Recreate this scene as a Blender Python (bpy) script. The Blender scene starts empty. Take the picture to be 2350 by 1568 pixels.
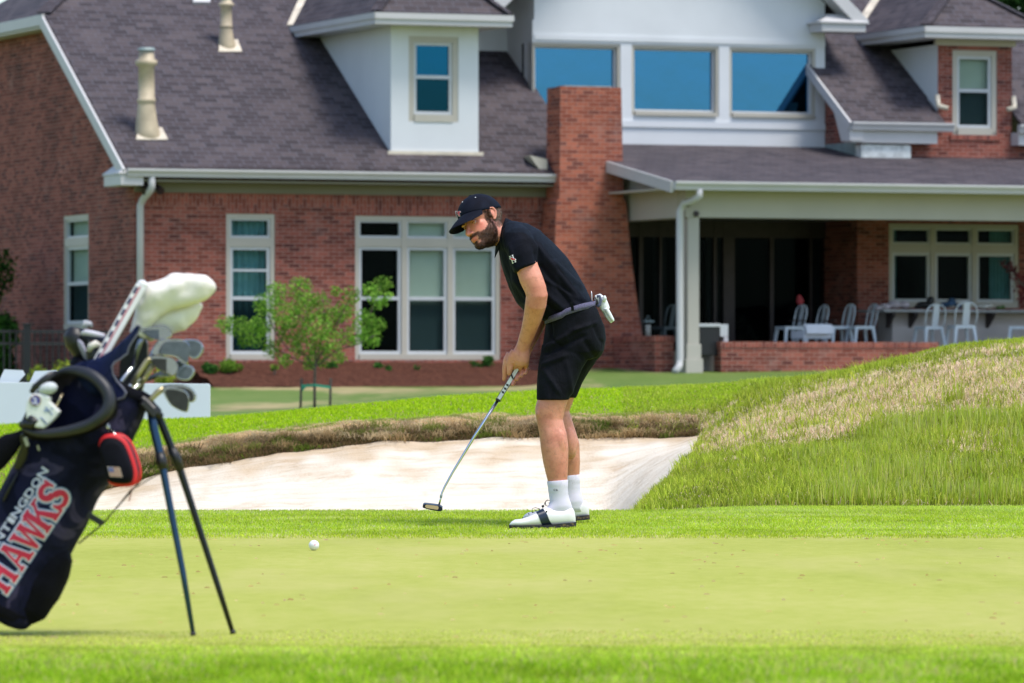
import bpy, bmesh, math, random
import numpy as np
from mathutils import Vector, Matrix, noise as mnoise
random.seed(7)
rng = np.random.default_rng(11)
R = math.radians
SC = bpy.context.scene
COL = SC.collection
V = Vector

# ---------------------------------------------------------------- camera measurements
F = 13055.6            # focal length in pixels of the 2350 px wide photograph (200 mm lens)
CX, YH, CAMZ = 1175.0, 870.0, 0.70
def P(px, py, d):      # point seen at pixel (px, py) at distance d
    return V(((px - CX) / F * d, d, CAMZ + (YH - py) / F * d))

# ---------------------------------------------------------------- objects
def link(o, parent=None):
    COL.objects.link(o)
    if parent is not None:
        o.parent = parent
    return o
def tag(o, label=None, cat=None, group=None, kind=None):
    if label: o['label'] = label
    if cat: o['category'] = cat
    if group: o['group'] = group
    if kind: o['kind'] = kind
    return o
def empty(name, loc, rz=0.0, label=None, cat=None, group=None):
    o = bpy.data.objects.new(name, None)
    o.empty_display_size = 0.1
    o.location = loc
    o.rotation_euler = (0, 0, rz)
    link(o)
    return tag(o, label, cat, group)
def copy_tree(o, parent=None):
    c = o.copy()
    COL.objects.link(c)
    c.parent = parent
    for ch in list(o.children):
        copy_tree(ch, c)
    return c

class MB:
    """collects polygons, builds one mesh object"""
    def __init__(s):
        s.v, s.f, s.m, s.uv = [], [], [], {}
        s.off = V((0, 0, 0))
    def add(s, vs, fs, mi=0):
        n = len(s.v)
        s.v += [tuple(V(p) - s.off) for p in vs]
        for f in fs:
            s.f.append(tuple(i + n for i in f)); s.m.append(mi)
        return s
    def quad(s, a, b, c, d, mi=0):
        return s.add([a, b, c, d], [(0, 1, 2, 3)], mi)
    def poly(s, pts, mi=0):
        return s.add(pts, [tuple(range(len(pts)))], mi)
    def box(s, lo, hi, mi=0):
        x0, y0, z0 = lo; x1, y1, z1 = hi
        vs = [(x0,y0,z0),(x1,y0,z0),(x1,y1,z0),(x0,y1,z0),(x0,y0,z1),(x1,y0,z1),(x1,y1,z1),(x0,y1,z1)]
        return s.add(vs, [(0,3,2,1),(4,5,6,7),(0,1,5,4),(1,2,6,5),(2,3,7,6),(3,0,4,7)], mi)
    def prism(s, pts, ext, mi=0):
        """closed polygon pts extruded by vector ext"""
        n = len(pts); e = V(ext)
        vs = [V(p) for p in pts] + [V(p) + e for p in pts]
        fs = [tuple(range(n - 1, -1, -1)), tuple(range(n, 2 * n))]
        fs += [(i, (i + 1) % n, n + (i + 1) % n, n + i) for i in range(n)]
        return s.add(vs, fs, mi)
    def bar(s, a, b, w, h, up=(0, 0, 1), mi=0):
        """rectangular bar from a to b, w across, h along up"""
        a, b, up = V(a), V(b), V(up)
        t = (b - a).normalized(); sd = t.cross(up).normalized(); u = sd.cross(t).normalized()
        q = [a + sd * sx * w / 2 + u * sz * h / 2 for sx, sz in ((-1,-1),(1,-1),(1,1),(-1,1))]
        return s.prism(q, b - a, mi)
    def tube(s, pts, rad, n=10, mi=0, cap=True, flat=1.0, up=None):
        """swept tube; rad number or list; flat squeezes along up"""
        pts = [V(p) for p in pts]
        if not hasattr(rad, '__len__'): rad = [rad] * len(pts)
        rings = []
        ref = V(up) if up is not None else None
        prev = None
        for i, p in enumerate(pts):
            t = (pts[min(i + 1, len(pts) - 1)] - pts[max(i - 1, 0)])
            t = t.normalized() if t.length > 1e-9 else V((0, 0, 1))
            if ref is None:
                ref = V((0, 0, 1)) if abs(t.z) < 0.9 else V((1, 0, 0))
            if prev is None: prev = ref
            sd = t.cross(prev)
            if sd.length < 1e-6: sd = t.orthogonal()
            sd.normalize(); u = sd.cross(t).normalized()
            prev = u
            rings.append([p + sd * math.cos(2*math.pi*k/n) * rad[i] + u * math.sin(2*math.pi*k/n) * rad[i] * flat for k in range(n)])
        return s.loft(rings, cap, mi)
    def loft(s, rings, cap=True, mi=0, closed=True):
        n = len(rings[0]); vs = [p for r in rings for p in r]; fs = []
        for i in range(len(rings) - 1):
            for k in range(n if closed else n - 1):
                a = i * n + k; b = i * n + (k + 1) % n
                fs.append((a, b, b + n, a + n))
        if cap:
            fs.append(tuple(range(n - 1, -1, -1)))
            fs.append(tuple((len(rings) - 1) * n + k for k in range(n)))
        return s.add(vs, fs, mi)
    def ellipsoid(s, c, ax, n=20, m=12, mi=0):
        """ax: three axis vectors"""
        c = V(c); A = [V(a) for a in ax]; rings = []
        for i in range(1, m):
            t = math.pi * i / m
            rings.append([c + A[2] * math.cos(t) + (A[0] * math.cos(2*math.pi*k/n) + A[1] * math.sin(2*math.pi*k/n)) * math.sin(t) for k in range(n)])
        vs = [c + A[2]] + [p for r in rings for p in r] + [c - A[2]]
        fs = [(0, 1 + k, 1 + (k + 1) % n) for k in range(n)]
        for i in range(m - 2):
            for k in range(n):
                a = 1 + i * n + k; b = 1 + i * n + (k + 1) % n
                fs.append((a, a + n, b + n, b))
        L = len(vs) - 1; o = 1 + (m - 2) * n
        fs += [(L, o + (k + 1) % n, o + k) for k in range(n)]
        return s.add(vs, fs, mi)
    def mesh(s, name):
        me = bpy.data.meshes.new(name)
        me.from_pydata(s.v, [], s.f)
        me.polygons.foreach_set('material_index', s.m)
        me.validate(); me.update()
        return me
    def build(s, name, mats, parent=None, smooth=False, uvbox=True, bevel=0.0, fix=True, auto=None):
        me = s.mesh(name)
        if fix or bevel:
            bm = bmesh.new(); bm.from_mesh(me)
            if bevel:
                bmesh.ops.remove_doubles(bm, verts=bm.verts, dist=1e-5)
            bmesh.ops.recalc_face_normals(bm, faces=bm.faces)
            if bevel:
                es = [e for e in bm.edges if len(e.link_faces) == 2 and e.calc_face_angle(0) > R(30)]
                bmesh.ops.bevel(bm, geom=es, offset=bevel, segments=2, affect='EDGES', profile=0.6)
            bm.to_mesh(me); bm.free()
        if uvbox: box_uv(me)
        return obj(name, me, mats, parent, smooth)

def obj(name, me, mats, parent=None, smooth=False):
    for m in (mats if isinstance(mats, (list, tuple)) else [mats]):
        me.materials.append(m)
    if smooth:
        me.polygons.foreach_set('use_smooth', [True] * len(me.polygons))
    o = bpy.data.objects.new(name, me)
    return link(o, parent)
def box_uv(me, k=1.0):
    """metric UVs projected along each face's own dominant axis; sloping faces keep their true length"""
    uv = me.uv_layers.new(name='UVMap')
    L = np.zeros(len(me.loops) * 2)
    vs = me.vertices
    for p in me.polygons:
        n = p.normal
        if abs(n.z) > 0.97:
            a, b = V((1, 0, 0)), V((0, 1, 0))
        else:
            a = V((0, 0, 1)).cross(n)
            a = a.normalized(); b = n.cross(a).normalized()
            if abs(a.x) > abs(a.y):
                if a.x < 0: a = -a
            elif a.y < 0: a = -a
        for li in p.loop_indices:
            c = vs[me.loops[li].vertex_index].co
            L[li * 2] = c.dot(a) * k; L[li * 2 + 1] = c.dot(b) * k
    uv.data.foreach_set('uv', L)

def fuse(mb, voxel, smooth=4, fac=0.5, name='body'):
    """one continuous surface out of overlapping closed shapes"""
    me = mb.mesh(name + '_src')
    bm = bmesh.new(); bm.from_mesh(me); bmesh.ops.recalc_face_normals(bm, faces=bm.faces); bm.to_mesh(me); bm.free()
    o = bpy.data.objects.new('tmp_fuse', me); COL.objects.link(o)
    r = o.modifiers.new('r', 'REMESH'); r.mode = 'VOXEL'; r.voxel_size = voxel; r.adaptivity = 0
    if smooth:
        q = o.modifiers.new('s', 'SMOOTH'); q.factor = fac; q.iterations = smooth
    dg = bpy.context.evaluated_depsgraph_get(); dg.update()
    out = bpy.data.meshes.new_from_object(o.evaluated_get(dg), depsgraph=dg)
    bpy.data.objects.remove(o); bpy.data.meshes.remove(me)
    out.name = name
    return out
def subsurf(o, lv=2):
    m = o.modifiers.new('sub', 'SUBSURF'); m.levels = lv; m.render_levels = lv
    return o
def vcol(me, name, arr):
    a = me.color_attributes.new(name, 'FLOAT_COLOR', 'POINT')
    a.data.foreach_set('color', np.asarray(arr, dtype=np.float32).ravel())
def coords(me):
    a = np.zeros(len(me.vertices) * 3); me.vertices.foreach_get('co', a); return a.reshape(-1, 3)
def setco(me, a):
    me.vertices.foreach_set('co', np.asarray(a).ravel()); me.update()

# ---------------------------------------------------------------- materials
def srgb(r, g, b):
    return tuple(((c/255)/12.92 if c/255 <= 0.04045 else ((c/255+0.055)/1.055)**2.4) for c in (r, g, b)) + (1,)
class N:
    def __init__(s, name):
        s.mat = bpy.data.materials.new(name); s.mat.use_nodes = True
        s.t = s.mat.node_tree; s.t.nodes.clear()
        s.out = s.t.nodes.new('ShaderNodeOutputMaterial')
    def n(s, kind, **kw):
        x = s.t.nodes.new('ShaderNode' + kind)
        for k, v in kw.items():
            if k.startswith('i_'):
                key = k[2:]
                key = int(key) if key.isdigit() else key.replace('_', ' ')
                s.set(x.inputs[key], v)
            else: setattr(x, k, v)
        return x
    def set(s, inp, v):
        if isinstance(v, bpy.types.NodeSocket): s.t.links.new(v, inp)
        else: inp.default_value = v
    def coord(s, which='Object', scale=(1, 1, 1), rot=(0, 0, 0)):
        tc = s.n('TexCoord'); mp = s.n('Mapping')
        s.t.links.new(tc.outputs[which], mp.inputs[0])
        mp.inputs['Scale'].default_value = scale; mp.inputs['Rotation'].default_value = rot
        return mp.outputs[0]
    def noise(s, vec, scale=5, detail=4, rough=0.55, dist=0.0):
        x = s.n('TexNoise'); s.t.links.new(vec, x.inputs['Vector'])
        x.inputs['Scale'].default_value = scale; x.inputs['Detail'].default_value = detail
        x.inputs['Roughness'].default_value = rough; x.inputs['Distortion'].default_value = dist
        return x.outputs['Fac']
    def ramp(s, fac, stops, interp='LINEAR'):
        x = s.n('ValToRGB'); s.t.links.new(fac, x.inputs[0]); cr = x.color_ramp; cr.interpolation = interp
        while len(cr.elements) < len(stops): cr.elements.new(0.5)
        for e, (p, c) in zip(cr.elements, stops):
            e.position = p; e.color = c if len(c) == 4 else tuple(c) + (1,)
        return x.outputs[0]
    def mix(s, fac, a, b, mode='MIX'):
        x = s.n('Mix', data_type='RGBA', blend_type=mode)
        s.set(x.inputs[0], fac); s.set(x.inputs[6], a); s.set(x.inputs[7], b)
        return x.outputs[2]
    def math(s, op, a, b=0.0, clamp=False):
        x = s.n('Math', operation=op, use_clamp=clamp); s.set(x.inputs[0], a); s.set(x.inputs[1], b)
        return x.outputs[0]
    def bump(s, h, strength=0.3, dist=0.01, normal=None):
        x = s.n('Bump'); s.set(x.inputs['Height'], h); x.inputs['Strength'].default_value = strength
        x.inputs['Distance'].default_value = dist
        if normal is not None: s.t.links.new(normal, x.inputs['Normal'])
        return x.outputs[0]
    def bsdf(s, color, rough=0.6, metal=0.0, normal=None, spec=0.5, **kw):
        x = s.n('BsdfPrincipled')
        s.set(x.inputs['Base Color'], color); s.set(x.inputs['Roughness'], rough)
        s.set(x.inputs['Metallic'], metal); s.set(x.inputs['Specular IOR Level'], spec)
        if normal is not None: s.t.links.new(normal, x.inputs['Normal'])
        for k, v in kw.items(): s.set(x.inputs[k.replace('_', ' ')], v)
        s.t.links.new(x.outputs[0], s.out.inputs[0])
        return x
def c4(*c): return tuple(c) + (1,)
def simple(name, col, rough=0.6, metal=0.0, var=0.08, scale=6, bump=0.0, bscale=60, spec=0.5, **kw):
    """plain surface with a little mottling and bump"""
    n = N(name); vec = n.coord('Object')
    f = n.noise(vec, scale, 5)
    a = tuple(max(0, x * (1 - var)) for x in col[:3]) + (1,); b = tuple(min(1, x * (1 + var)) for x in col[:3]) + (1,)
    c = n.ramp(f, [(0.3, a), (0.7, b)])
    nm = n.bump(n.noise(vec, bscale, 3), bump, 0.004) if bump else None
    n.bsdf(c, rough, metal, nm, spec, **kw)
    return n.mat
# ---------------------------------------------------------------- camera, light, sky
cam = bpy.data.cameras.new('camera'); camo = bpy.data.objects.new('camera', cam); COL.objects.link(camo)
camo.location = (0, 0, CAMZ); camo.rotation_euler = (R(90), 0, 0)
cam.lens = 200; cam.sensor_width = 36; cam.shift_y = (YH - 784) / 2350
cam.clip_start = 0.5; cam.clip_end = 3000
cam.dof.use_dof = True; cam.dof.focus_distance = 26.6; cam.dof.aperture_fstop = 9.0
SC.camera = camo
SUN_EL, SUN_AZ = 66.0, 34.0        # azimuth: degrees from +x (right) towards the camera side
sl = bpy.data.lights.new('sun', 'SUN'); so = bpy.data.objects.new('sun', sl); COL.objects.link(so)
sd = V((math.cos(R(SUN_EL)) * math.cos(R(SUN_AZ)), -math.cos(R(SUN_EL)) * math.sin(R(SUN_AZ)), math.sin(R(SUN_EL))))
so.location = sd * 60
so.rotation_euler = sd.to_track_quat('Z', 'Y').to_euler()
sl.energy = 1.9; sl.angle = R(17); sl.color = (1.0, 0.955, 0.88)
w = bpy.data.worlds.new('World'); SC.world = w; w.use_nodes = True
wt = w.node_tree; bg = wt.nodes['Background']
sky = wt.nodes.new('ShaderNodeTexSky'); sky.sky_type = 'NISHITA'; sky.sun_disc = False
sky.sun_elevation = R(SUN_EL); sky.sun_rotation = math.atan2(sd.x, sd.y)
sky.air_density = 1.0; sky.dust_density = 1.6; sky.ozone_density = 1.2; sky.altitude = 60
wt.links.new(sky.outputs[0], bg.inputs[0]); bg.inputs[1].default_value = 0.13
SC.view_settings.view_transform = 'Standard'; SC.view_settings.look = 'None'
SC.view_settings.exposure = 0.92; SC.view_settings.gamma = 1.0
SC.cycles.max_bounces = 6; SC.cycles.transparent_max_bounces = 12
SC.cycles.use_denoising = True
SC.cycles.sample_clamp_indirect = 8

# ---------------------------------------------------------------- terrain
def zpy(d, py): return CAMZ - (py - YH) / F * d
FRONT = [(2, 0), (11.5, 0), (14.9, 0), (25.55, -.002), (26.45, 0), (27.1, .022), (28.9, .03)]
SANDTOP = [(150, 1150), (215, 1128), (330, 1098), (500, 1064), (700, 1030), (900, 1014), (1100, 1010), (1240, 1004), (1430, 1003), (1480, 1000)]
LIPTOP = [(150, 1082), (330, 1040), (500, 1010), (700, 990), (900, 972), (1100, 966), (1300, 960), (1480, 962)]
CREST = [(-2500, 990), (0, 977), (480, 962), (700, 942), (1000, 914), (1300, 897), (1480, 893)]
def ip(tab, u): return float(np.interp(u, [a for a, _ in tab], [b for _, b in tab]))
def column(u):
    if u <= 130:
        c = [(29.1, .03), (31, .05), (33, zpy(33, 1082)), (35, zpy(35, 1045)), (36.4, zpy(36.4, 1022)), (37.1, zpy(37.1, 1008))]
    elif u <= 1400:
        c = [(29.12, -.10), (29.8, -.36), (33.4, -.40), (34.9, -.15), (36.4, zpy(36.4, ip(SANDTOP, u))), (36.95, zpy(36.95, ip(LIPTOP, u)))]
    else:
        tab = {1430: [(29.12, -.04), (29.8, -.16), (33.0, -.14), (34.8, 1150), (36.4, 1003), (36.95, 961)],
               1465: [(29.2, .02), (29.9, 1166), (31.0, 1161), (34.5, 1118), (36.4, 1001), (37.0, 961)],
               1495: [(29.2, .02), (30.2, 1157), (31.4, 1136), (34.5, 1092), (36.4, 1001), (37.0, 961)],
               1545: [(29.2, .02), (30.5, 1125), (32.5, 1083), (34.5, 1060), (36.4, 1002), (37.0, 962)],
               1580: [(29.2, .03), (30.8, 1112), (33, 1040), (34.8, 1024), (36.4, 1000), (37.0, 958)],
               1615: [(29.2, .04), (31, 1105), (33, 1052), (35, 1018), (36.4, 998), (37.1, 965)],
               1750: [(29.2, .05), (30.6, 1095), (32.4, 1025), (34, 965), (35.5, 925), (37, 900)],
               1900: [(29.2, .05), (30.6, 1085), (32.2, 1010), (33.6, 945), (35, 900), (36.5, 880)],
               2000: [(29.2, .05), (30.6, 1080), (32.1, 1000), (33.4, 930), (34.8, 880), (36.3, 858)],
               2150: [(29.2, .05), (30.5, 1075), (31.9, 985), (33.2, 905), (34.5, 850), (36, 822)],
               2350: [(29.2, .05), (30.4, 1068), (31.7, 972), (32.9, 885), (34.2, 830), (35.6, 800)],
               2800: [(29.2, .05), (30.4, 1062), (31.7, 962), (32.9, 875), (34.2, 822), (35.6, 790)]}
        k = u if u in tab else 2800
        c = [(a, b if abs(b) < 2 else zpy(a, b)) for a, b in tab[k]]
    cr = {1545: (44, 891), 1580: (44, 889.5), 1615: (44, 888), 1750: (43, 880), 1900: (42, 867), 2000: (41, 845), 2150: (40, 806), 2350: (39, 785), 2800: (39, 772)}
    d13, p13 = cr.get(u, (44, ip(CREST, u)) if u < 1500 else (39, 768))
    z13 = zpy(d13, p13)
    c += [(d13, z13), (50, min(z13 - .1, .28)), (60, .27), (75, .30), (88, .50), (95, .58 if u < 1270 else .78), (100, .74 if u < 1270 else .92), (140, .95), (900, 1.0)]
    return FRONT + c
UC = [-4000, -2500, 0, 130, 190, 240, 330, 500, 700, 900, 1000, 1100, 1240, 1300, 1400, 1430, 1465, 1495, 1545, 1580, 1615, 1750, 1900, 2000, 2150, 2350, 2800, 6500]
CT = np.array([column(u) for u in UC])            # (cols, rows, 2)
NR = CT.shape[1]
U = np.concatenate([np.arange(-4000, -420, 220), np.arange(-420, 2800, 10), np.arange(2800, 6500, 220)]).astype(float)
CU = np.stack([np.stack([np.interp(U, UC, CT[:, r, k]) for k in (0, 1)], -1) for r in range(NR)], 1)   # (U, rows, 2)
ker = np.exp(-0.5 * (np.arange(-6, 7) / 2.6) ** 2); ker /= ker.sum()
def sm(a):
    p = np.concatenate([np.repeat(a[:1], 6), a, np.repeat(a[-1:], 6)]); return np.convolve(p, ker, 'valid')
for r in range(7, NR):
    for k in (0, 1): CU[:, r, k] = sm(CU[:, r, k])
def pchip(y, t):
    """monotone cubic through integer knots; y (cols, rows)"""
    dl = np.diff(y, axis=1); m = np.zeros_like(y)
    a, b = dl[:, :-1], dl[:, 1:]
    with np.errstate(divide='ignore', invalid='ignore'):
        h = np.where(a * b > 0, 2 * a * b / (a + b), 0)
    m[:, 1:-1] = h; m[:, 0] = dl[:, 0]; m[:, -1] = dl[:, -1]
    i = np.clip(np.floor(t).astype(int), 0, y.shape[1] - 2); s = t - i
    y0, y1, m0, m1 = y[:, i], y[:, i + 1], m[:, i], m[:, i + 1]
    return (2*s**3 - 3*s**2 + 1) * y0 + (s**3 - 2*s**2 + s) * m0 + (-2*s**3 + 3*s**2) * y1 + (s**3 - s**2) * m1
SUBD = [6, 10, 24, 10, 8, 16, 4, 8, 12, 12, 16, 8, 16, 10, 8, 10, 12, 8, 10, 10, 14]
T = np.concatenate([np.linspace(i, i + 1, SUBD[i], endpoint=False) for i in range(NR - 1)] + [[NR - 1]])
TD, TZ = pchip(CU[:, :, 0], T), pchip(CU[:, :, 1], T)
START = np.interp(U, [190, 225, 1425, 1440, 1580, 1614], [11, 6.6, 6.6, 8.95, 8.95, 11])
SANDM = (T[None] > START[:, None]) & (T[None] < 11.05) & (U[:, None] > 200) & (U[:, None] < 1612)
TX = (U[:, None] - CX) / F * TD
def vnoise(x, y, s, seed=0):
    return np.array([mnoise.noise(V((a * s + seed, b * s, seed * 1.7))) for a, b in zip(x.ravel(), y.ravel())]).reshape(x.shape)
inzone = (T[None] > 7) & (T[None] < 13) & (U[:, None] > -420) & (U[:, None] < 2800)
nz = np.zeros_like(TZ)
nz[inzone] = 0.042 * vnoise(TX[inzone], TD[inzone], 2.6) + 0.015 * vnoise(TX[inzone], TD[inzone], 7, 3)
fade = np.clip((T - 7.5) / 1.5, 0, 1)[None] * np.clip((13.2 - T) / .8, 0, 1)[None]
TZ = TZ + nz * fade * np.where(SANDM, .55, 1)
def tgrid(u, t):
    """world points at column u, row parameter t (arrays)"""
    iu = np.clip(np.searchsorted(U, u) - 1, 0, len(U) - 2); fu = (u - U[iu]) / (U[iu + 1] - U[iu])
    it = np.clip(np.searchsorted(T, t) - 1, 0, len(T) - 2); ft = (t - T[it]) / (T[it + 1] - T[it])
    def g(A):
        return (A[iu, it] * (1-fu) * (1-ft) + A[iu+1, it] * fu * (1-ft) + A[iu, it+1] * (1-fu) * ft + A[iu+1, it+1] * fu * ft)
    d, z = g(TD), g(TZ)
    return np.stack([(u - CX) / F * d, d, z], -1)
def ground_z(x, y):
    u = x / y * F + CX; j = int(np.clip(np.searchsorted(U, u), 0, len(U) - 1))
    return float(np.interp(y, TD[j], TZ[j]))

def grid_object(name, mask, mats, kind='structure', label=None, tint=None):
    """faces of the terrain grid where mask (cols-1, rows-1) is true"""
    nu, nt = len(U), len(T)
    idx = np.arange(nu * nt).reshape(nu, nt)
    q = np.stack([idx[:-1, :-1], idx[1:, :-1], idx[1:, 1:], idx[:-1, 1:]], -1)[mask]
    used, inv = np.unique(q, return_inverse=True)
    co = np.stack([TX, TD, TZ], -1).reshape(-1, 3)[used]
    me = bpy.data.meshes.new(name)
    me.from_pydata(co.tolist(), [], inv.reshape(-1, 4).tolist()); me.update()
    if tint is not None: vcol(me, 'tint', np.concatenate([tint.reshape(-1, 3)[used], np.ones((len(used), 1))], 1))
    return tag(obj(name, me, mats, smooth=True), label, kind=kind)
fm = SANDM[:-1, :-1] & SANDM[1:, 1:]
Tm = (T[:-1] + T[1:])[None] / 2 + np.zeros((len(U) - 1, 1))

def turf(name, stops, s1, s2, bump=0.5, fine=220, dry=None, stretch=0.35):
    n = N(name); vec = n.coord('Object'); vs = n.coord('Object', scale=(1, stretch, 1))
    a = n.noise(vs, s1, 5, .6); b = n.noise(vs, s2, 4, .65); f = n.noise(vec, fine, 2, .6)
    m = n.math('ADD', n.math('MULTIPLY', a, .40), n.math('ADD', n.math('MULTIPLY', b, .28), n.math('MULTIPLY', f, .32)))
    col = n.ramp(m, stops)
    if dry:
        d = n.ramp(n.noise(n.coord('Object', scale=(1, .25, 1)), dry[0], 4, .6), [(dry[1], (0,0,0)), (dry[1] + .12, (1,1,1))])
        col = n.mix(n.math('MULTIPLY', d, dry[3]), col, dry[2])
    nm = n.bump(f, bump, .01)
    n.bsdf(col, .85, 0, nm, .15)
    return n.mat
M_GREEN = turf('putting_green_turf', [(.36, c4(.27, .31, .042)), (.5, c4(.35, .372, .070)), (.64, c4(.43, .42, .12))], .9, 14, .3, 260, dry=(.8, .48, c4(.44, .405, .14), .40))
M_FRINGE = turf('fringe_turf', [(.36, c4(.20, .33, .016)), (.5, c4(.28, .42, .025)), (.66, c4(.38, .47, .06))], 2.2, 16, .8, 160)
M_ROUGH = turf('rough_turf', [(.36, c4(.22, .36, .016)), (.5, c4(.31, .44, .03)), (.66, c4(.42, .48, .07))], 3.0, 22, .8, 120)
def mixc(a, b, t): return np.asarray(a) * (1 - t[..., None]) + np.asarray(b) * t[..., None]
def sst(x, a, b): t = np.clip((x - a) / (b - a), 0, 1); return t * t * (3 - 2 * t)
C_TAN, C_BROWN, C_LUSH, C_OLIVE, C_LIME = (.44, .33, .18), (.125, .085, .045), (.24, .38, .016), (.12, .14, .022), (.22, .36, .03)
def drynoise(x, d): return vnoise(np.asarray(x), np.asarray(d), 1.6, 5) * .6 + vnoise(np.asarray(x), np.asarray(d), 5.5, 9) * .5
def dryness(u, t, x, d, z):
    """how straw-coloured the rough is: along the bunker lip and in a band across the mound"""
    py = YH - (z - CAMZ) / d * F
    nz_ = drynoise(x, d)
    lip = sst(t, 11.7, 11.95) * sst(12.045 + nz_ * .10 - t, 0, .09)
    mid = np.interp(u, [1560, 1650, 1900, 2100, 2350, 2800], [1015, 1008, 952, 890, 852, 820]); hwid = np.interp(u, [1560, 1700, 1900, 2350], [50, 62, 62, 58])
    band = sst(1.15 - np.abs(py + nz_ * 85 - mid) / hwid, 0, .5) * sst(u, 1560, 1640)
    low = sst(nz_, .2, .45) * .35 * sst(u, 1520, 1600)
    right = sst(u, 1980, 2200) * sst(vnoise(np.asarray(x), np.asarray(d), 3.6, 41) + .5 * vnoise(np.asarray(x), np.asarray(d), 9., 43), .0, .3) * sst(py, 880, 930) * sst(1090 - py, 0, 60) * .62
    return np.clip(np.where(u < 1600, lip * sst(1640 - u, 0, 60) * sst(u, 90, 200), 0) + band + low + right, 0, 1)
n = N('bank_turf'); vec = n.coord('Object'); at = n.n('Attribute', attribute_name='tint')
bn = n.noise(vec, 70, 3, .6)
n.bsdf(n.mix(1.0, at.outputs['Color'], n.ramp(bn, [(.3, c4(.6, .6, .6)), (.7, c4(1.2, 1.2, 1.2))]), 'MULTIPLY'), .9, 0, n.bump(bn, .8, .03), .1); M_BANK = n.mat
M_LAWN = turf('lawn_turf', [(.36, c4(.075, .135, .028)), (.5, c4(.11, .17, .036)), (.66, c4(.16, .20, .06))], .35, 3.0, .5, 40, dry=(.42, .50, c4(.36, .29, .15), .85))
n = N('bunker_sand'); vec = n.coord('Object'); vr = n.coord('Object', scale=(1, .5, 1), rot=(0, 0, R(25)))
rk = n.noise(n.coord('Object', scale=(.6, 3.5, 2.5), rot=(0, 0, R(-28))), 4, 5, .6, .4)
sc_ = n.ramp(rk, [(.28, c4(.50, .405, .295)), (.44, c4(.645, .565, .455)), (.7, c4(.71, .65, .56))])
sc_ = n.mix(n.ramp(n.noise(vec, 5, 6, .7), [(.56, (0,0,0)), (.75, (.6,.6,.6))]), sc_, c4(.46, .32, .20))
hb = n.math('ADD', n.math('MULTIPLY', rk, .7), n.math('MULTIPLY', n.noise(vec, 60, 3), .3))
at = n.n('Attribute', attribute_name='tint'); sc_ = n.mix(1.0, sc_, at.outputs['Color'], 'MULTIPLY')
n.bsdf(sc_, .9, 0, n.bump(hb, .6, .04), .1); M_SAND = n.mat
no_sand = ~fm
grid_object('rough', (Tm < 2) & no_sand, M_ROUGH)
grid_object('green', (Tm > 2) & (Tm < 3) & no_sand, M_GREEN)
grid_object('fringe', (Tm > 3) & (Tm < 7) & no_sand, M_FRINGE)
wash_ = np.ones(TX.shape + (3,)); tq = T[None] + np.zeros_like(TX); zb_ = SANDM | ((tq > 6.5) & (tq < 11.2))
wn = np.zeros_like(TX); ok_ = zb_ & (U[:, None] > 150) & (U[:, None] < 1700); wn[ok_] = vnoise(TX[ok_], TD[ok_] * .4 + TZ[ok_] * 2, 3.2, 17) + .6 * vnoise(TX[ok_], TZ[ok_] * 3, 9., 19)
wash_ = mixc(wash_, (.76, .65, .52), np.clip(sst(tq + wn * .5, 10.45, 11.05), 0, 1) * .85)   # soil washed down from the turf edge
grid_object('bunker', fm, M_SAND, tint=wash_)
bt_ = np.zeros(TX.shape + (3,)); bt_[:] = C_LUSH
tt = T[None] + np.zeros_like(TX); uu = U[:, None] + np.zeros_like(TX)
zn = (tt > 6.5) & (tt < 13.5) & (uu > -420) & (uu < 2800)
dry_ = np.zeros_like(TX); dry_[zn] = dryness(uu[zn], tt[zn], TX[zn], TD[zn], TZ[zn])
bt_ = mixc(bt_, C_OLIVE, sst(uu, 1500, 1600) * sst(12.6 - tt, 0, .5)); bt_ = mixc(bt_, C_TAN, dry_)
bt_ = mixc(bt_, C_BROWN, sst(tt, 10.8, 11.0) * sst(12.0 - tt, 0, .25) * sst(1640 - uu, 0, 60) * sst(uu, 90, 200))
grid_object('bank', (Tm > 7) & (Tm < 13) & no_sand, M_BANK, tint=bt_)
grid_object('lawn', (Tm > 13), M_LAWN)
me = bpy.data.meshes.new('ground'); S_ = 2500
me.from_pydata([(-S_, -S_, -.9), (S_, -S_, -.9), (S_, S_, -.9), (-S_, S_, -.9)], [], [(0, 1, 2, 3)]); me.update()
tag(obj('ground', me, M_LAWN), kind='structure')
# ================================================================ the house
TH = R(21.5); D0 = 95.3
HO = V(((308 - CX) / F * D0, D0, 0.0))
E1 = V((math.cos(TH), math.sin(TH), 0)); E2 = V((-math.sin(TH), math.cos(TH), 0))
def ray(px, py): return V(((px - CX) / F, 1.0, (YH - py) / F))
EYE = V((0, 0, CAMZ))
def loc(p):  # world -> house frame (a along the front, b back, z up)
    q = p - HO; return V((q.dot(E1), q.dot(E2), p.z))
def hb(px, py, b):               # on the vertical plane b = const
    r = ray(px, py); t = ((HO - EYE).dot(E2) + b) / r.dot(E2); return loc(EYE + r * t)
def ha(px, py, a):               # on the vertical plane a = const
    r = ray(px, py); t = ((HO - EYE).dot(E1) + a) / r.dot(E1); return loc(EYE + r * t)
def hp(px, py, pt, nrm):         # on a general plane of the house frame
    r = ray(px, py); rl = V((r.dot(E1), r.dot(E2), r.z)); el = loc(EYE)
    t = (V(pt) - el).dot(V(nrm)) / rl.dot(V(nrm)); return el + rl * t

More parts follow.
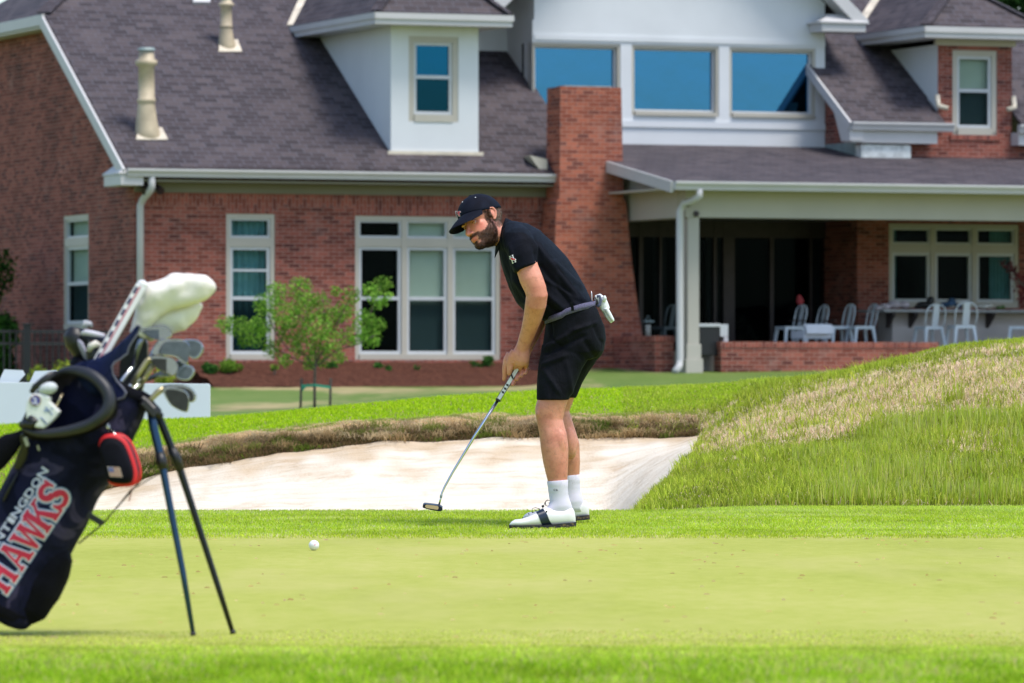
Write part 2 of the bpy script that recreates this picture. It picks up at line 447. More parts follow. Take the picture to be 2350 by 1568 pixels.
# ---- materials
def brick(name, c1, c2, mort, dark, rot=False, bw=.203, bh=.068):
    n = N(name); tc = n.n('UVMap'); mp = n.n('Mapping'); n.t.links.new(tc.outputs[0], mp.inputs[0])
    if rot: mp.inputs['Rotation'].default_value = (0, 0, R(90))
    b = n.n('TexBrick', offset=.5, squash=1.0); n.t.links.new(mp.outputs[0], b.inputs['Vector'])
    b.inputs['Scale'].default_value = 1; b.inputs['Brick Width'].default_value = bw; b.inputs['Row Height'].default_value = bh
    b.inputs['Mortar Size'].default_value = .0055; b.inputs['Mortar Smooth'].default_value = .3; b.inputs['Bias'].default_value = 0
    b.inputs['Color1'].default_value = (0, 0, 0, 1); b.inputs['Color2'].default_value = (1, 1, 1, 1); b.inputs['Mortar'].default_value = (.5, .5, .5, 1)
    col = n.ramp(b.outputs['Color'], [(0.0, dark), (.20, c1), (.58, c2), (.9, c4(*(min(1, x * 1.25) for x in c2[:3]))), (1, c1)])
    big = n.noise(n.coord('Object'), .55, 5, .6)
    col = n.mix(.75, col, n.ramp(big, [(.3, c4(.55, .55, .6)), (.52, c4(1, 1, 1)), (.72, c4(1.0, .98, .98))]), 'MULTIPLY')
    eff = n.ramp(n.noise(n.coord('Object'), 1.7, 6, .7), [(.56, (0,0,0)), (.74, (.36,.36,.36))])
    col = n.mix(eff, col, c4(.42, .27, .235))
    pit = n.ramp(n.noise(n.coord('Object'), 9, 2, .5), [(.66, (0,0,0)), (.72, (.7,.7,.7))])
    col = n.mix(pit, col, c4(.10, .06, .065))
    col = n.mix(n.math('MULTIPLY', b.outputs['Fac'], .75), col, mort)
    n.bsdf(col, .9, 0, n.bump(n.math('SUBTRACT', 1, b.outputs['Fac']), .5, .006), .12)
    return n.mat
M_BRICK = brick('red_brick', c4(.185, .052, .038), c4(.275, .086, .062), c4(.38, .28, .24), c4(.125, .042, .036))
M_SOLD = brick('soldier_brick', c4(.22, .062, .046), c4(.29, .088, .062), c4(.38, .28, .25), c4(.15, .045, .04), rot=True)
M_CHIM = brick('chimney_brick', c4(.26, .072, .046), c4(.35, .108, .066), c4(.40, .27, .22), c4(.17, .058, .046))
n = N('roof_shingle'); tc = n.n('UVMap')
b = n.n('TexBrick', offset=.37, offset_frequency=2); n.t.links.new(tc.outputs[0], b.inputs['Vector'])
b.inputs['Scale'].default_value = 1; b.inputs['Brick Width'].default_value = .26; b.inputs['Row Height'].default_value = .145
b.inputs['Mortar Size'].default_value = .008; b.inputs['Mortar Smooth'].default_value = .2
b.inputs['Color1'].default_value = (0, 0, 0, 1); b.inputs['Color2'].default_value = (1, 1, 1, 1); b.inputs['Mortar'].default_value = (.5, .5, .5, 1)
col = n.ramp(b.outputs['Color'], [(0, c4(.030, .023, .026)), (.5, c4(.048, .037, .041)), (1, c4(.077, .062, .065))])
col = n.mix(.6, col, n.ramp(n.noise(n.coord('Object'), 1.6, 5, .65), [(.3, c4(.72, .7, .74)), (.7, c4(1.2, 1.15, 1.15))]), 'MULTIPLY')
col = n.mix(n.math('MULTIPLY', b.outputs['Fac'], .55), col, c4(.13, .135, .17))
n.bsdf(col, .75, 0, n.bump(n.math('SUBTRACT', 1, b.outputs['Fac']), .5, .008), .3); M_ROOF = n.mat
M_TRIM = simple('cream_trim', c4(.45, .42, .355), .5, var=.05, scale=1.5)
M_SOFF = simple('soffit_shade', c4(.20, .19, .14), .7, var=.06, scale=1.2)  # cream boards darkened: shade under the eave put into the colour
M_WTRIM = simple('white_trim', c4(.52, .51, .51), .45, var=.05, scale=1.5)
M_SASH = simple('white_sash', c4(.52, .54, .56), .4, var=.04)
M_WHITE = simple('white_stucco', c4(.64, .66, .68), .8, var=.05, scale=.9, bump=.12, bscale=40)
M_PORCH = simple('porch_paint', c4(.43, .405, .355), .55, var=.05, scale=1.2)
M_FLASH = simple('aged_flashing', c4(.60, .53, .42), .5, var=.25, scale=4)
M_VENT = simple('weathered_vent_pipe', c4(.50, .41, .28), .55, var=.25, scale=3)
M_LEAD = simple('grey_flashing', c4(.22, .28, .28), .5, var=.2)
M_DARK = simple('dark_interior', c4(.008, .010, .013), .8, var=.3, scale=2, spec=0.0)
M_ROOM = simple('dim_room', c4(.05, .05, .05), .9, var=.3, scale=1)
M_BLIND = simple('blind_slats', c4(.70, .70, .60), .6, var=.04)
M_CURT = simple('teal_curtain', c4(.16, .34, .38), .8, var=.2, scale=3)
M_BRONZE = simple('bronze_metal', c4(.035, .025, .025), .45, .3, var=.2)
def glass(name, tint, refl, fac, rough=.02):
    n = N(name); tr = n.n('BsdfTransparent'); gl = n.n('BsdfGlossy')
    tr.inputs[0].default_value = tint; gl.inputs[0].default_value = refl; gl.inputs['Roughness'].default_value = rough
    vec = n.coord('Object'); gl_n = n.bump(n.noise(vec, 1.1, 3), .05, .06); n.t.links.new(gl_n, gl.inputs['Normal'])
    mx = n.n('MixShader'); mx.inputs[0].default_value = fac
    n.t.links.new(tr.outputs[0], mx.inputs[1]); n.t.links.new(gl.outputs[0], mx.inputs[2]); n.t.links.new(mx.outputs[0], n.out.inputs[0])
    return n.mat
M_GLASS = glass('window_glass', c4(.80, .86, .84), c4(.4, .6, .75), .003)
M_SCREEN = glass('insect_screen_glass', c4(.40, .47, .49), c4(.4, .6, .75), .005, .12)
M_BLUE = glass('sky_tinted_glass', c4(.05, .12, .16), c4(.045, .19, .40), .80)  # blue of the reflected sky put into the gloss colour
M_BLUE3 = glass('lower_sash_glass', c4(.10, .22, .28), c4(.012, .09, .16), .35)  # darker sky reflection painted in for the lower sash
M_BLUE2 = glass('upper_sash_glass', c4(.10, .3, .38), c4(.012, .13, .28), .55)  # sky reflection painted in as a blue gloss tint

house = empty('brick_house', HO, TH, 'red brick house with dark shingle roof, white gable, dormers and covered porch', 'house')

def wall_holes(mb, fixed, axis, lo, hi, holes, depth=.1, mi=0, flip=False):
    """flat wall in the plane axis=fixed between lo and hi (2-D), with rectangular holes and reveals depth deep"""
    xs = sorted({lo[0], hi[0]} | {h[0] for h in holes} | {h[2] for h in holes})
    zs = sorted({lo[1], hi[1]} | {h[1] for h in holes} | {h[3] for h in holes})
    def pt(x, z, d=0): return (x, fixed + d, z) if axis == 'b' else (fixed + d, x, z)
    for i in range(len(xs) - 1):
        for j in range(len(zs) - 1):
            xm, zm = (xs[i] + xs[i+1]) / 2, (zs[j] + zs[j+1]) / 2
            if any(h[0] < xm < h[2] and h[1] < zm < h[3] for h in holes): continue
            mb.quad(pt(xs[i], zs[j]), pt(xs[i+1], zs[j]), pt(xs[i+1], zs[j+1]), pt(xs[i], zs[j+1]), mi)
    for x0, z0, x1, z1 in holes:
        c = [(x0, z0), (x1, z0), (x1, z1), (x0, z1)]
        for k in range(4):
            a, b_ = c[k], c[(k + 1) % 4]
            mb.quad(pt(*a), pt(*a, depth), pt(*b_, depth), pt(*b_), mi)
def nobuild(mb, name, mats, parent=None, smooth=False):
    return mb.build(name, mats, parent or house, smooth, fix=False)

def window(parent, x0, z0, x1, z1, fixed, axis, cols, rows, rail=True, fw=.075, inner='room', recess=.07, mats=(None,), glassm=None, lower=None, name='window', blinds=(), curtains=(), out=-1, extra_rail=()):
    """frame > panes, blinds. cols: relative widths; rows: list of (z fractions) splitting transom from sash. axis 'b' or 'a'."""
    def pt(x, d, z): return (x, fixed + d, z) if axis == 'b' else (fixed + d, x, z)
    def bx(mb, xa, xb, za, zb, da, db, mi=0):
        p, q = pt(xa, da, za), pt(xb, db, zb)
        mb.box(tuple(min(a, b) for a, b in zip(p, q)), tuple(max(a, b) for a, b in zip(p, q)), mi)
    fr = MB(); r0, r1 = recess - .055, recess + .05
    bx(fr, x0, x0 + fw, z0, z1, r0, r1); bx(fr, x1 - fw, x1, z0, z1, r0, r1)
    bx(fr, x0 + fw, x1 - fw, z1 - fw, z1, r0, r1); bx(fr, x0 + fw, x1 - fw, z0, z0 + fw * 1.25, r0 - .03, r1)
    W = x1 - x0 - 2 * fw; tot = sum(cols); xa = x0 + fw; mul = .095
    frame = None; cells = []
    for k, cw in enumerate(cols):
        xb = xa + W * cw / tot
        l = xa + (mul / 2 if k else 0); r = xb - (mul / 2 if k < len(cols) - 1 else 0)
        if k < len(cols) - 1: bx(fr, xb - mul / 2, xb + mul / 2, z0 + fw * 1.25, z1 - fw, r0 - .004, r1)
        cells.append((l, r)); xa = xb
    zt = None
    zlo, zhi = z0 + fw * 1.25, z1 - fw
    if rows:
        zt = rows
        for l, r in cells: bx(fr, l, r, zt - .075, zt + .075, r0 + .003, r1)
    frame = fr.build(name, M_TRIM, parent)
    for k, (l, r) in enumerate(cells):
        sl_ = []
        if zt: sl_ = [(zlo, zt - .075, True), (zt + .075, zhi, False)]
        else: sl_ = [(zlo, zhi, True)]
        for za, zb, low in sl_:
            sw = .055 if low else .035
            sb = MB()
            bx(sb, l, l + sw, za, zb, r0 + .03, r1 - .01); bx(sb, r - sw, r, za, zb, r0 + .03, r1 - .01)
            bx(sb, l + sw, r - sw, zb - sw, zb, r0 + .03, r1 - .01); bx(sb, l + sw, r - sw, za, za + sw, r0 + .03, r1 - .01)
            zm = za + (zb - za) * .52
            if low and rail: bx(sb, l + sw, r - sw, zm - .03, zm + .03, r0 + .022, r1 - .012)
            if low:
                for e in extra_rail: bx(sb, l + sw, r - sw, za + (zb - za) * e - .02, za + (zb - za) * e + .02, r0 + .024, r1 - .014)
            sb.build('sash', M_SASH, frame)
            gb = MB()
            up = glassm or M_GLASS
            split = low and rail
            if split:
                bx(gb, l + sw, r - sw, za + sw, zm - .03, recess + .012, recess + .018)
                gb.build('pane', lower or M_SCREEN, frame); gb = MB()
                bx(gb, l + sw, r - sw, zm + .03, zb - sw, recess + .012, recess + .018)
                gb.build('pane', up, frame)
            else:
                bx(gb, l + sw, r - sw, za + sw, zb - sw, recess + .012, recess + .018)
                gb.build('pane', up, frame)
        if k in blinds:
            bl = MB(); z = zlo
            while z < zhi:
                p = [pt(l, .155, z), pt(r, .155, z), pt(r, .17, z + .05), pt(l, .17, z + .05)]
                bl.quad(*p); z += .052
            nobuild(bl, 'blind', M_BLIND, frame)
        for kk, c0, c1 in curtains:
            if kk == k:
                cu = MB(); m = 26; ps = []
                for i in range(m + 1):
                    x = l + (r - l) * (c0 + (c1 - c0) * i / m); dd = .2 + .025 * math.sin(i * 1.5)
                    ps.append((x, dd))
                for i in range(m):
                    cu.quad(pt(ps[i][0], ps[i][1], zlo), pt(ps[i+1][0], ps[i+1][1], zlo), pt(ps[i+1][0], ps[i+1][1], zhi), pt(ps[i][0], ps[i][1], zhi))
                nobuild(cu, 'curtain', M_CURT, frame)
    rm = MB(); dd = .9    # dim room behind the panes
    a, b_, c, d = pt(x0, r1, z0), pt(x1, r1, z0), pt(x1, r1, z1), pt(x0, r1, z1)
    A, B, C_, D = pt(x0, dd, z0), pt(x1, dd, z0), pt(x1, dd, z1), pt(x0, dd, z1)
    for q in ((A, B, C_, D), (a, b_, B, A), (b_, c, C_, B), (c, d, D, C_), (d, a, A, D)): rm.quad(*q)
    nobuild(rm, 'interior', M_DARK, frame)
    return frame

# ---- left wing -------------------------------------------------------------
ZB = 0.35                                             # foundations run below the soil
aend = hb(1322, 600, 0).x
zsof = hb(335, 414, 0).z                              # underside of the eave at the wall
OV = .50                                              # eave overhang
zeave = hb(280, 392, -OV).z                           # roof edge
gp = ha(100, 42, -.32)                                # where the rake stops (jerkinhead corner)
KS = (gp.z - zeave) / (gp.y + OV)                     # roof pitch
def roofz(b): return zeave + KS * (b + OV)
RN = V((0, -KS, 1)).normalized(); RP = V((0, -OV, zeave))
def onroof(px, py, lift=0.0): return hp(px, py, RP + V((0, 0, lift)), RN)
def rect_b(x0, y0, x1, y1, b):
    p, q = hb((x0 + x1) / 2, y0, b), hb((x0 + x1) / 2, y1, b)
    return hb(x0, (y0 + y1) / 2, b).x, q.z, hb(x1, (y0 + y1) / 2, b).x, p.z
w1 = rect_b(519, 491, 631, 826, 0); w2 = rect_b(815, 497, 1148, 826, 0)
mb = MB(); wall_holes(mb, 0, 'b', (0, ZB), (aend, zsof + .25), [w1, w2])
# gable end wall with one window
BG = 14.3
gw0, gw1 = ha(145, 620, 0), ha(203, 620, 0)
gwz1, gwz0 = ha(170, 494, 0).z, ha(170, 756, 0).z
gh = (min(gw0.y, gw1.y), gwz0, max(gw0.y, gw1.y), gwz1)
wall_holes(mb, 0, 'a', (0, ZB), (BG, zsof + .25), [gh])
zg = zsof + .25
mb.poly([(0, 0, zg), (0, BG, zg), (0, 14.4 - gp.y, gp.z - .12), (0, gp.y, gp.z - .12)])
nobuild(mb, 'wall', M_BRICK)
sb = MB()
zc = hb(500, 462, 0).z
sb.box((.02, -.004, zsof - .42), (aend, .0, zsof - .205))
for (x0, z0, x1, z1) in (w1, w2):
    sb.box((x0 - .02, -.008, z1 + .004), (x1 + .02, 0, z1 + .22))
    sb.box((x0 - .05, -.035, z0 - .075), (x1 + .05, .07, z0 - .004))
sb.build('soldier_course', M_SOLD, house)
window(house, *w1[:4], 0, 'b', [1], hb(575, 556, 0).z, curtains=[(0, 0, 1)], extra_rail=(.78,))
window(house, *w2[:4], 0, 'b', [1, 1.02, 1.02], hb(980, 557, 0).z, blinds=(1, 2))
window(house, gh[0], gh[1], gh[2], gh[3], 0, 'a', [1], ha(170, 556, 0).z, blinds=(0,))
# roof slab of the front slope, cut by the clipped gable
bridge = 7.2
AL, AR = -.32, aend + .1
th_ = .05
jr = 2.9                                               # ridge of the clipped gable lies this far in
zr = roofz(bridge)
rf = MB()
pts = [V((AL, -OV, zeave)), V((AR, -OV, zeave)), V((AR, bridge, zr)), V((AL + 2.6, bridge, zr)), V((AL, gp.y, roofz(gp.y)))]
rf.prism([p + V((0, 0, .03)) for p in pts], (0, 0, th_))
bk = 2 * bridge - gp.y
hipz = roofz(gp.y) + .03
rf.prism([V((AL, gp.y, hipz)), V((AL + 2.6, bridge, zr + .03)), V((AL, bk, hipz))], (0, 0, th_))
rf.prism([V((AR, bridge, zr + .03)), V((AR, 2 * bridge + OV, zeave)), V((AL, 2 * bridge + OV, zeave)), V((AL, bk, hipz)), V((AL + 2.6, bridge, zr + .03))], (0, 0, th_))
roof = rf.build('roof', M_ROOF, house)
cp = MB()                                              # hip cap of the clipped gable
cp.bar(V((AL, gp.y, hipz + .07)), V((AL + 2.6, bridge, zr + .10)), .26, .03)
cp.build('hip_cap', M_ROOF, roof)
tr = MB()
# rake board, cornice return and gutter
tr.bar(V((AL - .03, -OV, zeave - .06)), V((AL - .03, gp.y, roofz(gp.y) - .06)), .05, .2)
tr.bar(V((AL - .015, gp.y - .05, hipz - .06)), V((AL - .015, bk, hipz - .06)), .06, .19)
tr.box((AL, gp.y - .2, hipz - .2), (-.004, bk, hipz - .16))
tr.prism([V((AL, -OV + .02, zeave - .17)), V((-.004, -OV + .02, zeave - .17)), V((-.004, gp.y, roofz(gp.y) - .2)), V((AL, gp.y, roofz(gp.y) - .2))], (0, 0, .03))
rt0, rt1 = ha(226, 398, -.36), ha(276, 398, -.36)
tr.box((-.40, -OV - .02, zeave - .24), (-.004, .42, zeave - .06))
tr.prism([V((-.42, -OV - .04, zeave - .06)), V((-.004, -OV - .04, zeave - .06)), V((-.004, .46, zeave - .06)), V((-.42, .46, zeave - .06))], (0, 0, .03))
tr.prism([V((-.42, -OV - .04, zeave - .03)), V((-.42, .46, zeave - .03)), V((-.30, .1, zeave + .12)), V((-.30, -OV + .1, zeave + .12))], (.29, 0, 0))
tr.build('rake_trim', M_WTRIM, house, bevel=.008)
gt = MB()
def gutter(mb, a0, a1, b, z, h=.13, w_=.13):
    pr = [(b, z), (b - w_, z + .005), (b - w_, z - .03), (b - w_ * .72, z - h * .62), (b - w_ * .62, z - h), (b, z - h)]
    mb.prism([V((a0, p, q)) for p, q in pr], (a1 - a0, 0, 0))
gutter(gt, AL + .02, aend + .02, -OV + .02, zeave + .035)
gt.build('gutter', M_WTRIM, house)
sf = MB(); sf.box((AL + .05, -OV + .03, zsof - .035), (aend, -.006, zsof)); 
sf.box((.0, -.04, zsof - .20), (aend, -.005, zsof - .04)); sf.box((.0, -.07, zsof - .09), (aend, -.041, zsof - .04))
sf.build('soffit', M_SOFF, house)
# downspout at the corner
def downspout(pts, r=.045, name='downspout'):
    m = MB(); m.tube(pts, r, 12); m.build(name, M_WTRIM, house, smooth=True)
da, db_ = hb(345, 420, -.42), hb(322, 600, -.09)
downspout([V((da.x, -.5, zeave - .06)), V((da.x, -.5, zeave - .26)), V((da.x - .02, -.46, zeave - .33)), V((db_.x + .03, -.14, zeave - .46)), V((db_.x, -.09, zeave - .56)), V((db_.x, -.09, .75))], .06)
fl = MB(); fl.box((.10, -.30, zsof - .13), (.30, -.02, zsof - .05)); fl.tube([V((.12, -.28, zsof - .1)), V((.05, -.42, zsof - .2))], [.05, .07], 12); fl.tube([V((.28, -.28, zsof - .1)), V((.34, -.42, zsof - .2))], [.05, .07], 12)
fl.build('floodlight', M_BRONZE, house)
# roof vents
def roof_vent(px, py_base, py_top, wpx, flare):
    c = onroof(px, py_base - 9, .07); s = 13055.6 / 97.5
    h = (py_base - py_top) / s; r = wpx / s / 2
    m = MB(); n_ = 18
    prof = [(r * 1.5, -.25), (r * 1.48, h * .02), (r * 1.25, h * .15), (r * 1.05, h * .32), (r * 1.0, h * .36), (r * 1.12, h * .37), (r * 1.12, h * .40), (r * .98, h * .41), (r * .95, h * .78), (r * 1.3, h * .80), (r * 1.3, h * .85), (r * .95, h * .87), (r * .9, h * .95)]
    rings = []
    for rr, z in prof:
        sh = max(0, .17 - z / h) * r * .9
        rings.append([V((c.x + sh + rr * math.cos(2*math.pi*k/n_), c.y + rr * math.sin(2*math.pi*k/n_), c.z + z + 0)) for k in range(n_)])
    m.loft(rings); v = m.build('roof_vent', M_VENT, roof, smooth=True)
    q = MB(); q.tube([V((c.x, c.y, c.z + h * .95)), V((c.x, c.y, c.z + h * .97))], [r * .8, r * .8], 16); q.tube([V((c.x, c.y, c.z + h * .97)), V((c.x, c.y, c.z + h))], [r * 1.1, r * .9], 16)
    q.build('vent_cap', M_LEAD, v)
    f_ = MB(); f_.prism([onroof(px - wpx * .62, py_base + 5, .092), onroof(px + wpx * 1.3, py_base + 5, .092), onroof(px + wpx * .95, py_base - 22, .092), onroof(px - wpx * .5, py_base - 22, .092)], (0, 0, .012))
    f_.build('vent_flashing', M_FLASH, v)
roof_vent(336, 316, 122, 38, 1)
roof_vent(519, 114, -2, 28, 1)
sk = MB(); sk.prism([onroof(442, 10, .08), onroof(482, 10, .08), onroof(482, -30, .08), onroof(442, -30, .08)], V(RN) * .05)
sk.build('roof_hatch', M_WTRIM, roof, bevel=.01)

# ---- left dormer -----------------------------------------------------------
def dormer(bd, xl, xr, ytop, ybot, mat, win, fasc, name='dormer', cheekm=None, zbot=None, brick_front=False):
    """front at plane bd between pixel columns xl, xr"""
    A0, A1 = hb(xl, (ytop + ybot) / 2, bd).x, hb(xr, (ytop + ybot) / 2, bd).x
    zt, zb_ = hb((xl + xr) / 2, ytop, bd).z, hb((xl + xr) / 2, ybot, bd).z
    return A0, A1, zb_, zt
A0, A1, zb_, zt = dormer(0, 897, 1098, 62, 352, None, None, None)
bd = 0.0
dw = rect_b(938, 84, 1052, 280, bd)
mb = MB(); wall_holes(mb, bd, 'b', (A0, zb_), (A1, zt), [dw], .1)
bt = (zt - zeave) / KS - OV                              # where the cheek top meets the roof
for A in (A0, A1): mb.poly([(A, bd, zb_ - .05), (A, bd, zt), (A, bt + .3, zt), (A, bt + .3, zt - .15), (A, bd + .1, zb_ - .05)])
dm = nobuild(mb, 'dormer', M_WHITE)
window(dm, *dw, bd, 'b', [1], None, glassm=M_BLUE2, lower=M_BLUE3, fw=.10, name='dormer_window')
def hip_roof(parent, A0, A1, bf, zt, ov, pitch, back, name, fasc=.17):
    x0, x1, y0 = A0 - ov, A1 + ov, bf - ov
    half = (x1 - x0) / 2; zr_ = zt + fasc + half * pitch; xm = (x0 + x1) / 2
    z0 = zt + fasc
    r_ = MB()
    r_.prism([V((x0, y0, z0)), V((x1, y0, z0)), V((xm, y0 + half, zr_))], (0, 0, .05))
    r_.prism([V((x0, y0, z0)), V((xm, y0 + half, zr_)), V((xm, back, zr_)), V((x0, back, z0))], (0, 0, .05))
    r_.prism([V((x1, y0, z0)), V((x1, back, z0)), V((xm, back, zr_)), V((xm, y0 + half, zr_))], (0, 0, .05))
    rr = r_.build(name, M_ROOF, parent)
    f_ = MB()
    f_.box((x0, y0 - .03, z0 - fasc), (x1, y0, z0 + .02)); f_.box((x0 - .03, y0 - .03, z0 - fasc), (x0, back - .2, z0 + .02)); f_.box((x1, y0 - .03, z0 - fasc), (x1 + .03, back - .2, z0 + .02))
    f_.box((x0 - .05, y0 - .06, z0 - fasc * .45), (x1 + .05, y0 - .03, z0 + .025)); f_.box((x0 - .055, y0 - .06, z0 - fasc * .45), (x0 - .03, back - .2, z0 + .025))
    f_.box((x0, y0, zt - .002), (x1, bf - .003, zt + .03)); f_.box((x0, bf - .003, zt - .002), (A0 - .003, back - .2, zt + .03)); f_.box((A1 + .003, bf - .003, zt - .002), (x1, back - .2, zt + .03))
    f_.build('dormer_fascia', M_WTRIM, parent)
    c_ = MB(); c_.bar(V((x0, y0, z0 + .06)), V((xm, y0 + half, zr_ + .06)), .2, .025); c_.bar(V((x1, y0, z0 + .06)), V((xm, y0 + half, zr_ + .06)), .2, .025)
    c_.build('dormer_hip_cap', M_ROOF, parent)
    return z0, zr_, xm, x0, y0
z0, zr_, xm, x0, y0 = hip_roof(dm, A0, A1, bd, zt, .42, .95, bt + 2.2, 'dormer_roof')
vf = MB()
vb = (z0 - zeave) / KS - OV
va = V((x0, vb - .1, roofz(vb - .1) + .12)); vbk = V((xm, (zr_ - zeave) / KS - OV, zr_ + .12))
vf.bar(va, va + (vbk - va) * .8, .16, .02); vf.build('valley_flashing', M_FLASH, dm)
sl2 = MB(); sl2.box((A0 - .06, bd - .03, zb_ - .03), (A1 + .08, bd + .004, zb_ + .03)); sl2.build('dormer_flashing', M_FLASH, dm)

# ---- chimney ---------------------------------------------------------------
CB = -.75
def cz(y): return hb(1340, y, CB).z
ch = MB()
prof = [(1270, 1478, 860), (1270, 1474, 772), (1270, 1462, 690), (1273, 1450, 600), (1275, 1442, 520), (1277, 1437, 470), (1279, 1436, 462), (1284, 1431, 456), (1286, 1426, 200)]
rings = []
for xl, xr, y in prof:
    a0, a1, z = hb(xl, y, CB).x, hb(xr, y, CB).x, cz(y)
    rings.append([V((a0, CB, z)), V((a1, CB, z)), V((a1, -.14, z)), V((a0, -.14, z))])
rings[0] = [V((p.x, p.y, ZB)) for p in rings[0]]
ch.loft(rings); chim = ch.build('chimney', M_CHIM, house)
cf = MB(); a0, a1 = hb(1286, 200, CB).x, hb(1426, 200, CB).x; z = cz(200)
cf.box((a0 + .12, CB + .12, z), (a1 - .12, -.25, z + .03)); cf.build('chimney_crown', M_LEAD, chim)
cr_ = MB(); p = hb(1235, 372, -.45)
cr_.prism([hb(1216, 357, -.42), hb(1256, 366, -.42), hb(1256, 392, -.42), hb(1240, 392, -.42)], (0, .3, 0)); cr_.build('saddle_flashing', M_TRIM, chim)

# ---- centre: white gable ---------------------------------------------------
BW = 2.0
wl = aend + .02
wr = hb(1893, 220, BW).x
zwb = hb(1660, 345, BW).z - .3
wins = [rect_b(1222, 103, 1424, 262, BW), rect_b(1450, 106, 1650, 262, BW), rect_b(1674, 110, 1872, 266, BW)]
zw0 = min(w_[1] for w_ in wins); zw1 = max(w_[3] for w_ in wins)
wins = [(w_[0], zw0, w_[2], zw1) for w_ in wins]
GX = hb(1530, 60, BW).x; GP = .92
gapex_z = hb(1985, 62, BW - .45).z + 0
zgable = hb(1890, 62, BW).z
mb = MB(); wall_holes(mb, BW, 'b', (wl, zwb), (wr, zgable), wins, .16)
rzz = hb(1984, 50, BW - .5).z; hww = hb(1983, 60, BW - .5).x - GX
mb.poly([(wl, BW, zgable), (wr, BW, zgable), (wr, BW, rzz + (hww - (wr - GX)) * GP - .16), (GX, BW, rzz + hww * GP - .16), (wl, BW, rzz + (hww - (GX - wl)) * GP - .16)])
mb.quad((wl, BW, zwb), (wl, BW, zgable + .6), (wl, 9, zgable + .6), (wl, 9, zwb))
rzl = hb(1984, 50, BW - .5).z + (hb(1983, 60, BW - .5).x - 2 * GX + wl) * GP - .16
mb.quad((wl, BW, zgable + .6), (wl, BW, rzl), (wl, 9, rzl), (wl, 9, zgable + .6))
# gable roof line, then the white wall above the left roof
hw = hb(1983, 60, BW - .5).x - GX
rz0 = hb(1984, 50, BW - .5).z
def zs(a): return rz0 + (hw - abs(GX - a)) * GP - .16
al_ = GX - hw + (roofz(3.3) - rz0 + .16) / GP
mb.poly([(al_, 3.3, roofz(3.3) - .1), (wl, 3.3, roofz(3.3) - .1), (wl, 3.3, zs(wl))])
gw = nobuild(mb, 'gable_wall', M_WHITE)
tb = MB(); tb.box((wl, BW - .03, zw0 - .21), (wr, BW - .002, zw0 - .10))
tb.box((wl + .0, BW - .02, zw1 + .05), (wr, BW - .001, zw1 + .14))
tb.build('gable_band', M_WHITE, gw)
for w_ in wins:
    fw_ = .13
    x0_, z0_, x1_, z1_ = w_
    fr = MB()
    fr.box((x0_, BW + .02, z0_), (x0_ + .05, BW + .2, z1_)); fr.box((x1_ - .05, BW + .02, z0_), (x1_, BW + .2, z1_))
    fr.box((x0_ + .05, BW + .02, z1_ - .05), (x1_ - .05, BW + .2, z1_)); fr.box((x0_ + .05, BW - .05, z0_), (x1_ - .05, BW + .2, z0_ + .07))
    f2 = fr.build('gable_window', M_TRIM, gw)
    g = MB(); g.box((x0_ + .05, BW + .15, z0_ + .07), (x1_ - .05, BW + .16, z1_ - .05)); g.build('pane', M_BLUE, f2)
    s_ = MB(); s_.box((x0_ + .05, BW + .10, z0_ + .07), (x0_ + .09, BW + .19, z1_ - .05)); s_.box((x1_ - .09, BW + .10, z0_ + .07), (x1_ - .05, BW + .19, z1_ - .05)); s_.box((x0_ + .09, BW + .10, z1_ - .09), (x1_ - .09, BW + .19, z1_ - .05)); s_.box((x0_ + .09, BW + .10, z0_ + .07), (x1_ - .09, BW + .19, z0_ + .11))
    s_.build('sash', M_SASH, f2)
    k = MB(); k.quad((x0_, BW + .5, z0_), (x1_, BW + .5, z0_), (x1_, BW + .5, z1_), (x0_, BW + .5, z1_)); nobuild(k, 'interior', M_DARK, f2)
g = MB()
for sgn in (1, -1):
    g.prism([V((GX, BW - .5, rz0 + hw * GP)), V((GX + sgn * hw, BW - .5, rz0)), V((GX + sgn * hw, 12, rz0)), V((GX, 12, rz0 + hw * GP))], (0, 0, .06))
g.build('gable_roof', M_ROOF, gw)
g = MB()
for sgn in (1, -1):
    g.bar(V((GX, BW - .52, rz0 + hw * GP - .06)), V((GX + sgn * hw, BW - .52, rz0 - .06)), .05, .22)
    g.prism([V((GX, BW - .5, rz0 + hw * GP - .14)), V((GX + sgn * hw, BW - .5, rz0 - .14)), V((GX + sgn * hw, BW - .003, rz0 - .14)), V((GX, BW - .003, rz0 + hw * GP - .14))], (0, 0, .03))
xr0 = hb(1878, 60, BW - .4).x; xr1 = hb(1984, 60, BW - .5).x
zr0, zr1 = hb(1930, 74, BW - .45).z, hb(1930, 50, BW - .45).z
g.box((xr0, BW - .56, zr0), (xr1, BW - .004, zr1 - .04)); g.box((xr0 - .05, BW - .60, zr1 - .04), (xr1 + .05, BW - .004, zr1))
g.prism([V((xr0 - .02, BW - .58, zr1)), V((xr1 + .02, BW - .58, zr1)), V((xr1 - .15, BW - .3, zr1 + .14)), V((xr0 + .25, BW - .3, zr1 + .14))], (0, .25, 0))
g.build('gable_trim', M_WTRIM, gw, bevel=.008)

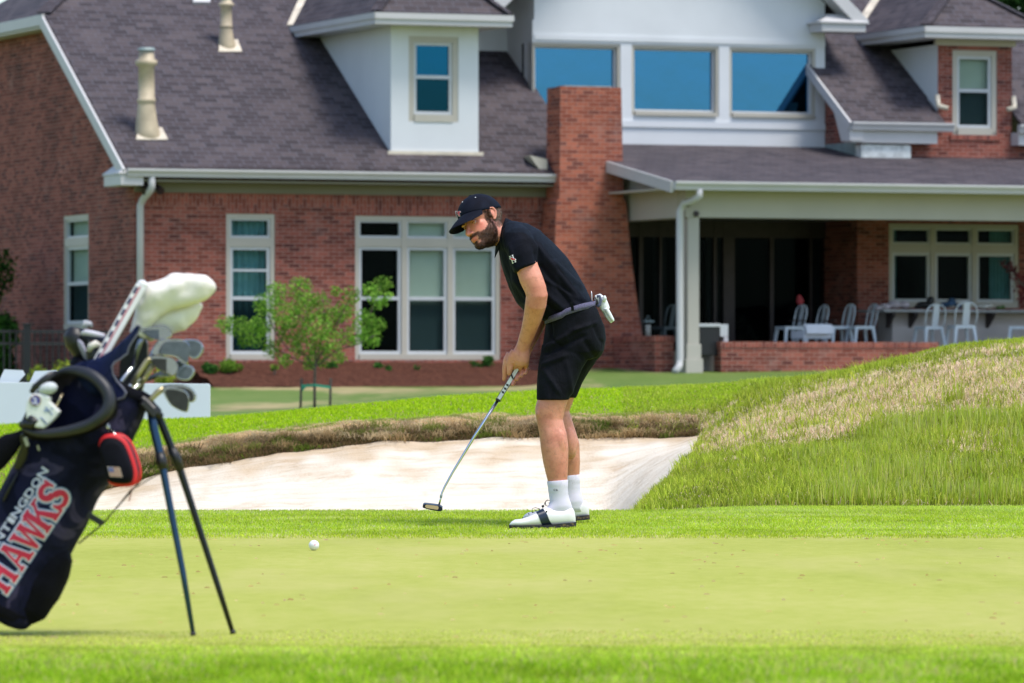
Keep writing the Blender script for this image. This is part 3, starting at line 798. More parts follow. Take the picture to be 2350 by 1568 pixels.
# ---- right wing ------------------------------------------------------------
BR = hb(1965, 290, 0).y
ar = wr + .02
BR = ha(1967, 300, ar).y                                   # front plane of the right wing
zr_e = hb(2070, 286, BR - .35).z                           # its eave
AEND = hb(2420, 300, BR).x + 3
rdw = rect_b(2186, 116, 2288, 310, BR)
pw = rect_b(2040, 515, 2338, 706, BR)
D0_, D1_ = hb(2152, 200, BR).x, hb(2322, 200, BR).x
zdt = hb(2240, 104, BR).z
mb = MB(); wall_holes(mb, BR, 'b', (ar, ZB), (AEND, zr_e - .1), [pw, (rdw[0], rdw[1], rdw[2], zr_e - .1)], .1)
wall_holes(mb, BR, 'b', (D0_, zr_e - .1), (D1_, zdt), [(rdw[0], zr_e - .1, rdw[2], rdw[3])], .1)
mb.poly([(ar, BR, ZB), (ar, BR, zr_e - .1), (ar, BR + .0, zr_e - .1), (ar, BW + 4, zr_e - .1 + KS * (BW + 4 - BR)), (ar, BW + 4, ZB)])
rw = nobuild(mb, 'wing_wall', M_BRICK)
sb = MB(); sb.box((rdw[0] - .06, BR - .03, rdw[1] - .09), (rdw[2] + .06, BR + .05, rdw[1] - .004)); sb.build('brick_sill', M_SOLD, rw); sb = MB(); sb.box((pw[0] - .03, BR - .006, pw[3] + .003), (pw[2] + .03, BR, pw[3] + .2)); sb.build('soldier_course', M_SOLD, rw)
window(rw, *rdw, BR, 'b', [1], None, blinds=(0,), fw=.10)
window(rw, *pw, BR, 'b', [1, 1.03, 1.0], hb(2190, 571, BR).z, rail=False, curtains=[(0, 0, .22), (2, .45, 1)])
rov = .35
def rz2(b): return zr_e + KS * (b - BR + rov)
r2 = MB()
bq_ = hp(2346, 60, (0, BR - rov, zr_e), RN).y
for xa, xb, bb in ((ar - .28, D0_ - .02, BR + 6.0), (D1_ + .02, AEND + .4, bq_)):
    r2.prism([V((xa, BR - rov, zr_e)), V((xb, BR - rov, zr_e)), V((xb, bb, rz2(bb))), V((xa, bb, rz2(bb)))], (0, 0, .06))
r2.prism([V((D1_ + .02, bq_, rz2(bq_))), V((AEND + .4, bq_, rz2(bq_))), V((AEND + .4, bq_ + 4, rz2(bq_) - 3)), V((D1_ + .02, bq_ + 4, rz2(bq_) - 3))], (0, 0, .06))
r2.prism([V((D0_ - .02, BR + .45, rz2(BR + .45))), V((D1_ + .02, BR + .45, rz2(BR + .45))), V((D1_ + .02, BR + 6, rz2(BR + 6))), V((D0_ - .02, BR + 6, rz2(BR + 6)))], (0, 0, .06))
r2.build('wing_roof', M_ROOF, rw)
t2 = MB()
for xa, xb in ((ar - .28, D0_ + .12), (D1_ - .05, AEND)):
    gutter(t2, xa, xb, BR - rov + .02, zr_e + .03, .14)
    t2.box((xa + .03, BR - rov + .03, zr_e - .33), (xb - .28, BR - .004, zr_e - .1))
t2.bar(V((ar - .30, BR - rov, zr_e - .05)), V((ar - .30, BW + 4, rz2(BW + 4) - .05)), .05, .17)
t2.prism([V((ar - .3, BR - rov, zr_e - .02)), V((ar - .3, BR - rov, zr_e - .30)), V((ar - .3, BR + .02, zr_e - .30)), V((ar - .3, BR + .5, zr_e + .5))], (.26, 0, 0))
t2.build('wing_trim', M_WTRIM, rw)
# right dormer cheeks, cornice and hip roof
ck = MB()
btr = (zdt - zr_e) / KS + BR - rov
for A in (D0_ + .012, D1_ - .012): ck.poly([(A, BR + .012, zdt), (A, btr + .3, zdt), (A, btr + .3, zdt - .1), (A, BR + .012, rz2(BR + .012))])
rd = nobuild(ck, 'dormer', M_WHITE, rw)
cn = MB(); cn.box((D0_ - .06, BR - .05, zdt - .02), (D1_ + .06, BR + .02, zdt + .09)); cn.build('dormer_cornice', M_TRIM, rd)
z0, zr_, xm, x0, y0 = hip_roof(rd, D0_, D1_, BR, zdt + .09, .46, .72, btr + 2.6, 'dormer_roof')
vf = MB(); vb = (z0 - zr_e) / KS + BR - rov
va = V((x0, vb, rz2(vb) + .10)); vbk = V((xm, (zr_ - zr_e) / KS + BR - rov, zr_ + .10)); vf.bar(va, va + (vbk - va) * .9, .15, .02); vf.build('valley_flashing', M_FLASH, rd)
for A in (D0_, D1_):
    s_ = 1 if A == D1_ else -1
    vf = MB(); q = V((A + s_ * .02, BR - .02, rz2(BR) + .12)); vf.tube([q + V((0, 0, .22)), q + V((0, -.05, .03)), q + V((s_ * -.16, -.1, -.02))], .05, 8); vf.build('kickout_flashing', M_FLASH, rd, True)

# ---- porch -----------------------------------------------------------------
PB = -3.1                                               # front of the porch beam
zbt, zbb = hb(1700, 452, PB).z, hb(1700, 500, PB).z     # beam top and bottom
pc = hb(1590, 650, PB).x                                # column centre line
pl_ = hb(1572, 475, PB).x                               # outer face of the side beam
pe = AEND
bm_ = MB()
bm_.box((pl_ + .01, PB, zbb), (pe, PB + .3, zbt + .22)); bm_.box((pl_, PB + .3, zbb), (pl_ + .3, BW, zbt + .22))
bm_.prism([V((pl_ + .004, PB + .3, zbt + .22)), V((pl_ + .004, BW, zbt + .22)), V((pl_ + .004, BW, zbt + .95))], (.25, 0, 0))
porch = bm_.build('porch', M_PORCH, house)
POV = .5
zpe = hb(1700, 424, PB - POV).z
ztop = hb(1660, 341, BW).z
KP = (ztop - zpe) / (BW - PB + POV)
pr = MB()
rl = pl_ - .42
q = [V((rl, PB - POV, zpe)), V((pe, PB - POV, zpe)), V((pe, BR, zpe + KP * (BR - PB + POV)))]
e1_ = hb(2350, 405, BR); e2_ = hb(2080, 358, BR); 
top = [V((wr, BR, zpe + KP * (BR - PB + POV))), V((wr, BW, ztop)), V((rl, BW, ztop))]
pr.prism(q + top, (0, 0, .05))
pr.build('porch_roof', M_ROOF, porch)
pt_ = MB()
gutter(pt_, rl, pe, PB - POV + .02, zpe + .04, .14, .14)
pt_.bar(V((rl - .02, PB - POV + .02, zpe - .05)), V((rl - .02, -.45, zpe + KP * (PB * -1 + POV - .45) - .05)), .05, .19)
pt_.build('porch_gutter', M_WTRIM, porch)
ps_ = MB(); ps_.box((rl, PB - POV + .03, zbt + .10), (pe, PB - .004, zbt + .13)); ps_.box((rl, PB - .004, zbt + .10), (pl_ - .004, -.45, zbt + .13)); ps_.build('porch_soffit', M_TRIM, porch)
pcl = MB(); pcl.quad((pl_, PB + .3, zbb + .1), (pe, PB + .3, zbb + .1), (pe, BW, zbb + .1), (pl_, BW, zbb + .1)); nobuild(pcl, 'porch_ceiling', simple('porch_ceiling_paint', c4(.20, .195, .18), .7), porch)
co = MB(); s0 = hb(1579, 650, PB).x; s1 = hb(1606, 650, PB).x; zc0 = hb(1590, 858, PB).z
co.box((s0, PB + .02, zc0 + .5), (s1, PB + .24, zbb)); co.box((s0 - .05, PB - .03, zc0 - .2), (s1 + .05, PB + .29, zc0 + .25)); co.box((s0 - .025, PB - .005, zc0 + .25), (s1 + .025, PB + .265, zc0 + .5))
co.build('porch_column', M_PORCH, porch, bevel=.01)
dx = hb(1562, 650, PB - .1).x; dg_ = hb(1604, 445, PB - POV).x
downspout([V((dg_, PB - POV - .02, zpe - .08)), V((dg_, PB - POV - .02, zpe - .2)), V((dg_ - .08, PB - POV + .08, zpe - .28)), V((dx + .06, PB - .12, zbt - .12)), V((dx, PB - .07, zbt - .25)), V((dx, PB - .07, zc0 + .25)), V((dx - .02, PB - .09, zc0 + .13)), V((dx - .14, PB - .2, zc0 + .03))], .062)
sp = MB(); q = hb(1597, 491, PB); sp.tube([V((q.x, PB - .002, q.z)), V((q.x, PB - .03, q.z))], .05, 14); q2 = hb(1577, 466, PB - .12); sp.ellipsoid(V((q2.x, PB - .15, q2.z)), [(.06, 0, 0), (0, .06, 0), (0, 0, .07)], 12, 8); sp.build('porch_light', M_BRONZE, porch)
# box vent on the porch roof by the brick wing and its flashing
v0, v1 = hb(1966, 345, BR - .06).x, hb(2080, 345, BR - .06).x
bv = MB(); zv0, zv1 = hb(2020, 358, BR - .1).z, hb(2020, 333, BR - .1).z; bv.box((v0, BR - .25, zv0 - .1), (v1, BR - .004, zv1)); bv.build('scupper_box', simple('weathered_white_metal', c4(.62, .64, .62), .5, var=.3, scale=8), porch, bevel=.01)
lf = MB(); lf.box((wr + .026, BR - .012, zv0 - .1), (v0, BR - .003, zv0 + .10)); lf.box((wr + .0, BR + .02, zv0 - .1), (wr + .016, BW - .01, zv0 + .25)); lf.build('step_flashing', M_LEAD, porch)
# glass doors under the porch
gd = MB()
gx0, gx1 = wl, wr
GZ0, GZ1 = hb(1700, 790, BW).z - .25, zbb + .1
gd.quad((gx0, BW + .35, GZ0), (gx1, BW + .35, GZ0), (gx1, BW + .35, GZ1), (gx0, BW + .35, GZ1))
gdr = nobuild(gd, 'patio_door_wall', M_DARK, porch)
xs = [hb(x, 650, BW).x for x in (1470, 1515, 1560, 1640, 1672, 1770, 1860, 1962)]
fr = MB()
for x_, wd in zip(xs, (.08, .05, .06, .06, .22, .07, .05, .10)):
    fr.box((x_ - wd / 2, BW - .03, GZ0), (x_ + wd / 2, BW + .05, GZ1))
fr.box((gx0, BW - .02, GZ1 - .3), (gx1, BW + .04, GZ1)); fr.build('door_frame', M_BRONZE, porch)
cu = MB()
for xa, xb in ((1500, 1528), (1620, 1668), (1770, 1776), (1862, 1880)):
    a, b_ = hb(xa, 650, BW + .15).x, hb(xb, 650, BW + .15).x; m = 14
    for i in range(m):
        x_, y_ = a + (b_ - a) * i / m, a + (b_ - a) * (i + 1) / m
        cu.quad((x_, BW + .15 + .03 * math.sin(i * 1.7), GZ0), (y_, BW + .15 + .03 * math.sin((i + 1) * 1.7), GZ0), (y_, BW + .15 + .03 * math.sin((i + 1) * 1.7), GZ1), (x_, BW + .15 + .03 * math.sin(i * 1.7), GZ1))
nobuild(cu, 'curtain', simple('dim_curtain', c4(.16, .15, .15), .8), porch)
gl = MB(); gl.quad((gx0, BW + .02, GZ0), (gx1, BW + .02, GZ0), (gx1, BW + .02, GZ1), (gx0, BW + .02, GZ1)); nobuild(gl, 'door_glass', glass('door_glass', c4(.32, .38, .40), c4(.3, .5, .55), .004), porch)
# ================================================================ the golfer
from mathutils.bvhtree import BVHTree
DM = 26.8
def M(px, py, off=0.0): return P(px, py, DM + off)
PXM = DM / F                                             # metres per pixel at the golfer
GR = V((P(1290, 870, DM).x, DM, 0.005))
man = empty('person', GR, 0, 'golfer in black cap, dark polo and shorts bending over his putter', 'person')
ORG = GR
def fit(o, root):                                        # world-built mesh -> child of root without moving
    l = root.location
    for v in o.data.vertices: v.co -= l
    o.data.update(); return o

# ---- decals: flat letters and marks pressed onto a surface along the view depth
def bvh_of(o):
    dg = bpy.context.evaluated_depsgraph_get(); dg.update()
    e = o.evaluated_get(dg); me = e.to_mesh()
    off = o.parent.location if o.parent else V((0, 0, 0))
    if o.parent and o.parent.parent: off = o.parent.parent.location
    t = BVHTree.FromPolygons([v.co + off for v in me.vertices], [tuple(p.vertices) for p in me.polygons])
    e.to_mesh_clear(); return t
def press(name, polys, tree, d0, mat, root, parent, lift=.0015, cuts=2, smooth=True):
    """polys: lists of (px, py); pressed on the surface in tree seen from in front"""
    bm = bmesh.new()
    for pl in polys:
        vs = [bm.verts.new((x, -y, 0)) for x, y in pl]
        try: bm.faces.new(vs)
        except ValueError: pass
    bmesh.ops.triangulate(bm, faces=bm.faces)
    if cuts: bmesh.ops.subdivide_edges(bm, edges=bm.edges, cuts=cuts, use_grid_fill=True)
    for v in bm.verts:
        px, py = v.co.x, -v.co.y
        r = ray(px, py); o_ = EYE + r * (d0 - .6); r_ = r.normalized()
        hit = tree.ray_cast(o_, r_, 2.0)
        v.co = (hit[0] - r_ * lift) if hit[0] is not None else EYE + r * d0
    bmesh.ops.recalc_face_normals(bm, faces=bm.faces)
    me = bpy.data.meshes.new(name); bm.to_mesh(me); bm.free()
    o = obj(name, me, mat, parent, smooth); return fit(o, root)
def text_polys(txt, bold=0.0, size=1.0):
    """polygons (triangles) of the built-in typeface: unit-height letters"""
    cu = bpy.data.curves.new('t', 'FONT'); cu.body = txt; cu.size = size; cu.offset = bold; cu.fill_mode = 'FRONT'
    o = bpy.data.objects.new('t', cu); COL.objects.link(o)
    dg = bpy.context.evaluated_depsgraph_get(); dg.update()
    me = bpy.data.meshes.new_from_object(o.evaluated_get(dg), depsgraph=dg)
    out = [[(me.vertices[i].co.x, me.vertices[i].co.y) for i in p.vertices] for p in me.polygons]
    bpy.data.objects.remove(o); bpy.data.curves.remove(cu); bpy.data.meshes.remove(me)
    return out

# ---- materials
n = N('skin'); vec = n.coord('Object')
base = n.ramp(n.noise(vec, 9, 5, .6), [(.3, c4(.54, .19, .13)), (.5, c4(.64, .265, .18)), (.72, c4(.74, .33, .25))])
base = n.mix(n.ramp(n.noise(vec, 45, 3, .6), [(.52, (0,0,0)), (.7, (.45,.45,.45))]), base, c4(.40, .14, .09))
at = n.n('Attribute', attribute_name='tone')
col = n.mix(1.0, base, at.outputs['Color'], 'MULTIPLY')
n.bsdf(col, .48, 0, n.bump(n.noise(vec, 260, 3), .12, .002), .35, Subsurface_Weight=.08, Subsurface_Scale=.01)
M_SKIN = n.mat
def cloth(name, col, hi, scale=420, wr=.5, sheen=.25, rough=.8, checks=False):
    n = N(name); vec = n.coord('Object')
    f = n.noise(n.coord('Object', scale=(1, 1, .6), rot=(0, R(35), 0)), 11, 4, .55, .8)
    fine = n.noise(vec, scale, 2)
    c = n.ramp(f, [(.35, col), (.7, hi)])
    h = n.math('ADD', n.math('MULTIPLY', f, wr), n.math('MULTIPLY', fine, .02))
    if checks:
        at = n.n('Attribute', attribute_name='knit')
        w1 = n.n('TexWave', wave_type='BANDS', bands_direction='X'); w2 = n.n('TexWave', wave_type='BANDS', bands_direction='Z')
        for w_ in (w1, w2): n.t.links.new(vec, w_.inputs['Vector']); w_.inputs['Scale'].default_value = 55
        k = n.math('MULTIPLY', w1.outputs['Fac'], w2.outputs['Fac'])
        k = n.math('MULTIPLY', k, at.outputs['Fac'])
        c = n.mix(n.math('MULTIPLY', k, .5), c, c4(.035, .06, .10))  # knit squares tinted pale blue to carry the sky's sheen
        h = n.math('ADD', h, n.math('MULTIPLY', k, .1))
    n.bsdf(c, rough, 0, n.bump(h, .9, .028), .12, Sheen_Weight=sheen * .5, Sheen_Roughness=.4, Sheen_Tint=c4(.55, .7, 1))
    return n.mat
M_SHIRT = cloth('black_polo_fabric', c4(.002, .0026, .006), c4(.0042, .0056, .012), checks=True, sheen=.02)
M_SHORT = cloth('black_short_fabric', c4(.0022, .0026, .005), c4(.0045, .0055, .0095), sheen=.02)
M_CAP = cloth('navy_cap_fabric', c4(.003, .004, .010), c4(.006, .009, .02), wr=.15, sheen=.03)
n = N('sock_knit'); vec = n.coord('Object'); wv = n.n('TexWave', wave_type='BANDS', bands_direction='X'); n.t.links.new(vec, wv.inputs['Vector']); wv.inputs['Scale'].default_value = 62
cs = n.mix(wv.outputs['Fac'], c4(.58, .54, .70), c4(.78, .74, .82))
n.bsdf(cs, .9, 0, n.bump(wv.outputs['Fac'], .5, .003), .1); M_SOCK = n.mat
M_SHOE = simple('white_shoe_leather', c4(.74, .72, .74), .38, var=.04, scale=14, bump=.1, bscale=25)
n = N('dark_muddy_sole'); vec = n.coord('Object'); mu = n.ramp(n.noise(vec, 70, 4, .7), [(.52, (0,0,0)), (.6, (1,1,1))])
n.bsdf(n.mix(n.math('MULTIPLY', mu, .8), c4(.018, .020, .028), c4(.17, .115, .055)), .8, 0, n.bump(n.noise(vec, 110, 3), .6, .004), .3); M_SOLE = n.mat
M_NAVYL = simple('navy_leather', c4(.008, .018, .045), .3, var=.15)
M_BLACK = simple('black_plastic', c4(.008, .008, .010), .45, var=.2)
M_HAIRD = simple('dark_brown_hair', c4(.068, .038, .024), .5, var=.7, scale=90, spec=.3)
M_HAIRL = simple('ash_brown_hair', c4(.17, .125, .085), .5, var=.4, scale=90, spec=.3)
M_RED = simple('embroidery_red', c4(.62, .015, .035), .6, var=.1)
M_WTH = simple('embroidery_white', c4(.78, .78, .80), .6, var=.04)
M_BELT = simple('woven_belt', c4(.085, .080, .15), .8, var=.35, scale=160, bump=.5, bscale=260)

# ---- head frame
PH, PS, RO, HS = R(14), R(40), R(26), 1.06
hF = V((-math.cos(PH) * math.cos(PS), -math.cos(PH) * math.sin(PS), -math.sin(PH)))
hU = V((-math.sin(PH) * math.cos(PS), -math.sin(PH) * math.sin(PS), math.cos(PH)))
hL = V((math.sin(PS), -math.cos(PS), 0))
hL, hU = hL * math.cos(RO) + hU * math.sin(RO), hU * math.cos(RO) - hL * math.sin(RO)
HC = M(1107.8, 504.6, -.03)
def H(f, l, u): return HC + (hF * f + hL * l + hU * u) * HS
def hax(f, l, u): return (hF * f * HS, hL * l * HS, hU * u * HS)
def hlocal(a):   # array of world points -> head coordinates
    q = a - np.array(HC); return np.stack([q @ np.array(hF), q @ np.array(hL), q @ np.array(hU)], -1) / HS

# ---- body: one continuous surface
B = MB()
def leg(tab):
    rings = []
    for py, xl, xr, off, ry in tab:
        c = M((xl + xr) / 2, py, off); rx = (xr - xl) / 2 * PXM
        rings.append([c + V((rx * math.cos(t), ry * rx * math.sin(t), 0)) for t in np.linspace(0, 2*math.pi, 28, endpoint=False)])
    B.loft(rings)
leg([(760,1290,1362,-.09,.85),(840,1252,1334,-.105,.95),(900,1237.5,1305,-.13,1.0),(920,1232.5,1303,-.135,1.02),(938,1228,1297,-.14,.95),(950,1228.5,1294.5,-.142,.93),(963,1231,1292,-.145,.93),(980,1234.5,1296,-.147,.95),(995,1237.5,1300.5,-.15,.98),(1027,1241,1304.5,-.155,.98),(1059,1246,1304,-.16,.95),(1085,1252,1303,-.163,.92),(1102,1256.6,1302,-.165,.9),(1125,1260,1301,-.168,.9),(1150,1263,1305,-.17,.85),(1178,1258,1314,-.175,.7),(1195,1250,1316,-.178,.6)])
leg([(760,1296,1366,.09,.85),(840,1268,1350,.12,.95),(900,1252,1327,.14,1.05),(915,1248,1318,.145,1.02),(944,1243,1307,.15,.94),(976,1251,1317,.155,.95),(1017,1266,1330,.165,.98),(1059,1273,1331.5,.175,.95),(1091,1284,1330,.18,.9),(1120,1289,1331,.183,.9),(1151,1292,1337,.188,.85),(1172,1288,1344,.19,.7),(1182,1282,1346,.19,.6)])
TORSO = [((1256,744),(1366,706),.172),((1247,729),(1357,690),.172),((1212,722),(1345,662),.178),((1186,697),(1327,630),.183),((1167,660),(1303,592),.190),((1155,624),(1270,556),.196),((1148,597),(1240,528),.190),((1144,568),(1210,513),.160),((1143,540),(1182,508),.100),((1143,530),(1168,507),.07)]
def torso(mb, k=1.0, tab=TORSO, n_=40, ex=2.35):
    rings = []
    for a, b, hw in tab:
        A, Bq = M(*a), M(*b); c = (A + Bq) / 2; u = (A - Bq) / 2 * k; v = V((0, -hw * k, 0)); r = []
        for t in np.linspace(0, 2*math.pi, n_, endpoint=False):
            ct, st = math.cos(t), math.sin(t)
            r.append(c + u * (abs(ct) ** (2/ex) * (1 if ct >= 0 else -1)) + v * (abs(st) ** (2/ex) * (1 if st >= 0 else -1)))
        rings.append(r)
    mb.loft(rings)
torso(B, .87)
B.ellipsoid(M(1318, 765, 0), [(.10, 0, 0), (0, .14, 0), (0, 0, .085)])
UPC = V((0, -1, 0))
def limb(mb, pts, flat=1.0, n_=20):
    mb.tube([M(*p[:3]) for p in pts], [p[3] * PXM for p in pts], n_, flat=flat, up=UPC)
limb(B, [(1176,532,-.10,26),(1192,558,-.16,28),(1203,592,-.20,26.5),(1211,618,-.213,26),(1218.5,639,-.22,27),(1229,664,-.222,25.5),(1232,679,-.222,25),(1229.5,699,-.21,24.6),(1223,727,-.165,21.8),(1214.5,756,-.115,18.4),(1205,782,-.075,16.4),(1200,797,-.062,15),(1197,810,-.052,13),(1195,822,-.045,11)], .85)
limb(B, [(1176,532,.10,26),(1196,560,.16,28),(1222,620,.205,26),(1252,676,.20,24),(1246,705,.165,23),(1226,757,.095,18.5),(1212,787,.055,16),(1207,800,.04,15.5)], .92)
# near hand (back of the hand towards us)
limb(B, [(1205,782,-.075,15.4),(1201,794,-.063,16),(1198,805,-.058,18.5),(1195,815,-.054,21.5),(1193,826,-.048,22.3),(1193,834,-.040,18.5),(1193,840,-.032,11)], .58)
for x0, y0, x1, y1 in ((1174,830,1170,842),(1184,836,1180,848),(1196,838,1192,850),(1208,835,1206,846)):
    limb(B, [(x0,y0-8,-.046,6.8),(x0,y0,-.040,6.4),((x0+x1)/2,(y0+y1)/2,-.018,5.6),(x1,y1,.008,5)], 1, 12)
limb(B, [(1181,806,-.058,9),(1174,818,-.055,9.5),(1170,832,-.046,8.2),(1170,846,-.040,6.8),(1168,857,-.034,5.2),(1167,861,-.031,3.2)], .9, 14)
# far hand wrapped below it
limb(B, [(1207,798,.04,15.5),(1198,815,.038,18),(1187,834,.036,20),(1179,850,.034,18),(1174,862,.03,12)], .5)
limb(B, [(1172,812,-.020,10),(1164,826,-.020,9.6),(1159.5,845,-.014,7.2),(1158.5,860,-.008,5.8),(1156.5,871,-.004,4.6),(1156,874.5,-.002,3)], .9, 14)
for x, y, r in ((1206.5,851.5,4.4),(1196.5,858,5.2),(1186,866,5.6),(1177,878,5.0)):
    limb(B, [(x-9,y-6,.040,r),(x+1,y-9,.020,r+.4),(x+3.5,y-5,-.004,r+.4),(x+1,y+1,-.020,r),(x-1,y+6,-.026,r-.7),(x-1.5,y+8,-.026,r-2.2)], 1, 12)
# tendons, elbow, knee caps and calves
for x0, y0, x1, y1 in ((1196,806,1177,834),(1199,806,1186,838),(1202,807,1197,839),(1206,808,1208,836)):
    B.tube([M(x0, y0, -.066), M((x0 + x1) / 2, (y0 + y1) / 2, -.0665), M(x1, y1, -.056)], [.003, .0042, .0062], 8)
B.ellipsoid(M(1250, 677, -.225), [(.015, 0, 0), (0, .022, 0), (0, 0, .022)])
for dx, off in ((0, -.145), (15, .152)):
    B.ellipsoid(M(1239 + dx, 949, off - .01), [(.020, 0, 0), (0, .034, 0), (0, 0, .030)])
    B.ellipsoid(M(1248 + dx, 990, off - .012), [(.022, 0, 0), (0, .030, 0), (0, 0, .05)])
    B.ellipsoid(M(1284 + dx * 1.6, 1016, off - .035), [(.032, 0, 0), (0, .036, 0), (-.006, 0, .075)])
    B.ellipsoid(M(1279 + dx * 1.6, 1010, off + .035), [(.032, 0, 0), (0, .030, 0), (-.006, 0, .065)])
# neck and head
B.tube([M(1188,566,0), M(1164,541,0), H(-.028, 0, -.085), H(-.01, 0, -.02)], [.064, .06, .058, .056], 24)
B.ellipsoid(H(-.006, 0, .022), hax(.096, .076, .076), 32, 20)
B.ellipsoid(H(.028, 0, -.040), hax(.070, .061, .083), 32, 20)
B.ellipsoid(H(.072, 0, -.102), hax(.027, .030, .022))
B.ellipsoid(H(.050, 0, -.088), hax(.045, .042, .030))
for s in (1, -1):
    B.ellipsoid(H(.016, s * .043, -.060), hax(.042, .021, .036))
    B.ellipsoid(H(.054, s * .038, -.026), hax(.023, .0185, .021))
    B.ellipsoid(H(.103, s * .0115, -.0475), hax(.011, .0075, .0070))
    B.ellipsoid(H(.0775, s * .033, .012), hax(.013, .026, .0075))
    # ear: dish, rim and lobe
    e = [H(.012, s * .072, -.012), H(.012, s * .080, .006), H(.001, s * .084, .019), H(-.013, s * .086, .015), H(-.018, s * .086, -.003), H(-.011, s * .083, -.022), H(.002, s * .077, -.036), H(.008, s * .073, -.032)]
    B.tube(e, [.0045, .0052, .0055, .0058, .0058, .0056, .0068, .005], 10)
    B.ellipsoid(H(-.003, s * .076, -.006), hax(.014, .007, .022))
B.tube([H(.083, 0, .008), H(.093, 0, -.010), H(.106, 0, -.029), H(.1145, 0, -.042)], [.0075, .0085, .0105, .0115], 16)
B.ellipsoid(H(.1135, 0, -.0435), hax(.0125, .0115, .0098))
B.ellipsoid(H(.080, 0, -.070), hax(.021, .033, .027))
B.ellipsoid(H(.0965, 0, -.0715), hax(.0085, .021, .0048)); B.ellipsoid(H(.0955, 0, -.0805), hax(.0090, .018, .0058))
body_me = fuse(B, .0026, 2, .5, 'body')
bm = bmesh.new(); bm.from_mesh(body_me)          # relax everything but the hands, whose fingers stay crisp
hc_ = M(1185, 845, 0); sel = [v for v in bm.verts if (v.co - hc_).length > .075]
for _ in range(9): bmesh.ops.smooth_vert(bm, verts=sel, factor=.5, use_axis_x=True, use_axis_y=True, use_axis_z=True)
bm.to_mesh(body_me); bm.free()
co = coords(body_me); hl = hlocal(co)
f_, l_, u_ = hl[:, 0], hl[:, 1], hl[:, 2]; al = np.abs(l_)
nearhead = (np.linalg.norm(hl, axis=1) < .17)
def ss(x, a, b): t = np.clip((x - a) / (b - a), 0, 1); return t * t * (3 - 2 * t)
def beard_mask(f, al, u):
    cheek = -.036 - np.clip(f - .022, 0, 1) * .68
    m = ss(cheek - u, -.006, .006) * ss(f, -.008, .006) * ss(u, -.142, -.125)
    side = ss(f, .002, .010) * ss(.034 - f, -.004, .006) * ss(al, .05, .057) * ss(.02 - u, 0, .01)
    cor = ss(f, .05, .06) * ss(.013 - np.abs(al - .040), -.003, .004) * ss(.022 - np.abs(u + .082), -.003, .004)
    mus = ss(f, .07, .08) * ss(u, -.072, -.067) * ss(-.0545 - u, -.003, .002) * ss(.037 - al, -.004, .004)
    m = np.maximum(np.maximum(np.maximum(m, side * .75), mus), cor)
    lips = ss(f, .084, .089) * ss(.0225 - al, -.002, .003) * ss(-.0665 - u, -.001, .002) * ss(u, -.0885, -.086)
    under = ss(f, .066, .074) * ss(.007 - np.abs(al - .019), -.003, .004) * ss(.007 - np.abs(u + .094), -.003, .003) * .9
    return m * (1 - lips) * (1 - under)
bmask = np.where(nearhead, beard_mask(f_, al, u_), 0)
neckcut = ss(f_, -.02, .01)
tone = np.ones((len(co), 4))
lipm = np.where(nearhead, ss(f_, .086, .090) * ss(.021 - al, -.002, .004) * ss(-.0665 - u_, -.001, .002) * ss(u_, -.0875, -.0855), 0)
ruddy = np.where(nearhead, ss(f_, .04, .06) * np.exp(-((al - .045) ** 2 + (u_ + .035) ** 2) / .0007) + np.exp(-((f_ - .108) ** 2 + al ** 2 + (u_ + .045) ** 2) / .0004), 0)
hairm = np.where(nearhead, ss(-f_, -.006, .012) * ss(u_, -.075, -.055) + ss(al, .05, .056) * ss(u_, .006, .014) * ss(.045 - f_, 0, .012), 0)
hairm = np.clip(hairm, 0, 1) * np.where((np.abs(f_ + .003) < .024) & (al > .070) & (u_ > -.045) & (u_ < .026), 0, 1)
for c, (bc, lc, rc, hc) in enumerate(((.36, .92, 1.06, .45), (.33, .58, .82, .45), (.33, .66, .82, .5))):
    t = np.ones(len(co)); t = t * (1 - ruddy.clip(0, 1)) + rc * ruddy.clip(0, 1)
    t = t * (1 - lipm) + lc * lipm; t = t * (1 - bmask) + bc * bmask; t = t * (1 - hairm) + hc * hairm
    tone[:, c] = t
vcol(body_me, 'tone', tone)
body = obj('body', body_me, M_SKIN, man, True); fit(body, man)
def hairs(name, mask, count, ln, mat, dirf, wid=.0009, lift=.0):
    """short curved hairs rooted on the body"""
    nrm = np.zeros(len(body_me.vertices) * 3); body_me.vertices.foreach_get('normal', nrm); nrm = nrm.reshape(-1, 3)
    p = mask / mask.sum(); ids = rng.choice(len(mask), count, p=p)
    vs, fs = [], []
    org = np.array(ORG)
    for k, i in enumerate(ids):
        b = co[i] - org + rng.normal(0, .0012, 3); n_ = nrm[i]; d = np.array(dirf(hl[i])) + rng.normal(0, .28, 3)
        L = ln * rng.uniform(.6, 1.25); d = d / np.linalg.norm(d)
        sd_ = np.cross(d, n_); sd_ = sd_ / (np.linalg.norm(sd_) + 1e-9) * wid
        m_ = b + (n_ * .75 + d * .5) * L * .5; e_ = b + (n_ * .55 + d * 1.0) * L * .85
        vs += [b - sd_, b + sd_, m_ + sd_ * .8, m_ - sd_ * .8, e_]; o = 5 * k
        fs += [(o, o+1, o+2, o+3), (o+3, o+2, o+4)]
    me = bpy.data.meshes.new(name); me.from_pydata([tuple(v) for v in vs], [], fs); me.update()
    return obj(name, me, mat, man, True)
dn = np.array(-hU * .9 + hF * .35)
hairs('beard', np.where(bmask > .12, bmask ** 1.5, 0), 8500, .0058, M_HAIRD, lambda h: dn)
hb_ = np.where(nearhead & (f_ < -.015) & (u_ < .03), hairm, 0)
bk_ = np.array(-hU * 1.0 - hF * .15)
hairs('hair', hb_ + .5 * np.where(nearhead & (f_ > -.015), hairm, 0), 5000, .0065, M_HAIRL, lambda h: bk_)
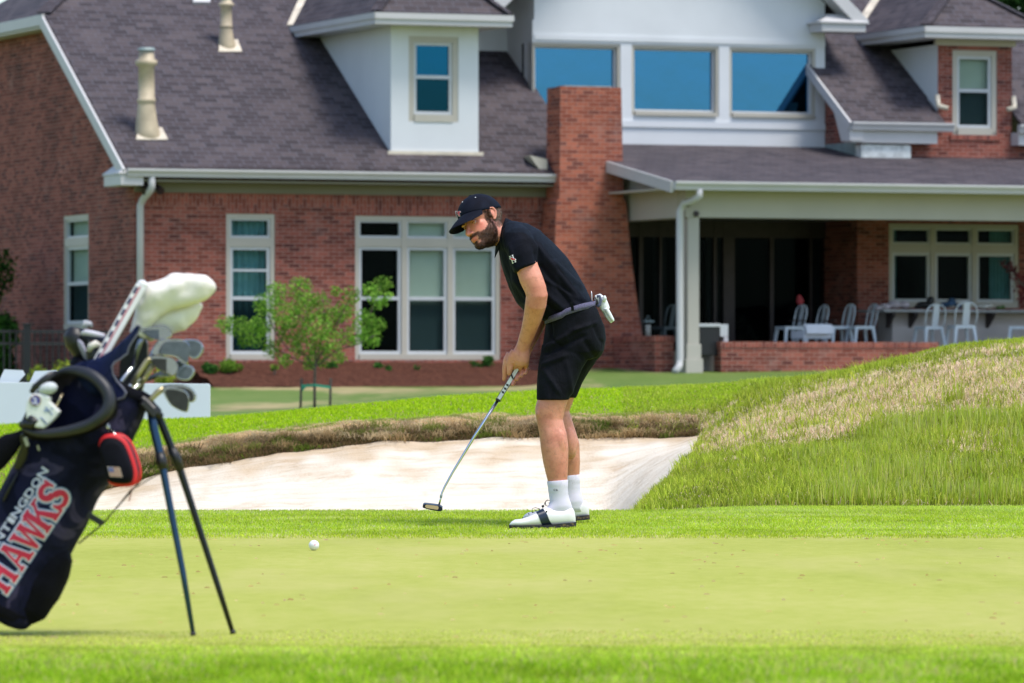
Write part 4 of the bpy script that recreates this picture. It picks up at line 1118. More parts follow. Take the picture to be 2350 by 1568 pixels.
zz_ = co[:, 2]; yl = co[:, 1]
lm_ = ((zz_ > .20) & (zz_ < .585) & (~nearhead)).astype(float)
hairs('leg_hair', lm_, 3000, .010, M_HAIRL, lambda h: np.array((.15, 0, -1.0)), .0003)
am_ = ((zz_ > .86) & (zz_ < 1.12) & (co[:, 0] < P(1262, 700, DM).x) & (~nearhead)).astype(float)
hairs('arm_hair', am_, 700, .008, M_HAIRL, lambda h: np.array((-.2, 0, -1.0)), .00025)
# brows, eyes
for s in (1, -1):
    eb = MB(); eb.tube([H(.0905, s * .017, .0085), H(.0895, s * .028, .0125), H(.0825, s * .040, .0125), H(.074, s * .049, .007)], [.0022, .0034, .003, .0015], 8); fit(eb.build('eyebrow', M_HAIRD, man, True), man)
n = N('eye'); at = n.n('Attribute', attribute_name='iris'); n.bsdf(n.mix(at.outputs['Fac'], c4(.36, .32, .30), c4(.025, .015, .01)), .15, 0, None, .5); M_EYE = n.mat
for s in (1, -1):
    lid = MB(); E_ = MB(); c = H(.0755, s * .0320, -.0058); r = .0112
    E_.ellipsoid(c, hax(r, r, r), 24, 16)
    me = E_.mesh('eye'); q = hlocal(coords(me) ) - np.array([.0755, s * .0320, -.0058])
    look = np.array([.96, .10, -.22]); look /= np.linalg.norm(look)
    a = (q / np.linalg.norm(q, axis=1, keepdims=True)) @ look
    vcol(me, 'iris', np.repeat(np.where(a > .76, 1, 0)[:, None], 4, 1))
    fit(obj('eye', me, M_EYE, man, True), man)
    up = [H(.0815, s * .0195, -.007), H(.0868, s * .027, -.0022), H(.0862, s * .035, -.0018), H(.0765, s * .0455, -.006)]
    lo = [H(.0815, s * .0195, -.008), H(.0845, s * .028, -.0112), H(.083, s * .036, -.0110), H(.0760, s * .0455, -.007)]
    lid.tube(up, [.0026, .0040, .0042, .0028], 8); lid.tube(lo, [.0024, .0034, .0036, .0026], 8)
    lm = lid.mesh('eyelid'); vcol(lm, 'tone', np.tile([.78, .7, .7, 1], (len(lm.vertices), 1))); fit(obj('eyelid', lm, M_SKIN, man, True), man)

# ---- cap
UC_, AF, AL_, AU = .017, .107, .087, .104
def uline(f): return .013 + .10 * f + 1.7 * f * f
def capp(th, e, k=1.0): return (AF * k * math.cos(e) * math.cos(th), AL_ * k * math.cos(e) * math.sin(th), UC_ + AU * k * math.sin(e))
def cape0(th):
    e = 0.0
    for _ in range(12): e = math.asin(max(-1, min(1, (uline(AF * math.cos(e) * math.cos(th)) - UC_) / AU)))
    return e
cm = MB(); nT = 60; rings = []
for j in range(15):
    t = j / 14; r = []
    for i in range(nT):
        th = 2 * math.pi * i / nT; e0 = cape0(th); e = e0 + (math.pi/2 - .02 - e0) * t
        f, l, u = capp(th, e); seam = 1 - .006 * max(0, 1 - abs(((th / (math.pi/3)) % 1) - .0) * 14) * math.cos(e)
        front = .006 * max(0, math.cos(th)) * math.sin(2 * max(0, e)) 
        r.append(H(f * seam + front, l * seam, u * (1 + .0)))
    rings.append(r)
inner = [[HC + (p - HC) * .965 for p in rings[0]]]
cm.loft(inner + rings, cap=False); cm.poly(rings[-1])
cap = cm.build('cap', M_CAP, man, True); fit(cap, man)
br = MB(); nb, mr = 34, 12; top, bot = [], []
for j in range(mr + 1):
    s = j / mr; rt, rb = [], []
    for i in range(nb + 1):
        th = R(-66) + R(132) * i / nb; e0 = cape0(th); f0, l0, u0 = capp(th, e0, 1.004)
        w_ = max(0, math.cos(th * 90 / 67)) ** .6 if abs(th) < R(66.5) else 0
        ext = .088 * w_
        f = f0 + ext * s; l = l0 * (1 + .02 * s)
        u = u0 - .034 * s * w_ - .010 * s * s * w_ - .012 * (l / .08) ** 2 * s
        rt.append(H(f, l, u + .0018)); rb.append(H(f, l, u - .0018))
    top.append(rt); bot.append(rb)
br.loft(top, False, closed=False); br.loft(bot, False, closed=False); br.loft([top[-1], bot[-1]], False, closed=False)
brim = br.build('brim', M_CAP, cap, True); fit(brim, man)
bt_ = MB(); bt_.ellipsoid(H(*capp(0, math.pi/2 - .02)), hax(.008, .008, .005)); fit(bt_.build('button', M_CAP, cap, True), man)
tree = bvh_of(cap)
ey = MB()
for px, py in ((1061.5, 464), (1091, 453.5)):
    r = ray(px, py); hit = tree.ray_cast(EYE + r * (DM - .5), r.normalized(), 2)
    if hit[0]: ey.ellipsoid(hit[0], [(.0032, 0, 0), (0, .0032, 0), (0, 0, .0026)], 10, 6)
fit(ey.build('eyelets', M_WTH, cap, True), man)
hawk = [(1044.5,484.6),(1057,484.6),(1058,488),(1054,489.2),(1055.8,493.5),(1056.2,497),(1052.8,497),(1051,492.5),(1049.2,492),(1048.6,496.6),(1046.4,496.6)]
hawk2 = [(1045.4,485.4),(1056.2,485.4),(1056.8,487.8),(1052.8,488.6),(1054.8,493.5),(1055.2,496.2),(1053.2,496.2),(1051.4,491.6),(1048.6,491.4),(1047.9,495.9),(1046.9,495.9)]
press('cap_logo', [hawk], tree, DM, M_WTH, man, cap, .0012); press('cap_logo', [hawk2], tree, DM, M_RED, man, cap, .0042, 3)

# ---- shirt
S_ = MB(); torso(S_, 1.0)
limb(S_, [(1178,530,-.09,26),(1186,548,-.15,34),(1193,568,-.185,36.5),(1201,592,-.205,35.5),(1207,609,-.213,32),(1209.5,616,-.216,31.5)], .9, 24)
limb(S_, [(1178,530,.09,26),(1188,550,.15,34),(1200,575,.19,35),(1214,604,.21,32),(1222,622,.215,29)], .9, 24)
sh_me = fuse(S_, .0045, 7, .5, 'shirt')
c = coords(sh_me)
px_ = c[:, 0] / c[:, 1] * F + CX; py_ = YH - (c[:, 2] - CAMZ) / c[:, 1] * F
nr = np.zeros(len(c) * 3); sh_me.vertices.foreach_get('normal', nr); nr = nr.reshape(-1, 3)
fold = np.zeros(len(c))
def crease(x0, y0, x1, y1, amp, wid, side=-1):
    """a soft pulled fold along a line on the near side"""
    d = np.array([x1 - x0, y1 - y0], float); L = np.linalg.norm(d); d /= L
    t = (px_ - x0) * d[0] + (py_ - y0) * d[1]; q = (px_ - x0) * -d[1] + (py_ - y0) * d[0]
    return amp * np.exp(-(q / wid) ** 2) * ss(t, -8, 12) * ss(L - t, -8, 12) * (nr[:, 1] * side > -.2)
for a in ((1228,560,1330,690,.006,6),(1238,605,1318,712,-.007,7),(1215,640,1300,715,.007,7),(1205,655,1280,722,-.007,6),(1250,640,1330,690,.005,5),(1180,640,1250,735,.006,7),(1168,560,1188,625,.005,6),(1158,575,1170,640,-.005,6),(1228,575,1236,612,-.008,6),(1270,600,1336,660,.005,6),(1285,655,1345,702,-.007,6),(1200,690,1262,735,.006,6)):
    fold += 1.6 * crease(*a)
low = np.clip(np.exp(-((px_ - 1290) * .46 + (py_ - 705) * .89) ** 2 / 500.), 0, 1)
nzf = np.array([mnoise.noise(V(tuple(p * 9.))) for p in c]) * .0035 + np.array([mnoise.noise(V(tuple(p * 24.))) for p in c]) * .0014
c = c + nr * (fold + nzf)[:, None]; setco(sh_me, c)
# knit panel: shoulder yoke and back, with sky sheen put into its colour
bkl = (px_ - 1170) * .56 - (py_ - 520) * .0 
def seg(px, py, tab): return np.interp(py, [b for a, b in tab], [a for a, b in tab])
edge = np.interp(px_, [1160, 1200, 1240, 1280, 1320, 1350], [528, 528, 552, 606, 655, 690])
knit = ss(edge + 6 - py_, -3, 3) * (px_ > 1160)
vcol(sh_me, 'knit', np.repeat(knit[:, None], 4, 1))
shirt = obj('shirt', sh_me, M_SHIRT, man, True); fit(shirt, man)
# collar with its fold-over flaps
cl = MB(); rings = []; nC = 48
def loop(fr, bk, hw, ex=2.0, cx=0.0):
    A, Bq = M(*fr), M(*bk); c0 = (A + Bq) / 2; u = (A - Bq) / 2; v = V((0, -hw, 0)); r = []
    for t in np.linspace(0, 2*math.pi, nC, endpoint=False):
        r.append(c0 + u * math.cos(t) + v * math.sin(t))
    return r
top1 = loop((1138.5,553), (1158,501), .063); mid = loop((1137,560), (1161,499.5), .069); low_ = loop((1137,588), (1180,509), .098)
for k, p in enumerate(low_):
    t = 2 * math.pi * k / nC; w_ = math.exp(-((abs((t + math.pi) % (2*math.pi) - math.pi) - .42) / .22) ** 2)
    low_[k] = p + V((-.010 * w_, 0, -.022 * w_))
inn = loop((1145,560), (1168,512), .060)
cl.loft([inn, top1, mid, low_], cap=False)
col_ = cl.build('collar', M_SHIRT, shirt, True, fix=True); fit(col_, man)
so_ = col_.modifiers.new('t', 'SOLIDIFY'); so_.thickness = .003; subsurf(col_, 1)
# sleeve cuff line
tree = bvh_of(shirt)
def strip(pts, w_):
    out = []
    for (x0, y0), (x1, y1) in zip(pts[:-1], pts[1:]):
        dx, dy = x1 - x0, y1 - y0; L = math.hypot(dx, dy); a, b_ = -dy / L * w_ / 2, dx / L * w_ / 2
        out.append([(x0 + a, y0 + b_), (x1 + a, y1 + b_), (x1 - a, y1 - b_), (x0 - a, y0 - b_)])
    return out
# sleeve emblem: slab H with a red bird across it
def rot(pl, cx, cy, ang, sx=1, sy=1):
    ca, sa = math.cos(ang), math.sin(ang)
    return [(cx + (x * sx) * ca - (y * sy) * sa, cy + (x * sx) * sa + (y * sy) * ca) for x, y in pl]
Hs = [[(-6,-10),(-1.5,-10),(-1.5,-8.2),(-2.7,-8.2),(-2.7,8.2),(-1.5,8.2),(-1.5,10),(-6,10),(-6,8.2),(-4.8,8.2),(-4.8,-8.2),(-6,-8.2)], [(1.5,-10),(6,-10),(6,-8.2),(4.8,-8.2),(4.8,8.2),(6,8.2),(6,10),(1.5,10),(1.5,8.2),(2.7,8.2),(2.7,-8.2),(1.5,-8.2)], [(-2.7,-1),(2.7,-1),(2.7,1),(-2.7,1)]]
press('sleeve_emblem', [rot(p, 1176.5, 595, R(-24), .84, .92) for p in Hs], tree, DM - .2, M_WTH, man, shirt, .0018, 1)
bird = [(-9,-5.5),(-6.5,-2.6),(-3,-3.4),(-4.5,-6),(-.5,-3.6),(3,-1.5),(7,-1.8),(9.4,.6),(8.6,3.2),(4.5,2.8),(1,4.6),(-2.4,4.2),(-4.5,2.2),(-7.4,2.6),(-6.6,.4),(-9.4,-.4),(-7.6,-2.4)]
press('sleeve_emblem', [rot(bird, 1176.5, 594.5, R(8), .88, .9)], tree, DM - .2, M_WTH, man, shirt, .0028, 1)
press('sleeve_emblem', [rot(bird, 1176.5, 594.5, R(8), .66, .6)], tree, DM - .2, M_RED, man, shirt, .0038, 1)

# ---- shorts
T_ = MB()
torso(T_, 1.0, [((1257,722),(1361,690),.178),((1252,742),(1374,714),.182),((1249,765),(1388,748),.186),((1245,790),(1391,778),.188),((1243,812),(1386,806),.182),((1243,826),(1374,824),.15)], ex=2.5)
for tab in ([(790,1243,1372,-.085,.085),(815,1239,1356,-.09,.098),(845,1234.5,1337,-.10,.098),(890,1232,1318,-.12,.094),(919,1230.5,1306,-.133,.090)], [(790,1258,1390,.09,.085),(815,1258,1381,.10,.098),(845,1256,1358,.115,.098),(880,1253,1336,.135,.094),(913,1249,1322,.145,.090)]):
    rings = []
    for py, xl, xr, off, ry in tab:
        c0 = M((xl + xr) / 2, py, off); rx = (xr - xl) / 2 * PXM
        rings.append([c0 + V((rx * math.cos(t), ry * math.sin(t), 0)) for t in np.linspace(0, 2*math.pi, 32, endpoint=False)])
    T_.loft(rings)
st_me = fuse(T_, .0045, 7, .5, 'shorts')
c = coords(st_me); px_ = c[:, 0] / c[:, 1] * F + CX; py_ = YH - (c[:, 2] - CAMZ) / c[:, 1] * F
nr = np.zeros(len(c) * 3); st_me.vertices.foreach_get('normal', nr); nr = nr.reshape(-1, 3)
fold = np.zeros(len(c))
for a in ((1250,800,1330,752,.006,6),(1248,815,1345,770,-.006,6),(1262,735,1266,775,-.005,4),(1266,775,1290,800,-.005,4),(1244,838,1300,815,.006,6),(1246,845,1285,905,.004,6),(1310,760,1372,740,.004,5),(1340,780,1372,830,-.005,7),(1300,830,1312,905,.004,6),(1360,742,1382,790,-.004,5)):
    fold += 1.8 * crease(*a)
fold += np.array([mnoise.noise(V(tuple(p * 8.))) for p in c]) * .004
setco(st_me, c + nr * fold[:, None])
shorts = obj('shorts', st_me, M_SHORT, man, True); fit(shorts, man)
bl = MB(); rg = []
for k_, (dz, grow) in enumerate(((-7.5, 0), (-7.5, .004), (7.5, .004), (7.5, 0))):
    A, Bq = M(1253, 735 + dz), M(1364, 698 + dz); c0 = (A + Bq) / 2; u = (A - Bq) / 2 * (1.0 + grow * 14); hw = .178 + grow * 2.5; r = []
    for t in np.linspace(0, 2*math.pi, 48, endpoint=False):
        ct, st = math.cos(t), math.sin(t); e_ = 2 / 2.5
        r.append(c0 + u * (abs(ct) ** e_ * (1 if ct >= 0 else -1)) + V((0, -hw * abs(st) ** e_ * (1 if st >= 0 else -1), -.012 * abs(st))) + V((0, 0, .018 * abs(st) ** 2 * (1 if ct < .2 else .6))))
    rg.append(r)
bl.loft(rg + [rg[0]], cap=False); belt = bl.build('belt', M_BELT, man, True); fit(belt, man)
tree = bvh_of(belt)
press('belt_loop', [[(1308,693),(1314.5,692),(1318,713),(1311.5,714)]], tree, DM - .2, M_SHORT, man, shorts, .004, 2)

# ---- socks and shoes
def sock(tab, name='sock'):
    m = MB(); rings = []
    for py, xl, xr, off, ry in tab:
        c0 = M((xl + xr) / 2, py, off); rx = (xr - xl) / 2 * PXM
        rings.append([c0 + V((rx * math.cos(t), ry * rx * math.sin(t), .004 * math.cos(t))) for t in np.linspace(0, 2*math.pi, 40, endpoint=False)])
    m.loft(rings); return fit(m.build(name, M_SOCK, man, True), man)
def socktab(x0, x1, top, off):
    return [(top,x0,x1,off,.93),(top+1,x0-1,x1+1,off,.93),(top+13,x0+1,x1+.6,off,.93),(top+15,x0+1.8,x1+1.0,off,.93),(top+17,x0+1.4,x1+.6,off,.93),(top+27,x0+3,x1+1.2,off,.92),(top+30,x0+4,x1+1.8,off,.92),(top+33,x0+3.4,x1+1.4,off,.92),(top+45,x0+6,x1+4.5,off,.9),(top+56,x0+2,x1+8.5,off-.005,.85),(top+64,x0-6,x1+10.5,off-.005,.72),(top+74,x0-14,x1+11,off-.005,.6),(top+84,x0-18,x1+14,off-.005,.55)]
sock1 = sock(socktab(1256.2, 1302.6, 1103, -.166)); sock2 = sock(socktab(1283.5, 1330.2, 1091, .181))
tree = bvh_of(sock1)
tp = text_polys('Ck', .012)
press('sock_mark', [[(1270 + x * 9, 1127 - y * 6.5) for x, y in t] for t in tp], tree, DM - .2, M_BLACK, man, sock1, .0012, 0)
STN = [(1168.6,1207.5,1211,.010,-.070),(1170.5,1201.5,1213.5,.024,-.069),(1174,1197,1214.5,.033,-.068),(1182,1192.5,1215,.042,-.066),(1197,1191,1215.3,.049,-.06),(1211,1186,1215.2,.051,-.053),(1228,1177.5,1214.8,.048,-.046),(1243,1169,1214.3,.043,-.038),(1255,1164,1213.5,.040,-.032),(1270,1169,1212.7,.038,-.025),(1290,1168,1211.5,.037,-.015),(1306,1163.5,1210.3,.034,-.008),(1314,1166,1209.6,.028,-.004),(1318.5,1174,1209,.021,-.002),(1321,1188,1208.6,.012,0)]
def shoe(dx, dy, off):
    def ring(i, a0=None, grow=0.0):
        x, yt, yb, w_, o = STN[i]
        out = []
        for k in range(28):
            t = 2 * math.pi * k / 28; s, c_ = math.sin(t), math.cos(t)
            zz = (yt + yb - 7) / 2 - (yb - 7 - yt) / 2 * (abs(s) ** .75 * (1 if s >= 0 else -1))
            ww = w_ * abs(c_) ** .65 * (1 if c_ >= 0 else -1) * (1 - .28 * max(0, s) ** 1.5 * (1 if x > 1205 else .5))
            out.append(M(x + dx, zz + dy, off + o) + V((0, -ww - grow * c_, grow * s)))
        return out
    m = MB(); m.loft([ring(i) for i in range(len(STN))]); sh = m.build('shoe', M_SHOE, man, True); fit(sh, man)
    s2 = MB(); rg = []
    for x, yt, yb, w_, o in STN:
        w2 = w_ + .004; h0, h1 = yb - 8.5, yb
        if x > 1240: h0 -= (x - 1240) * .03
        r = []
        for sx, y_ in ((-1, h1 - 1), (-1, h0), (1, h0), (1, h1 - 1), (.92, h1), (-.92, h1)):
            r.append(M(x + dx + (-1.2 if x < 1172 else (1.5 if x > 1318 else 0)), y_ + dy, off + o) + V((0, w2 * sx, 0)))
        rg.append(r)
    s2.loft(rg); so2 = s2.build('sole', M_SOLE, sh, False); fit(so2, man)
    sd2 = MB(); rg = []
    for q in range(15):
        a = R(-62) + R(304) * q / 14                               # from one side over the instep to the other
        hgt = (math.sin(a) + .9) / 1.9; rr = []
        for e in (0, 1):
            xx = (1230 + 15 * e) + (1 - hgt) * (15 + 8 * e)
            i = max(j for j in range(len(STN)) if STN[j][0] <= xx); f = (xx - STN[i][0]) / (STN[i+1][0] - STN[i][0])
            yt, yb, w_, o = [STN[i][k] * (1 - f) + STN[i+1][k] * f for k in (1, 2, 3, 4)]
            s, c_ = math.sin(a), math.cos(a)
            zz = (yt + yb - 7) / 2 - (yb - 7 - yt) / 2 * (abs(s) ** .75) * (1 if s >= 0 else -1); ww = w_ * abs(c_) ** .65 * (1 if c_ >= 0 else -1) * (1 - .28 * max(0, s) ** 1.5)
            rr.append(M(xx + dx, zz + dy - 1.0 * s, off + o) + V((0, -ww - .0025 * c_, .001)))
        rg.append(rr)
    sd2.loft(rg, cap=False, closed=False); sa = sd2.build('saddle', M_NAVYL, sh, True); fit(sa, man)
    lc = MB()
    for x, y in ((1214,1180),(1222,1176),(1230,1172.5),(1238,1168.5),(1246,1164.5)):
        o = off - .05; lc.tube([M(x + dx, y + dy + 1, o - .022), M(x + dx - 1, y + dy - 1.5, o), M(x + dx, y + dy + 1, o + .022)], .0022, 6)
    lc.tube([M(1238+dx,1168+dy,off-.055), M(1228+dx,1165+dy,off-.075), M(1221+dx,1168+dy,off-.08), M(1221+dx,1175+dy,off-.078), M(1226+dx,1177+dy,off-.07)], .0013, 6)
    lc.tube([M(1244+dx,1164+dy,off-.055), M(1250+dx,1157+dy,off-.06), M(1252+dx,1151+dy,off-.062), M(1257+dx,1147+dy,off-.06)], .0014, 6)
    lc.ellipsoid(M(1251+dx,1155+dy,off-.06), [(.004,0,0),(0,.004,0),(0,0,.005)], 8, 6); lc.ellipsoid(M(1246+dx,1162+dy,off-.055), [(.007,0,0),(0,.006,0),(0,0,.006)], 8, 6)
    fit(lc.build('laces', M_BLACK, sh, True), man)
    dt = MB(); r_ = M(1254.5 + dx, 1174 + dy, off - .03 - .040); dt.ellipsoid(r_, [(.0045,0,0),(0,.002,0),(0,0,.0045)], 12, 6); fit(dt.build('badge', M_BLACK, sh, True), man)
    return sh
shoe(0, 0, -.17); shoe(31, -16.5, .19)

# ---- glove hanging from the back pocket
gl_root = empty('glove', M(1385, 705, -.02), 0, 'white leather golf glove hanging out of the golfer\'s back pocket', 'glove')
g = MB()
limb(g, [(1366,684,-.02,6),(1374,682,-.02,9),(1381,690,-.02,11.5),(1386,702,-.02,11.5),(1391,712,-.02,10)], .55, 16)
for pts in ([(1391,708,-.03,5),(1399,722,-.03,5),(1406,734,-.03,4),(1408,738,-.03,2.4)], [(1388,712,-.02,5),(1395,727,-.02,5),(1402,738,-.02,4),(1404,741,-.02,2.4)], [(1384,708,-.01,5),(1390,722,-.01,4.6),(1397,733,-.01,4),(1399,736,-.01,2.2)], [(1384,690,-.03,5.5),(1388,684,-.035,5),(1386,679,-.035,3.2)]):
    limb(g, pts, .9, 12)
gm = fuse(g, .0022, 4, .5, 'glove_body'); go = obj('glove_body', gm, simple('white_glove_leather', c4(.72, .75, .74), .55, var=.06, scale=30, bump=.3, bscale=90), gl_root, True); fit(go, gl_root)
g = MB(); g.tube([M(1370,681,-.045), M(1376,679.5,-.05), M(1379,689,-.05), M(1377,700,-.048), M(1370,704,-.044)], .0075, 10, flat=.35, up=(0, -1, 0)); fit(g.build('cuff_strap', simple('grey_elastic', c4(.16, .17, .26), .7), gl_root, True), gl_root)
g = MB(); g.tube([M(1364,684,-.03), M(1368,692,-.035), M(1371,703,-.035)], [.011, .013, .009], 10, flat=.5); fit(g.build('cuff_lining', M_BLACK, gl_root, True), gl_root)
tee = MB(); tee.tube([M(1357,668,-.05), M(1357.5,676,-.05), M(1358.5,692,-.05), M(1365,708,-.045)], [.0012, .0034, .0018, .0018], 8)
tag(tee.build('pitch_mark_tool', simple('pale_metal', c4(.6, .6, .62), .35, .6), None, True), 'thin pale divot tool sticking up behind the golfer\'s belt', 'divot tool')

# ---- putter
put = empty('putter', M(1180, 860, 0), 0, 'steel putter with white grip and tan faced mallet head held by golfer', 'putter')
gx0, gy0, gx1, gy1 = 1212, 806, 1143.5, 917.5
a, b_ = M(gx0, gy0, .004), M(gx1, gy1, -.010)
g = MB(); g.bar(a, b_, .022, .025, up=(0, -1, 0)); grip = fit(g.build('grip', simple('black_grip_rubber', c4(.012, .012, .016), .7), put, bevel=.004), put)
tdir = (b_ - a).normalized(); fr_ = V((0, -1, 0)); sdv = tdir.cross(fr_).normalized()
g = MB(); q0, q1 = a + tdir * .01 + fr_ * .0135, b_ - tdir * .004 + fr_ * .0135
g.prism([q0 + sdv * .0085, q1 + sdv * .0085, q1 - sdv * .0085, q0 - sdv * .0085], fr_ * .0012); fit(g.build('grip_panel', simple('white_grip_panel', c4(.70, .71, .74), .5), grip), put)
g = MB()
for k in range(3):
    c0 = b_ - tdir * (.042 + k * .020) + fr_ * .0152
    g.prism([c0 + sdv * .0085 - tdir * .002, c0 + sdv * .002 + tdir * .006 , c0 - sdv * .0085 + tdir * .004, c0 - sdv * .004 - tdir * .005], fr_ * .0006)
k0 = M(1181, 862, 0) + fr_ * .0152
g.prism([M(1172,861,-.0235), M(1175,858,-.0235), M(1178.5,868,-.0235), M(1176,871,-.0235)], fr_ * .0006)
fit(g.build('grip_marks', M_BLACK, grip), put)
g = MB(); g.bar(b_, b_ + tdir * .006, .027, .029, up=(0, -1, 0)); fit(g.build('grip_ring', M_BLACK, grip), put)
M_STEEL = simple('polished_steel', c4(.62, .64, .66), .16, 1.0, var=.05)
g = MB(); g.tube([b_ + tdir * .003, M(1090,1000,-.02), M(1040,1082,-.03), M(1020,1118,-.034), M(1013.5,1133,-.036), M(1011,1145,-.038), M(1007.5,1160,-.040)], [.0078, .0068, .0056, .0050, .0045, .0045, .0045], 14); fit(g.build('shaft', M_STEEL, put, True), put)
g = MB(); g.tube([M(1013.6,1134,-.037), M(1012.2,1139,-.038), M(1011.6,1143,-.038)], [.005, .0068, .005], 10); fit(g.build('ferrule', M_LEAD, put, True), put)
g = MB(); outl = [(970.5,1159.5),(972,1157.6),(976,1157.0),(1006,1160.5),(1011,1162.5),(1015.5,1165.5),(1015.3,1171.5),(1011,1174.2),(1004,1173.6),(985,1170.2),(972,1166.3),(969.4,1164.5)]
g.prism([M(x, y, -.065) for x, y in outl], (0, .062, .006)); hd = fit(g.build('head', simple('navy_putter_metal', c4(.012, .014, .03), .35, .5, var=.2), put, bevel=.002), put)
g = MB(); ins = [(977,1159.3),(980,1158.4),(1004,1161.4),(1006.4,1163.5),(1006.2,1168),(1004,1170.2),(980,1166.6),(976.2,1164.2),(975.6,1161.8)]
g.prism([M(x, y, -.0665) for x, y in ins], (0, .001, 0)); fit(g.build('face_insert', simple('tan_insert', c4(.52, .36, .20), .5), hd), put)

# ---- golf ball on the green
bd_ = F * CAMZ / (1262.5 - YH)
ball = MB(); br_ = .02135; bc = P(720.5, 1250, bd_); bc.z = ground_z(bc.x, bc.y) + br_ * .97; bc.y = bd_
ball.ellipsoid(bc, [(br_, 0, 0), (0, br_, 0), (0, 0, br_)], 32, 20)
n = N('golf_ball_white'); vo = n.n('TexVoronoi'); n.t.links.new(n.coord('Object'), vo.inputs['Vector']); vo.inputs['Scale'].default_value = 300
n.bsdf(c4(.80, .80, .82), .3, 0, n.bump(vo.outputs['Distance'], .3, .002), .5)
bo = tag(ball.build('golf_ball', n.mat, None, True), 'white golf ball rolling alone on the green left of the golfer', 'golf ball')
tr_ = bvh_of(bo)
k = MB(); 
press('ball_mark', [[(721.5,1249.5),(724,1247),(725.5,1249),(723.2,1250.2),(724,1252),(721.5,1253)]], tr_, bd_, simple('pink_ink', c4(.75, .35, .42), .5), V((0,0,0)) and bo, bo, .0006, 1)
# ================================================================ golf bag with its clubs
DB = 15.56
PXB = DB / F
def G(px, py, off=0.0): return P(px, py, DB + off)
AXU, AXN = (.47, -.88), (.88, .47)
def ax(t, q=0.0): return (560.6 + AXU[0] * t + AXN[0] * q, 299.4 + AXU[1] * t + AXN[1] * q)
bag_root = V((G(20, 870).x, DB, 0.0))
bag = empty('golf_bag', bag_root, 0, 'dark navy camouflage stand bag with red and white team lettering, leaning on two legs', 'golf bag')
n = N('camo_bag_fabric'); vec = n.coord('Object')
cm_ = n.ramp(n.noise(vec, 7.5, 3, .5, .6), [(.42, c4(.005, .006, .018)), (.47, c4(.010, .011, .034)), (.55, c4(.012, .012, .034)), (.58, c4(.052, .044, .092)), (.7, c4(.020, .018, .046))], 'LINEAR')
n.bsdf(cm_, .75, 0, n.bump(n.math('ADD', n.noise(vec, 6, 4), n.math('MULTIPLY', n.noise(vec, 300, 2), .1)), .8, .025), .08); M_CAMO = n.mat
M_NYL = simple('black_nylon', c4(.004, .004, .008), .75, var=.5, scale=14, bump=.3, bscale=120, spec=.1)
M_NAVYC = cloth('navy_hood_fabric', c4(.008, .012, .045), c4(.014, .022, .075), sheen=.05)
M_PIPE = simple('grey_piping', c4(.12, .12, .17), .6)
def rings_axis(tab, n_=36):
    """tab: (t, radius px, q shift px, squash)"""
    rg = []
    for t, r, q, sq in tab:
        x, y = ax(t, q); c0 = G(x, y, 0)
        e = V((AXN[0], 0, -AXN[1])) * (r * PXB)
        rg.append([c0 + e * math.cos(a) + V((0, -1, 0)) * (r * PXB * sq * math.sin(a)) for a in np.linspace(0, 2*math.pi, n_, endpoint=False)])
    return rg
m = MB(); m.loft(rings_axis([(-1256, 84, 0, .9), (-1250, 97, 0, .9), (-1235, 104, 0, .9), (-1130, 106, 0, .9), (-1000, 105, 0, .9), (-900, 106, 0, .9), (-820, 110, 0, .9), (-750, 112, 0, .9), (-690, 106, 0, .9), (-650, 98, 0, .9)]))
bme = m.mesh('bag_src')
bo_ = MB(); bo_.v, bo_.f, bo_.m = m.v, m.f, m.m
bme = fuse(bo_, .006, 4, .5, 'body')
c = coords(bme); nr = np.zeros(len(c) * 3); bme.vertices.foreach_get('normal', nr); nr = nr.reshape(-1, 3)
c += nr * np.array([mnoise.noise(V((p[0] * 7, p[1] * 7, p[2] * 9))) * .007 + mnoise.noise(V(tuple(p * 18.))) * .0025 for p in c])[:, None]
setco(bme, c)
bagb = obj('body', bme, M_CAMO, bag, True); fit(bagb, bag)
# low side pocket and base cup
def lump(name, pts, mat, parent, flat, vox=.005, wob=.004):
    m = MB(); m.tube([G(*p[:3]) for p in pts], [p[3] * PXB for p in pts], 20, flat=flat, up=(0, -1, 0))
    me = fuse(m, vox, 5, .5, name); c = coords(me)
    q = np.zeros(len(c) * 3); me.vertices.foreach_get('normal', q); q = q.reshape(-1, 3)
    setco(me, c + q * np.array([mnoise.noise(V(tuple(p * 16.))) * wob for p in c])[:, None])
    o = obj(name, me, mat, parent, True); return fit(o, parent if parent.parent is None else bag)
lump('side_pocket', [(44,1422,-.02,24),(62,1396,-.02,48),(84,1352,-.02,58),(106,1305,-.02,56),(128,1265,-.02,46),(140,1246,-.02,26)], M_NYL, bag, 1.0)
lump('base', [(-30,1408,0,84),(-22,1392,0,102),(-10,1370,0,105)], M_NYL, bag, .92, wob=.001)
tree = bvh_of(bagb)
# ---- lettering: HAWKS in slab capitals with a pale outline, the college name small above it
M_LRED = simple('red_print', c4(.50, .012, .05), .6, var=.12, scale=20)
M_LPALE = simple('pale_print', c4(.62, .60, .68), .6, var=.05)
M_LBLUE = simple('blue_edge_print', c4(.16, .24, .42), .6, var=.1)
